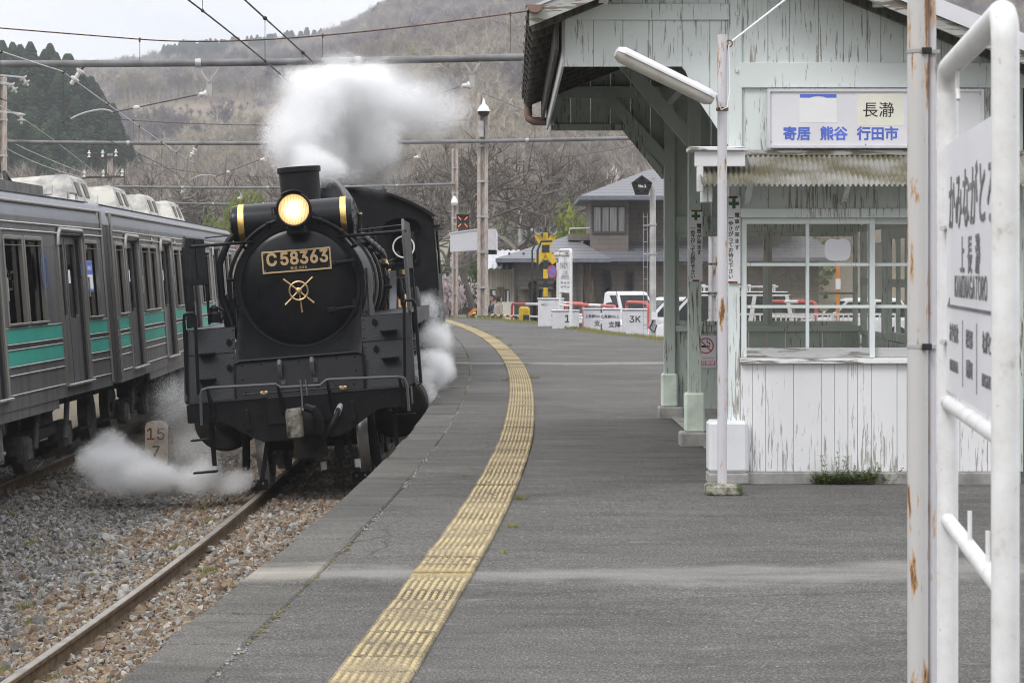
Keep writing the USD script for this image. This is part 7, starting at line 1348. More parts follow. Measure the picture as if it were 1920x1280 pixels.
# ---------------------------------------------------------------- houses beyond the crossing
YH, SH = 95.0, F / 95.0
def hx(x): return (x - 960) / SH
def hz(y): return EYE - (y - HZ) / SH
def siding(name, c, rows=0.22, w=0.9):
    c = np.array(c); return mat(name, {'g': ('geometry', {}), 's': ('separate_xyz', {}), 'ad': ('math', {'math_type': 'add'}), 'c': ('combine_xyz', {}), 'b': ('brick_texture', {'color1': c, 'color2': c * 0.86, 'mortar': c * 0.6, 'scale': 1.0, 'mortar_size': 0.012, 'brick_width': w, 'row_height': rows}), 'p': ('principled_bsdf', {'roughness': 0.8})},
        [('g.position', 's.vector'), ('s.x', 'ad.value1'), ('s.y', 'ad.value2'), ('ad.value', 'c.x'), ('s.z', 'c.y'), ('c.vector', 'b.vector'), ('b.color', 'p.base_color')])
siding('house_siding', (0.165, 0.145, 0.125)); siding('cream_wall', (0.50, 0.47, 0.38), 4.0, 0.12)
mat('roof_tile', {'g': ('geometry', {}), 'w': ('wave_texture', {'wave_type': 'bands', 'bands_direction': 'z', 'scale': 2.3, 'profile': 'saw'}), 'n': ('noise_texture', {'scale': 1.5, 'detail': 4.0}), 'r': ('rgb_ramp', {'ramp': [(0.0, (0.05, 0.052, 0.06)), (0.2, (0.12, 0.122, 0.135)), (1.0, (0.16, 0.163, 0.175))]}), 'p': ('principled_bsdf', {'roughness': 0.5}), 'b': ('bump', {'strength': 0.5, 'distance': 0.03})}, [('g.position', 'w.vector'), ('w.fac', 'r.fac'), ('r.color', 'p.base_color'), ('w.fac', 'b.height'), ('b.normal', 'p.normal')])
plain('trim_dark', (0.06, 0.055, 0.055), 0.6); plain('curtain', (0.62, 0.63, 0.66), 0.8, stretch=(9, 1, 0.3), scale=2, var=0.2); plain('old_board', (0.20, 0.16, 0.12), 0.9, scale=2, stretch=(6, 1, 0.6), var=0.3); plain('fascia', (0.13, 0.14, 0.17), 0.6)
hs = thing('dark_house', 'two storey dark brown house with grey tiled roofs beyond the crossing', 'house')
def hbox(n, x0, x1, y0, y1, z0, z1, m, par=hs): return put(n, MB().box(((x0 + x1) / 2, (y0 + y1) / 2, (z0 + z1) / 2), (x1 - x0, y1 - y0, z1 - z0)), m, par)
def hip(n, x0, x1, y0, y1, z0, z1, rx0, rx1, par=hs, m='roof_tile', yr=None):
    yr = (y0 + y1) / 2 if yr is None else yr; th = 0.16
    v = [(x0, y0, z0), (x1, y0, z0), (x1, y1, z0), (x0, y1, z0), (rx0, yr, z1), (rx1, yr, z1)]
    r = put(n, MB().raw([(a, b, c + th) for a, b, c in v], [[0, 1, 5], [0, 5, 4], [1, 2, 5], [2, 3, 4], [2, 4, 5], [3, 0, 4]]), m, par)
    e = MB().raw([*v[:4], *[(a, b, c + th) for a, b, c in v[:4]]], [[3, 2, 1, 0], [0, 1, 5, 4], [1, 2, 6, 5], [2, 3, 7, 6], [3, 0, 4, 7]]); put('eaves', e, 'fascia', r); return r
hbox('wall', hx(965), hx(1090), 93.0, 100.5, -1.0, 1.86, 'house_siding'); hbox('wall', hx(1090), 13.0, 95.0, 103, -1.0, 1.9, 'house_siding')
r1 = hip('roof', hx(930), hx(1140), 92.1, 101.5, 1.86, hz(449), hx(1062), hx(1072)); r2 = hip('roof', hx(1078), 13.8, 94.0, 104, 1.90, 3.4, hx(1120), 12.5)
for x in np.linspace(hx(955), hx(1060), 5): put('snow_guard', MB().box((x, 92.9, 2.22), (0.09, 0.1, 0.10)), 'trim_dark', r1)
for x in np.linspace(hx(1112), hx(1235), 6): put('snow_guard', MB().box((x, 95.0, 2.36), (0.09, 0.1, 0.10)), 'trim_dark', r2)
hbox('upper_wall', hx(1107), hx(1178), 94.9, 101, 2.2, hz(376), 'house_siding'); hbox('upper_wall', hx(1178), 12.0, 96.3, 102, 2.2, hz(376), 'house_siding')
hip('upper_roof', hx(1085), 12.6, 94.0, 103, hz(376), hz(318), hx(1225), 9.5)
hbox('balcony', hx(1066), hx(1107), 95.5, 98, hz(450), hz(438), 'house_siding'); put('balcony_rail', MB().tube([(hx(1068), 95.6, hz(438)), (hx(1068), 95.6, hz(428)), (hx(1107), 95.6, hz(427))], 0.03, 6), 'pipe_white', hs)
def hwin(x0, x1, y0, y1, Y, panes, cur):
    w = xf('window', None, hs); X0, X1, Z0, Z1 = hx(x0), hx(x1), hz(y1), hz(y0)
    for a, b, c, d in ((X0 - 0.05, X0, Z0, Z1), (X1, X1 + 0.05, Z0, Z1), (X0 - 0.05, X1 + 0.05, Z1, Z1 + 0.07), (X0 - 0.05, X1 + 0.05, Z0 - 0.09, Z0)): hbox('frame', a, b, Y - 0.08, Y + 0.02, c, d, 'trim_dark', w)
    for i in range(panes):
        a, b = X0 + (X1 - X0) * i / panes, X0 + (X1 - X0) * (i + 1) / panes; hbox('pane', a + 0.025, b - 0.025, Y - 0.035, Y - 0.025, Z0, Z1, 'window_glass' if cur else 'dark_glass', w)
        if i: hbox('mullion', a - 0.025, a + 0.025, Y - 0.06, Y - 0.01, Z0, Z1, 'trim_dark', w)
        if cur: put('curtain', MB().box(((a + b) / 2 + 0.02, Y - 0.012, (Z0 + Z1) / 2), ((b - a) * (0.9, 0.75, 0.95, 0.7)[i % 4], 0.01, Z1 - Z0)), 'curtain', w)
hwin(1112, 1172, 389, 434, 94.9, 4, True); hwin(1133, 1145, 511, 550, 95.0, 1, False); hwin(1175, 1187, 511, 552, 95.0, 1, False); hwin(995, 1012, 543, 600, 93.0, 1, False)
hbox('canopy', hx(975), hx(1052), 91.9, 93.0, hz(541), hz(536), 'trim_dark'); hbox('door', hx(1015), hx(1032), 92.9, 93.05, -1.0, hz(545), 'cream_wall'); hbox('drainpipe', hx(964), hx(967), 92.85, 93.0, -1, 1.8, 'trim_dark'); hbox('drainpipe', hx(1078), hx(1081), 92.85, 93.0, -1, 1.8, 'trim_dark')
put('door_step', MB().box((hx(1020), 92.5, -0.9), (1.6, 0.8, 0.2)), 'concrete', hs)
tag(put('leaning_board', MB().bar((hx(1110), 93.6, -1.0), (hx(1098), 94.2, hz(497)), 0.42, 0.09, up=(0, 1, 0)), 'old_board'), 'tall weathered board leaning against the dark house', 'board')
an = thing('cream_annex', 'small cream building with corrugated roof left of the dark house', 'building'); put('wall', MB().box((hx(936), 101, 0.25), (hx(965) - hx(905), 6, 2.6)), 'cream_wall', an)
P = []; xs = np.linspace(hx(896), hx(1030), 60)
for t_ in np.linspace(0, 1, 3): P.append(np.stack([xs, 0 * xs + 97.2 + 5 * t_, hz(503) + (hz(466) - hz(503)) * t_ + 0.03 * np.sin(xs * 26)], -1))
put('corrugated_roof', MB().grid(np.array(P)).grid(np.array(P)[::-1] - (0, 0, 0.03)), 'roof_metal', an)
for x0, x1 in ((917, 929), (946, 954)): w = xf('window', None, an); put('frame', MB().box(((hx(x0) + hx(x1)) / 2, 97.98, 0.15), (hx(x1) - hx(x0), 0.06, 1.1)), 'trim_dark', w); put('curtain', MB().box(((hx(x0) + hx(x1)) / 2 + 0.05, 97.945, 0.15), ((hx(x1) - hx(x0)) * 0.5, 0.02, 1.0)), 'curtain', w)
put('shutter', MB().box((hx(937), 97.97, 0.05), (0.3, 0.05, 1.5)), 'old_board', an); put('notice_board', MB().box((hx(952), 97.9, -0.3), (0.55, 0.05, 0.9)), 'sign_cream', an)
fh_ = thing('far_house', 'pale house with grey tiled roof far off behind the locomotive cab', 'house'); q0, q1 = at(772, 432, 165), at(850, 405, 165)
put('wall', MB().box(((q0[0] + q1[0]) / 2, 168, (q1[2] - 1.4) / 2), (q1[0] - q0[0] - 0.5, 6, q1[2] + 1.4)), 'cream_wall', fh_); hip('roof', q0[0] - 0.3, q1[0] + 0.3, 164.3, 172, float(q1[2]), float(at(0, 388, 165)[2]), q0[0] + 1, q1[0] - 1, fh_)
put('window', MB().box((q1[0] - 0.7, 164.95, q1[2] - 0.6), (0.9, 0.1, 0.7)), 'dark_glass', fh_)

# ---------------------------------------------------------------- vehicles
shiny('car_white', (0.62, 0.62, 0.64), 0.3, spec=0.6, amt=0.05, dust=(0.5, 0.5, 0.5)); shiny('car_red', (0.16, 0.015, 0.02), 0.3, amt=0.1); plain('tail_red', (0.4, 0.02, 0.02), 0.3); plain('head_clear', (0.6, 0.6, 0.62), 0.2)
def car(label, cat, loc, rz, Lc, W, H, belt, hood, cab, paint, top=None, van=False, name='parked_car'):
    """local x is forward; hood: x where the windscreen starts, cab: (rear x, front x) of the roof."""
    t = thing(name, label, cat, loc, rz); f, r = Lc / 2, -Lc / 2; bl = belt
    prof = [(r, 0.30), (r + 0.05, 0.22), (f - 0.05, 0.22), (f, 0.32), (f, 0.62), (f - 0.08, bl - 0.22), (f - 0.35, bl - 0.10), (hood, bl), (r + 0.04, bl), (r, bl - 0.1)]
    b = trimesh.convex.convex_hull(np.array([(x, sy * (W / 2 - (0.04 if z > bl - 0.05 or z < 0.3 else 0)), z) for x, z in prof for sy in (-1, 1)])); put('body', MB().add(b), paint, t, smooth=25)
    c0, c1 = cab; lo = [(r + 0.06, bl - 0.02), (hood, bl - 0.02)]; hi = [(c0, H), (c1, H)]
    cabin = trimesh.convex.convex_hull(np.array([(x, sy * (W / 2 - 0.05), z) for x, z in lo for sy in (-1, 1)] + [(x, sy * (W / 2 - 0.17), z - 0.05) for x, z in hi for sy in (-1, 1)] + [(x - (0.12 if x > 0 else -0.12), sy * (W / 2 - 0.25), z) for x, z in hi for sy in (-1, 1)])); put('cabin', MB().add(cabin), top or paint, t, smooth=25)
    def sidep(x, z, s): k = (z - bl) / (H - bl); return np.array([x, s * (W / 2 - 0.05 - 0.12 * k + 0.004), z])
    xr_ = lambda z: lo[0][0] + (c0 - lo[0][0]) * (z - bl) / (H - bl); xf_ = lambda z: hood + (c1 - hood) * (z - bl) / (H - bl); z0, z1 = bl + 0.03, H - 0.12
    n_ = 3 if van else 2
    for s in (-1, 1):
        for i in range(n_):
            a0, a1 = (i + 0.06) / n_, (i + 0.94) / n_
            qd = [sidep(xr_(z0) + 0.06 + (xf_(z0) - xr_(z0) - 0.14) * a0, z0, s), sidep(xr_(z0) + 0.06 + (xf_(z0) - xr_(z0) - 0.14) * a1, z0, s), sidep(xr_(z1) + 0.06 + (xf_(z1) - xr_(z1) - 0.14) * a1, z1, s), sidep(xr_(z1) + 0.06 + (xf_(z1) - xr_(z1) - 0.14) * a0, z1, s)]
            put('side_window', MB().raw(qd + [p - (0, s * 0.01, 0) for p in qd], [[0, 1, 2, 3], [3, 2, 1, 0], [0, 4, 5, 1], [1, 5, 6, 2], [2, 6, 7, 3], [3, 7, 4, 0]]), 'dark_glass_car', t)
        put('headlamp', MB().box((f - 0.1, s * (W / 2 - 0.22), bl - 0.27), (0.16, 0.3, 0.14), ch=0.03), 'head_clear', t); put('tail_lamp', MB().box((r + 0.02, s * (W / 2 - 0.12), bl - 0.2), (0.05, 0.16, 0.3), ch=0.01), 'tail_red', t)
        put('door_mirror', MB().box((hood - 0.18, s * (W / 2 + 0.1), bl + 0.12), (0.1, 0.2, 0.15), ch=0.03), paint if not van else 'rubber', t)
        for x in (f - 0.72, r + 0.68):
            w = xf('wheel', None, t); put('tyre', MB().lathe([(0.2, -0.09), (0.28, -0.09), (0.30, -0.05), (0.30, 0.05), (0.28, 0.09), (0.2, 0.09)], (x, s * (W / 2 - 0.08), 0.30), (0, s, 0), 28), 'rubber', w, smooth=35); put('rim', MB().lathe([(0.2, 0.08), (0.17, 0.06), (0.06, 0.04), (0.05, 0.07), (0, 0.07)], (x, s * (W / 2 - 0.08), 0.30), (0, s, 0), 20), 'alu', w, smooth=35)
            put('wheel_arch', MB().cyl((x, s * (W / 2 - 0.12), 0.31), (x, s * (W / 2 + 0.004), 0.31), 0.345, 28), 'rubber', w, smooth=35)
    za, zb_ = bl + 0.04, H - 0.09; wd = W / 2 - 0.14
    def screen(xa, xb, e): qd = [np.array([xa, -wd, za]), np.array([xa, wd, za]), np.array([xb, wd - 0.09, zb_]), np.array([xb, -wd + 0.09, zb_])]; return MB().raw(qd + [p - (e, 0, 0.02) for p in qd], [[0, 1, 2, 3], [3, 2, 1, 0], [0, 4, 5, 1], [2, 6, 7, 3], [1, 5, 6, 2], [3, 7, 4, 0]])
    put('windscreen', screen(xf_(za) + 0.012, xf_(zb_) + 0.012, 0.03), 'dark_glass_car', t); put('rear_window', screen(xr_(za) - 0.012, xr_(zb_) - 0.012, -0.03), 'dark_glass_car', t)
    put('bumper', MB().box((f - 0.02, 0, 0.42), (0.12, W - 0.1, 0.2), ch=0.04), paint, t); put('grille', MB().box((f + 0.015, 0, bl - 0.32), (0.05, W * 0.5, 0.10), ch=0.01), 'rubber', t); return t
mat('dark_glass_car', {'p': ('principled_bsdf', {'base_color': (0.03, 0.035, 0.037), 'roughness': 0.08, 'specular_ior_level': 0.6})})
kt = thing('small_truck', 'small white cab over truck parked before the dark house', 'truck', (float(at(1150, 0, 82)[0]) + 0.1, 82, -1.0), -62.0)
hull = trimesh.convex.convex_hull(np.array([(x, sy * w, z) for x, z, w in ((0.25, 0.35, 0.72), (1.55, 0.35, 0.72), (1.62, 0.5, 0.72), (1.60, 0.98, 0.72), (1.15, 1.70, 0.62), (1.0, 1.76, 0.58), (0.40, 1.76, 0.58), (0.28, 1.70, 0.64), (0.25, 1.0, 0.72)) for sy in (-1, 1)])); put('cab', MB().add(hull), 'car_white', kt, smooth=25)
qd = [np.array(p) for p in ((1.605, -0.64, 1.02), (1.605, 0.64, 1.02), (1.21, 0.56, 1.63), (1.21, -0.56, 1.63))]; put('windscreen', MB().raw(qd + [p - (0.03, 0, 0.01) for p in qd], [[0, 1, 2, 3], [3, 2, 1, 0], [0, 4, 5, 1], [2, 6, 7, 3]]), 'dark_glass_car', kt)
for s in (-1, 1): qd = [np.array((x, s * (0.725 - 0.13 * (z - 1.0)), z)) for x, z in ((0.42, 1.04), (1.44, 1.04), (1.10, 1.62), (0.46, 1.62))]; put('side_window', MB().raw(qd + [p - (0, s * 0.02, 0) for p in qd], [[0, 1, 2, 3], [3, 2, 1, 0], [0, 4, 5, 1], [2, 6, 7, 3]]), 'dark_glass_car', kt); put('door_mirror', MB().box((1.45, s * 0.86, 1.2), (0.08, 0.16, 0.24), ch=0.03), 'rubber', kt); put('headlamp', MB().box((1.6, s * 0.55, 0.72), (0.06, 0.26, 0.18), ch=0.02), 'head_clear', kt)
put('load_bed', MB().box((-0.72, 0, 0.62), (1.9, 1.4, 0.08)).box((-0.72, 0.69, 0.78), (1.9, 0.03, 0.30)).box((-0.72, -0.69, 0.78), (1.9, 0.03, 0.30)).box((-1.66, 0, 0.78), (0.03, 1.38, 0.30)), 'car_white', kt)
for x in (1.0, -0.9):
    for s in (-1, 1): w = xf('wheel', None, kt); put('tyre', MB().lathe([(0, -0.07), (0.26, -0.07), (0.27, 0.05), (0.2, 0.07), (0, 0.05)], (x, s * 0.64, 0.27), (0, s, 0), 24), 'rubber', w, smooth=35)
put('aerial', MB().cyl((1.2, -0.66, 1.6), (0.9, -0.75, 2.5), 0.012, 5), 'rubber', kt)
V = car('white van with a roof rack parked behind the waiting room', 'van', (float(at(1370, 0, 62)[0]) - 0.15, 63.5, -1.0), 170, 4.4, 1.70, 1.92, 1.02, 1.55, (-1.95, 0.75), 'car_white', van=True)
rk = xf('roof_rack', None, V)
for y in (-0.55, 0.55): put('rack_rail', MB().bar((-1.6, y, 2.06), (0.6, y, 2.06), 0.05, 0.05), 'alu', rk)
for x in (-1.5, -0.8, -0.1, 0.5): put('rack_bar', MB().bar((x, -0.6, 2.10), (x, 0.6, 2.10), 0.06, 0.04).box((x, -0.55, 1.98), (0.05, 0.05, 0.18)).box((x, 0.55, 1.98), (0.05, 0.05, 0.18)), 'alu', rk)
car('white hatchback parked behind the van by the dark house', 'car', (float(at(1262, 0, 74)[0]), 75, -1.0), 195, 3.9, 1.66, 1.62, 0.95, 1.05, (-1.6, 0.35), 'car_white')
car('dark red car parked beyond the waiting room windows', 'car', (float(at(1490, 0, 78)[0]), 78, -1.0), 5, 3.9, 1.66, 1.55, 0.92, 1.0, (-1.5, 0.3), 'car_red'); car('white car parked at the right beyond the waiting room windows', 'car', (float(at(1600, 0, 76)[0]), 76, -1.0), 182, 4.0, 1.66, 1.58, 0.92, 1.0, (-1.5, 0.3), 'car_white')
fn = thing('picket_fence', 'white railing with thin uprights seen through the waiting room windows', 'fence'); fy = 56.0
for z in (-0.05, 0.42): put('fence_rail', MB().box((float(at(1510, 0, fy)[0]), fy, z), (4.6, 0.04, 0.05)), 'pipe_white', fn)
for x in np.arange(float(at(1510, 0, fy)[0]) - 2.3, float(at(1510, 0, fy)[0]) + 2.31, 0.13): put('fence_bar', MB().box((x, fy, -0.28), (0.035, 0.035, 1.4)), 'pipe_white', fn)
op = thing('marker_pole', 'orange marker pole with a small white plate seen through the front window', 'pole', (float(at(1571, 0, 60)[0]), 60, -1.0)); put('pole', MB().box((0, 0, 1.33), (0.10, 0.06, 2.66), ch=0.01), 'orange', op); put('plate', MB().box((0, -0.04, 2.15), (0.13, 0.01, 0.28)), 'sign_paper', op)
# ---------------------------------------------------------------- people at the crossing
import manifold3d as m3
plain('skin', (0.45, 0.30, 0.22), 0.6, var=0.05); plain('hair_black', (0.018, 0.015, 0.014), 0.6); plain('cloth_beige', (0.48, 0.41, 0.35), 0.9, scale=25, col2=(0.30, 0.26, 0.24)); plain('cloth_navy', (0.05, 0.06, 0.09), 0.9, scale=12, var=0.3); plain('cloth_dark', (0.05, 0.048, 0.045), 0.9); plain('cloth_blue', (0.16, 0.20, 0.28), 0.9)
def chain(joints, bones, edge_=0.022):
    tot = m3.Manifold()
    for a, b in bones:
        pts = []
        for j in (a, b):
            p, r = joints[j]; s = trimesh.creation.icosphere(2, 1.0).vertices * np.asarray(r) + p; pts.append(s)
        tot = tot + m3.Manifold.hull_points(np.vstack(pts))
    tot = tot.refine_to_length(edge_); m = tot.to_mesh(); t = trimesh.Trimesh(m.vert_properties[:, :3], m.tri_verts, process=True); trimesh.smoothing.filter_taubin(t, iterations=8); return t
def person(label, loc, rz, J, top, bottom, shoes='hair_black', hair=1.0):
    p = thing('person', label, 'person', loc, rz); J = {k: (np.array(v[0], float), v[1]) for k, v in J.items()}
    B = [('pelvis', 'waist'), ('waist', 'chest'), ('chest', 'neck'), ('neck', 'head'), ('chest', 'shL'), ('chest', 'shR'), ('shL', 'elL'), ('elL', 'wrL'), ('shR', 'elR'), ('elR', 'wrR'), ('pelvis', 'hipL'), ('pelvis', 'hipR'), ('hipL', 'knL'), ('knL', 'anL'), ('hipR', 'knR'), ('knR', 'anR'), ('anL', 'toL'), ('anR', 'toR')]
    for s in 'LR':
        w = J['wr' + s][0]; d = w - J['el' + s][0]; d /= np.linalg.norm(d); J['pa' + s] = (w + d * 0.07, (0.034, 0.022, 0.036)); B.append(('wr' + s, 'pa' + s)); side = np.cross(d, (0, 1, 0)); side /= np.linalg.norm(side)
        for k in range(4): J[f'f{s}{k}'] = (w + d * (0.145 + 0.012 * (k in (1, 2))) + side * (k - 1.5) * 0.02 + np.array([0, 0.015, 0]), 0.009); J[f'g{s}{k}'] = (w + d * 0.09 + side * (k - 1.5) * 0.019, 0.011); B += [(f'g{s}{k}', f'f{s}{k}')]
        J['th' + s] = (w + d * 0.085 + side * 0.055, 0.010); B.append(('wr' + s, 'th' + s))
    put('body', MB().add(chain(J, B, 0.02)), 'skin', p, smooth=True)
    h, hr = J['head'][0], np.asarray(J['head'][1]) * np.ones(3); hd = MB(); hm = trimesh.creation.icosphere(3, 1.0); v = np.array(hm.vertices); f = np.array(hm.faces); keep = ~((v[f].mean(1)[:, 1] < -0.25) & (v[f].mean(1)[:, 2] < 0.45)) & (v[f].mean(1)[:, 2] > -0.75 * hair); hd.raw(v * (hr * 1.13) + h + (0, 0.008, 0.01), f[keep]); put('hair', hd, 'hair_black', p, smooth=True)
    for s in (-1, 1): put('eye', MB().sphere(h + (s * 0.034, -hr[1] * 0.90, 0.012), 0.011, 1), 'hair_black', p); put('ear', MB().raw(trimesh.creation.icosphere(1, 1.0).vertices * (0.014, 0.026, 0.036) + h + (s * hr[0] * 0.98, 0.01, -0.005), trimesh.creation.icosphere(1, 1.0).faces), 'skin', p, smooth=True)
    put('nose', MB().raw(trimesh.creation.icosphere(1, 1.0).vertices * (0.014, 0.02, 0.024) + h + (0, -hr[1] * 0.98, -0.018), trimesh.creation.icosphere(1, 1.0).faces), 'skin', p, smooth=True); put('mouth', MB().box(h + (0, -hr[1] * 0.90, -0.055), (0.045, 0.012, 0.008)), 'tail_red', p)
    G = lambda keys, k: {q: (J[q][0], np.asarray(J[q][1]) * k + 0.012) for q in keys}
    put('jacket', MB().add(chain(G(['pelvis', 'waist', 'chest', 'shL', 'shR', 'elL', 'elR', 'wrL', 'wrR', 'neck'], 1.08), [('pelvis', 'waist'), ('waist', 'chest'), ('chest', 'shL'), ('chest', 'shR'), ('shL', 'elL'), ('shR', 'elR'), ('elL', 'wrL'), ('elR', 'wrR')], 0.03)), top, p, smooth=True)
    put('trousers', MB().add(chain(G(['pelvis', 'hipL', 'hipR', 'knL', 'knR', 'anL', 'anR'], 1.10), [('pelvis', 'hipL'), ('pelvis', 'hipR'), ('hipL', 'knL'), ('knL', 'anL'), ('hipR', 'knR'), ('knR', 'anR')], 0.03)), bottom, p, smooth=True); put('shoe', MB().add(chain(G(['anL', 'toL'], 1.1), [('anL', 'toL')])), shoes, p, smooth=True); put('shoe', MB().add(chain(G(['anR', 'toR'], 1.1), [('anR', 'toR')])), shoes, p, smooth=True)
stand = dict(pelvis=((0, 0, 0.90), (0.15, 0.11, 0.11)), waist=((0, 0, 1.05), (0.13, 0.10, 0.10)), chest=((0, 0, 1.25), (0.15, 0.11, 0.12)), neck=((0, -0.01, 1.40), 0.05), head=((0, -0.03, 1.53), (0.075, 0.092, 0.112)), shL=((0.17, 0, 1.32), 0.055), shR=((-0.17, 0, 1.32), 0.055), elL=((0.22, 0.03, 1.06), 0.042), elR=((-0.22, 0.02, 1.06), 0.042), wrL=((0.20, -0.10, 0.85), 0.032), wrR=((-0.19, -0.10, 0.86), 0.032), hipL=((0.085, 0, 0.86), 0.085), hipR=((-0.085, 0, 0.86), 0.085), knL=((0.09, -0.02, 0.47), 0.055), knR=((-0.09, 0.0, 0.47), 0.055), anL=((0.09, 0.02, 0.08), 0.04), anR=((-0.09, 0.04, 0.08), 0.04), toL=((0.10, -0.14, 0.035), 0.035), toR=((-0.10, -0.12, 0.035), 0.035))
person('standing person with short black hair in a beige patterned jacket at the crossing', (float(at(935, 0, 77)[0]), 77, -1.0), 118, {k: v for k, v in stand.items()}, 'cloth_beige', 'cloth_dark')
sit = dict(pelvis=((0, 0.10, 0.62), (0.15, 0.12, 0.11)), waist=((0, 0.08, 0.80), (0.13, 0.11, 0.10)), chest=((0, 0.02, 1.05), (0.16, 0.12, 0.12)), neck=((0, 0.0, 1.24), 0.055), head=((0, -0.03, 1.38), (0.078, 0.095, 0.115)), shL=((0.18, 0.02, 1.14), 0.058), shR=((-0.18, 0.02, 1.14), 0.058), elL=((0.26, -0.12, 0.92), 0.044), elR=((-0.25, -0.10, 0.90), 0.044), wrL=((0.16, -0.32, 0.80), 0.034), wrR=((-0.14, -0.32, 0.78), 0.034), hipL=((0.09, 0.05, 0.60), 0.09), hipR=((-0.09, 0.05, 0.60), 0.09), knL=((0.12, -0.38, 0.68), 0.06), knR=((-0.12, -0.36, 0.60), 0.06), anL=((0.12, -0.34, 0.22), 0.043), anR=((-0.12, -0.42, 0.12), 0.043), toL=((0.12, -0.52, 0.17), 0.036), toR=((-0.12, -0.60, 0.06), 0.036))
person('person in a dark vest sitting on the low bench at the crossing', (float(at(925, 0, 79)[0]), 79, -0.85), -62, sit, 'cloth_navy', 'cloth_dark')
bn = thing('bench', 'low plain bench the seated person sits on at the crossing', 'bench', (float(at(925, 0, 79)[0]) + 0.06, 79.05, -1.0)); put('seat', MB().box((0, 0, 0.60), (0.9, 0.34, 0.06)), 'old_board', bn)
for s in (-1, 1): put('leg', MB().box((s * 0.38, 0, 0.285), (0.06, 0.3, 0.57)), 'old_board', bn)

# ---------------------------------------------------------------- trees and shrubs between the line and the hills
rg = np.random.default_rng(90)
protos = []
for v in range(3):
    l, t_ = norm_h(list(branchy(rg, 4, 4, 0.58, 0.22, 4, 4, trunk=0.30, thick=0.014, gnarl=0.30, ratio=0.70)))
    protos.append((l, t_))
def bare(label, x, Y, ytop, v, rz, wide=1.0):
    z0 = -1.6; H = float(at(0, ytop, Y)[2]) - z0; t = thing('bare_tree', label, 'tree', (float(at(x, 0, Y)[0]), Y, z0), rz, group=None)
    l, t_ = protos[v]; S = np.array([H * wide, H * wide, H])
    m1 = MB(); m1.v, m1.f, m1.n = [a * S for a in l.v], l.f, l.n; m2 = MB(); m2.v, m2.f, m2.n = [a * S for a in t_.v], t_.f, t_.n
    put('trunk', m1, 'bark_grey', t); put('crown', m2, 'bark_grey', t)
bare('leafless tree rising right behind the locomotive chimney', 640, 120, 265, 0, 20, 1.15); bare('leafless tree with dark forked limbs left of the reddish line post', 735, 128, 255, 1, 80, 1.1); bare('leafless tree behind the reddish line post', 838, 134, 262, 2, 150, 1.1); bare('big leafless tree between the two pale line posts', 895, 114, 225, 0, 200, 1.2); bare('leafless tree just right of the lamp topped line post', 965, 122, 235, 1, 310, 1.25); bare('leafless tree behind the crossing sign', 1040, 133, 262, 2, 260, 1.1); bare('leafless tree over the dark house roof left of the pentagon signal', 1150, 140, 290, 0, 130, 1.1)
bare('leafless tree above the second roof cooler of the train', 260, 128, 285, 1, 30, 1.2); bare('leafless tree beside the wooden pole on its left', 135, 133, 300, 2, 70, 1.2); bare('leafless tree at the left edge above the train roof', 45, 130, 300, 0, 300, 1.2); bare('leafless tree above the end of the train roof', 480, 135, 285, 2, 220, 1.2); bare('leafless tree between the chimney and the train roof', 400, 142, 320, 1, 190, 1.2)
def leaf_ball(r, n, s=0.05, flat=0.8):
    m = MB()
    for i in range(n):
        d = r.normal(size=3); d /= np.linalg.norm(d); lump = 0.72 + 0.5 * meshkit.noise(d * 2.3 + 5)
        p = d * r.uniform(0.45, 1.0) ** 0.5 * lump * np.array([1, 1, flat]); p[2] += flat; a = r.normal(size=3); a /= np.linalg.norm(a); b = np.cross(a, d); b /= max(np.linalg.norm(b), 1e-6); ss = s * r.uniform(0.6, 1.5)
        m.raw([p - a * ss, p + b * ss * 0.6, p + a * ss, p - b * ss * 0.6], [[0, 1, 2], [0, 2, 3]])
    m.v = [v / (2 * flat) for v in m.v]; return m
def crown_tree(name, label, cat, x, Y, ytop, w, leafm, n, s, trunk=True, z0=-1.5, ybase=None):
    H = float(at(0, ytop, Y)[2]) - z0; t = thing(name, label, cat, (float(at(x, 0, Y)[0]), Y, z0)); m = MB()
    for k in range(5):
        b = leaf_ball(rg, n // 5, s / 0.55); c = np.array([rg.uniform(-0.5, 0.5) * w, rg.uniform(-0.4, 0.4) * w, H * rg.uniform(0.1, 0.45)]); sc = np.array([w * 0.62, w * 0.62, H * 0.55]); m.raw(np.vstack(b.v) * sc + c, np.vstack(b.f))
    put('crown', m, leafm, t)
    if trunk:
        l = protos[int(rg.integers(0, 3))][0]; m1 = MB(); m1.v, m1.f, m1.n = [a * np.array([w * 1.3, w * 1.3, H * 0.9]) for a in l.v], l.f, l.n; put('trunk', m1, 'bark_grey', t)
crown_tree('cherry_tree', 'white blossoming cherry behind the reddish line post', 'tree', 838, 112, 492, 1.9, 'blossom', 1500, 0.055); crown_tree('cherry_tree', 'white blossoming cherry low beside the hazard boards', 'tree', 872, 116, 500, 1.6, 'blossom', 1100, 0.055); crown_tree('cherry_tree', 'pinkish blossoming cherry above the dark house ridge', 'tree', 1165, 150, 308, 2.2, 'blossom', 1300, 0.06)
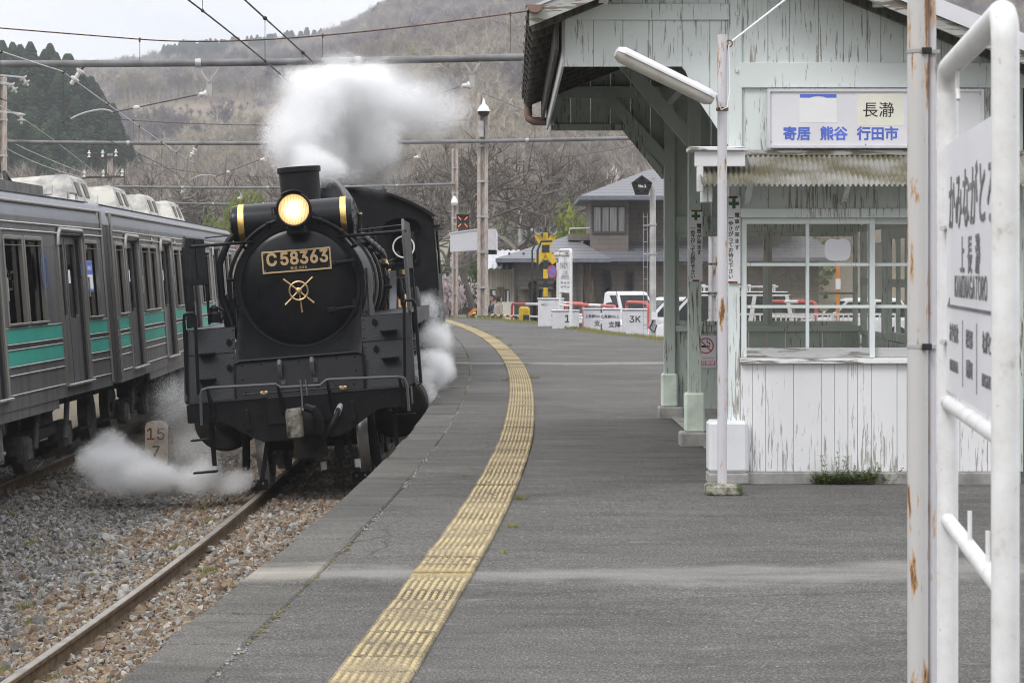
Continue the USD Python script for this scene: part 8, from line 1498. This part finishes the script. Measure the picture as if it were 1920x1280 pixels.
crown_tree('bamboo_clump', 'fresh green bamboo clump behind the dark house', 'bamboo', 1085, 109, 372, 2.3, 'spring_leaf', 3200, 0.045); crown_tree('bamboo_clump', 'olive green thicket left of the dark house upper storey', 'shrub', 1030, 130, 420, 2.8, 'bush_leaf', 2000, 0.055); crown_tree('spring_tree', 'yellow green budding tree above the train end', 'tree', 462, 112, 335, 2.2, 'spring_leaf', 2600, 0.042); crown_tree('spring_tree', 'yellow green budding tree beside the locomotive feedwater tank', 'tree', 415, 104, 398, 1.5, 'spring_leaf', 1800, 0.045); crown_tree('evergreen_shrub', 'dark evergreen shrub behind the cherry at the crossing', 'shrub', 815, 118, 470, 1.9, 'bush_leaf', 1800, 0.05); crown_tree('evergreen_shrub', 'dark evergreen shrub behind the annex', 'shrub', 905, 122, 470, 2.2, 'bush_leaf', 1800, 0.05)
crown_tree('evergreen_tree', 'dark evergreen pair of trees above the last roof cooler, left one', 'tree', 338, 138, 350, 0.9, 'cedar', 1100, 0.05); crown_tree('evergreen_tree', 'dark evergreen pair of trees above the last roof cooler, right one', 'tree', 366, 138, 346, 1.3, 'cedar', 1500, 0.05)
bp = [([(leaf_ball(rg, 420, 0.075), 'bush_leaf')], None, False), ([(leaf_ball(rg, 420, 0.075), 'spring_leaf')], None, False)]
for mt in ('bark_grey', 'bark_warm', 'bark_bud', 'bark_far'):
    l, t_ = norm_h(list(branchy(rg, 3, 5, 0.75, 0.35, 3, 5, trunk=0.16, thick=0.012, ratio=0.8))); bp.append(([(l, mt), (t_, mt)], None, False))
n = 2300; Yb_ = rg.uniform(118, 262, n); xp = rg.uniform(-120, 1500, n); Xb = (xp - 960) * Yb_ / F
keep = ~((Xb > -6) & (Yb_ < 132)) & ~((xp > 740) & (xp < 870) & (Yb_ < 175) & (Yb_ > 150)); hgt = rg.uniform(2.5, 6.5, n) * np.clip((Yb_ - 90) / 90, 0.5, 1.4); ix = rg.choice([0, 1, 2, 3, 4, 5], n, p=[0.10, 0.08, 0.30, 0.24, 0.10, 0.18])
wdt = np.where(ix < 2, 0.9, 1.15); zz, _ = hill_z(Xb, Yb_); zz = np.where(Yb_ < 215, -1.6, zz)
instancer('brushwood', bp, np.stack([Xb, Yb_, zz - 0.2], 1)[keep], ix[keep], np.stack([hgt * wdt, hgt * wdt, hgt], 1)[keep], rand_quat(n, rg, True)[keep], 'tangled brushwood and shrubs between the line and the hills', 'brushwood')
# ---------------------------------------------------------------- steam: clouds of countless tiny white flakes of vapour
mat('vapour', {'d': ('diffuse_bsdf', {'color': (0.965, 0.965, 0.97)}), 't': ('translucent_bsdf', {'color': (0.965, 0.965, 0.97)}), 'm': ('mix_closure', {'fac': 0.5})}, [('d.BSDF', 'm.closure1'), ('t.BSDF', 'm.closure2')], surface='m.closure')
def SE(x, y, Y, rx_, rz_, ry=None): k = Y / F; return (at(x, y, Y), np.array([rx_ * k, (ry or min(rx_, rz_)) * k, rz_ * k]))
def steam(name, label, blobs, tau, ns, k, size, edge0=0.0, edge1=0.5, seed=1, floor=-9.0, flow=(0, 0, 0)):
    """Blobs (centre, radii) torn by noise; tau is the cloud's optical depth through a ball's middle."""
    r = np.random.default_rng(seed); C = np.array([b[0] for b in blobs]); R = np.array([b[1] for b in blobs]); W = np.array([b[2] if len(b) > 2 else 1.0 for b in blobs]); lo, hi = (C - R * 1.35).min(0), (C + R * 1.35).max(0); rad = np.median(R[:, 1]); area = size * size * 0.433 * 0.5
    n_per = tau / (1.3 * rad * area); vol = np.prod(hi - lo); N = int(n_per * vol); out = []
    for c0 in range(0, N, 400000):
        p = r.uniform(lo, hi, (min(400000, N - c0), 3)); d0 = np.min([np.linalg.norm((p - c) / rr, axis=1) for c, rr in zip(C, R)], 0); p = p[d0 < 1.4]; d = np.full(len(p), 9.0); w = np.zeros(len(p)); sw = np.full(len(p), 1e-9)
        warp = np.stack([meshkit.fbm(p * ns * 0.9 + o, 2, seed + 40) for o in (3.1, 17.7, 31.3)], -1) - 0.5; q = p + warp * rad * 1.1
        for c, rr, ww in zip(C, R, W):
            di = np.linalg.norm((q - c) / rr, axis=1); ew = np.exp(-5 * di); w += ww * ew; sw += ew; h = np.clip(0.5 + 0.5 * (d - di) / 0.3, 0, 1); d = d * (1 - h) + di * h - 0.3 * h * (1 - h)
        w = w / sw; k1 = 1 - d > -0.5 * k; p, d, w = p[k1], d[k1], w[k1]; val = 1 - d + (meshkit.fbm(p * ns * 1.2, 4, seed + 9) - 0.5) * k
        t = np.clip((val - edge0) / (edge1 - edge0), 0, 1); t = t * t * (3 - 2 * t) * w; out.append(p[(r.random(len(p)) < t) & (p[:, 2] > floor)])
    p = np.vstack(out); n = len(p); a = r.normal(size=(n, 3)); a /= np.linalg.norm(a, axis=1, keepdims=True); b = r.normal(size=(n, 3)); b -= a * (a * b).sum(1, keepdims=True); b /= np.linalg.norm(b, axis=1, keepdims=True); s = size * r.uniform(0.7, 1.3, (n, 1))
    v = np.stack([p - a * s * 0.5 - b * s * 0.289, p + a * s * 0.5 - b * s * 0.289, p + b * s * 0.577], 1).reshape(-1, 3)
    tag(put(name, (v, np.arange(3 * n).reshape(-1, 3)), 'vapour'), label, 'steam', kind='stuff'); print(name, n); return n
steam('chimney_steam', 'big white steam cloud drifting right from the locomotive chimney', [SE(585, 322, 27.9, 52, 40), SE(572, 278, 28.4, 72, 62), SE(592, 215, 28.8, 100, 90), SE(645, 178, 29.2, 105, 74), SE(705, 178, 29.6, 98, 70), (*SE(770, 195, 29.8, 98, 68), 0.7), (*SE(830, 208, 30.3, 68, 55), 0.25), (*SE(690, 258, 29.3, 95, 68), 0.9), (*SE(655, 325, 29.0, 52, 45), 0.6), (*SE(545, 215, 28.8, 62, 70), 0.35)], 4.0, 1.35, 1.35, 0.0072, -0.10, 0.95, 4)
steam('cylinder_steam', 'white steam rolling over the ballast on the left of the locomotive', [SE(440, 900, 25.0, 46, 32), SE(375, 888, 25.2, 70, 46), SE(300, 888, 25.5, 85, 46), SE(225, 880, 25.9, 75, 50), (*SE(178, 868, 26.4, 50, 42), 0.8), (*SE(225, 842, 26.8, 52, 38), 0.6), (*SE(375, 838, 28.0, 50, 50), 0.16), (*SE(335, 765, 29.0, 60, 60), 0.08)], 4.6, 2.2, 1.15, 0.0068, -0.08, 0.8, 8, floor=-1.26)
steam('side_steam', 'white steam rising between the locomotive and the platform edge', [(*SE(800, 748, 26.6, 30, 50), 0.9), (*SE(812, 690, 28.2, 38, 50), 0.9), (*SE(815, 635, 29.6, 36, 50), 0.6), (*SE(800, 585, 30.8, 30, 46), 0.3)], 4.0, 2.6, 1.1, 0.0068, -0.08, 0.8, 15)
def veil(name, label, blobs, dens, ns, k):
    """The thin vapour round a cloud, as a volume."""
    N = {'g': ('geometry', {}), 'n': ('noise_texture', {'scale': ns, 'detail': 4.0, 'roughness': 0.55, 'distortion': 0.4}), 'nk': ('math', {'math_type': 'multiply_add', 'value2': k, 'value3': -0.5 * k}), 'inv': ('math', {'math_type': 'subtract', 'value1': 1.0}), 'ad': ('math', {'math_type': 'add'}), 'mr': ('map_range', {'from_min': 0.0, 'from_max': 0.6, 'to_min': 0.0, 'to_max': dens, 'clamp': True, 'range_type': 'smoothstep'}), 'v': ('principled_volume', {'color': (0.99, 0.99, 0.99)})}; Lk = [('g.position', 'n.vector'), ('n.fac', 'nk.value1')]; prev = None
    for i, (c, r) in enumerate(blobs):
        N[f'm{i}'] = ('mapping', {'location': tuple(-np.asarray(c) / r), 'scale': tuple(1 / r)}); N[f'l{i}'] = ('vector_math', {'math_type': 'length'}); Lk += [('g.position', f'm{i}.vector'), (f'm{i}.vector', f'l{i}.vector1')]; cur = f'l{i}.value'
        if prev: N[f'x{i}'] = ('math', {'math_type': 'smoothmin', 'value3': 0.3}); Lk += [(prev, f'x{i}.value1'), (cur, f'x{i}.value2')]; cur = f'x{i}.value'
        prev = cur
    Lk += [(prev, 'inv.value2'), ('inv.value', 'ad.value1'), ('nk.value', 'ad.value2'), ('ad.value', 'mr.value'), ('mr.result', 'v.density')]; mat(name + '_look', N, Lk, surface=None, volume='v.volume')
    tag(put(name, MB().add(trimesh.convex.convex_hull(np.vstack([trimesh.creation.icosphere(1, 1.0).vertices * r * 1.3 + c for c, r in blobs]))), name + '_look'), label, 'steam', kind='stuff')
veil('chimney_vapour', 'thin grey vapour fraying from the chimney steam', [SE(580, 300, 28.2, 85, 75), SE(620, 205, 29.0, 150, 110), SE(740, 200, 30.0, 160, 100), SE(690, 290, 29.6, 90, 80)], 0.9, 1.3, 1.1)
veil('cylinder_vapour', 'thin vapour drifting between the train and the locomotive', [SE(300, 888, 25.6, 170, 58), SE(345, 770, 29.0, 80, 90)], 0.55, 2.0, 1.1)
# ---------------------------------------------------------------- air
hp = put('haze', MB().box((0, 900, 170), (4400, 2200, 346)), mat('air', {'v': ('principled_volume', {'color': (0.93, 0.95, 1.0), 'density': 0.00036, 'anisotropy': 0.0})}, [], surface=None, volume='v.volume')); tag(hp, 'thin pale air between the station and the hills', 'haze', kind='stuff')
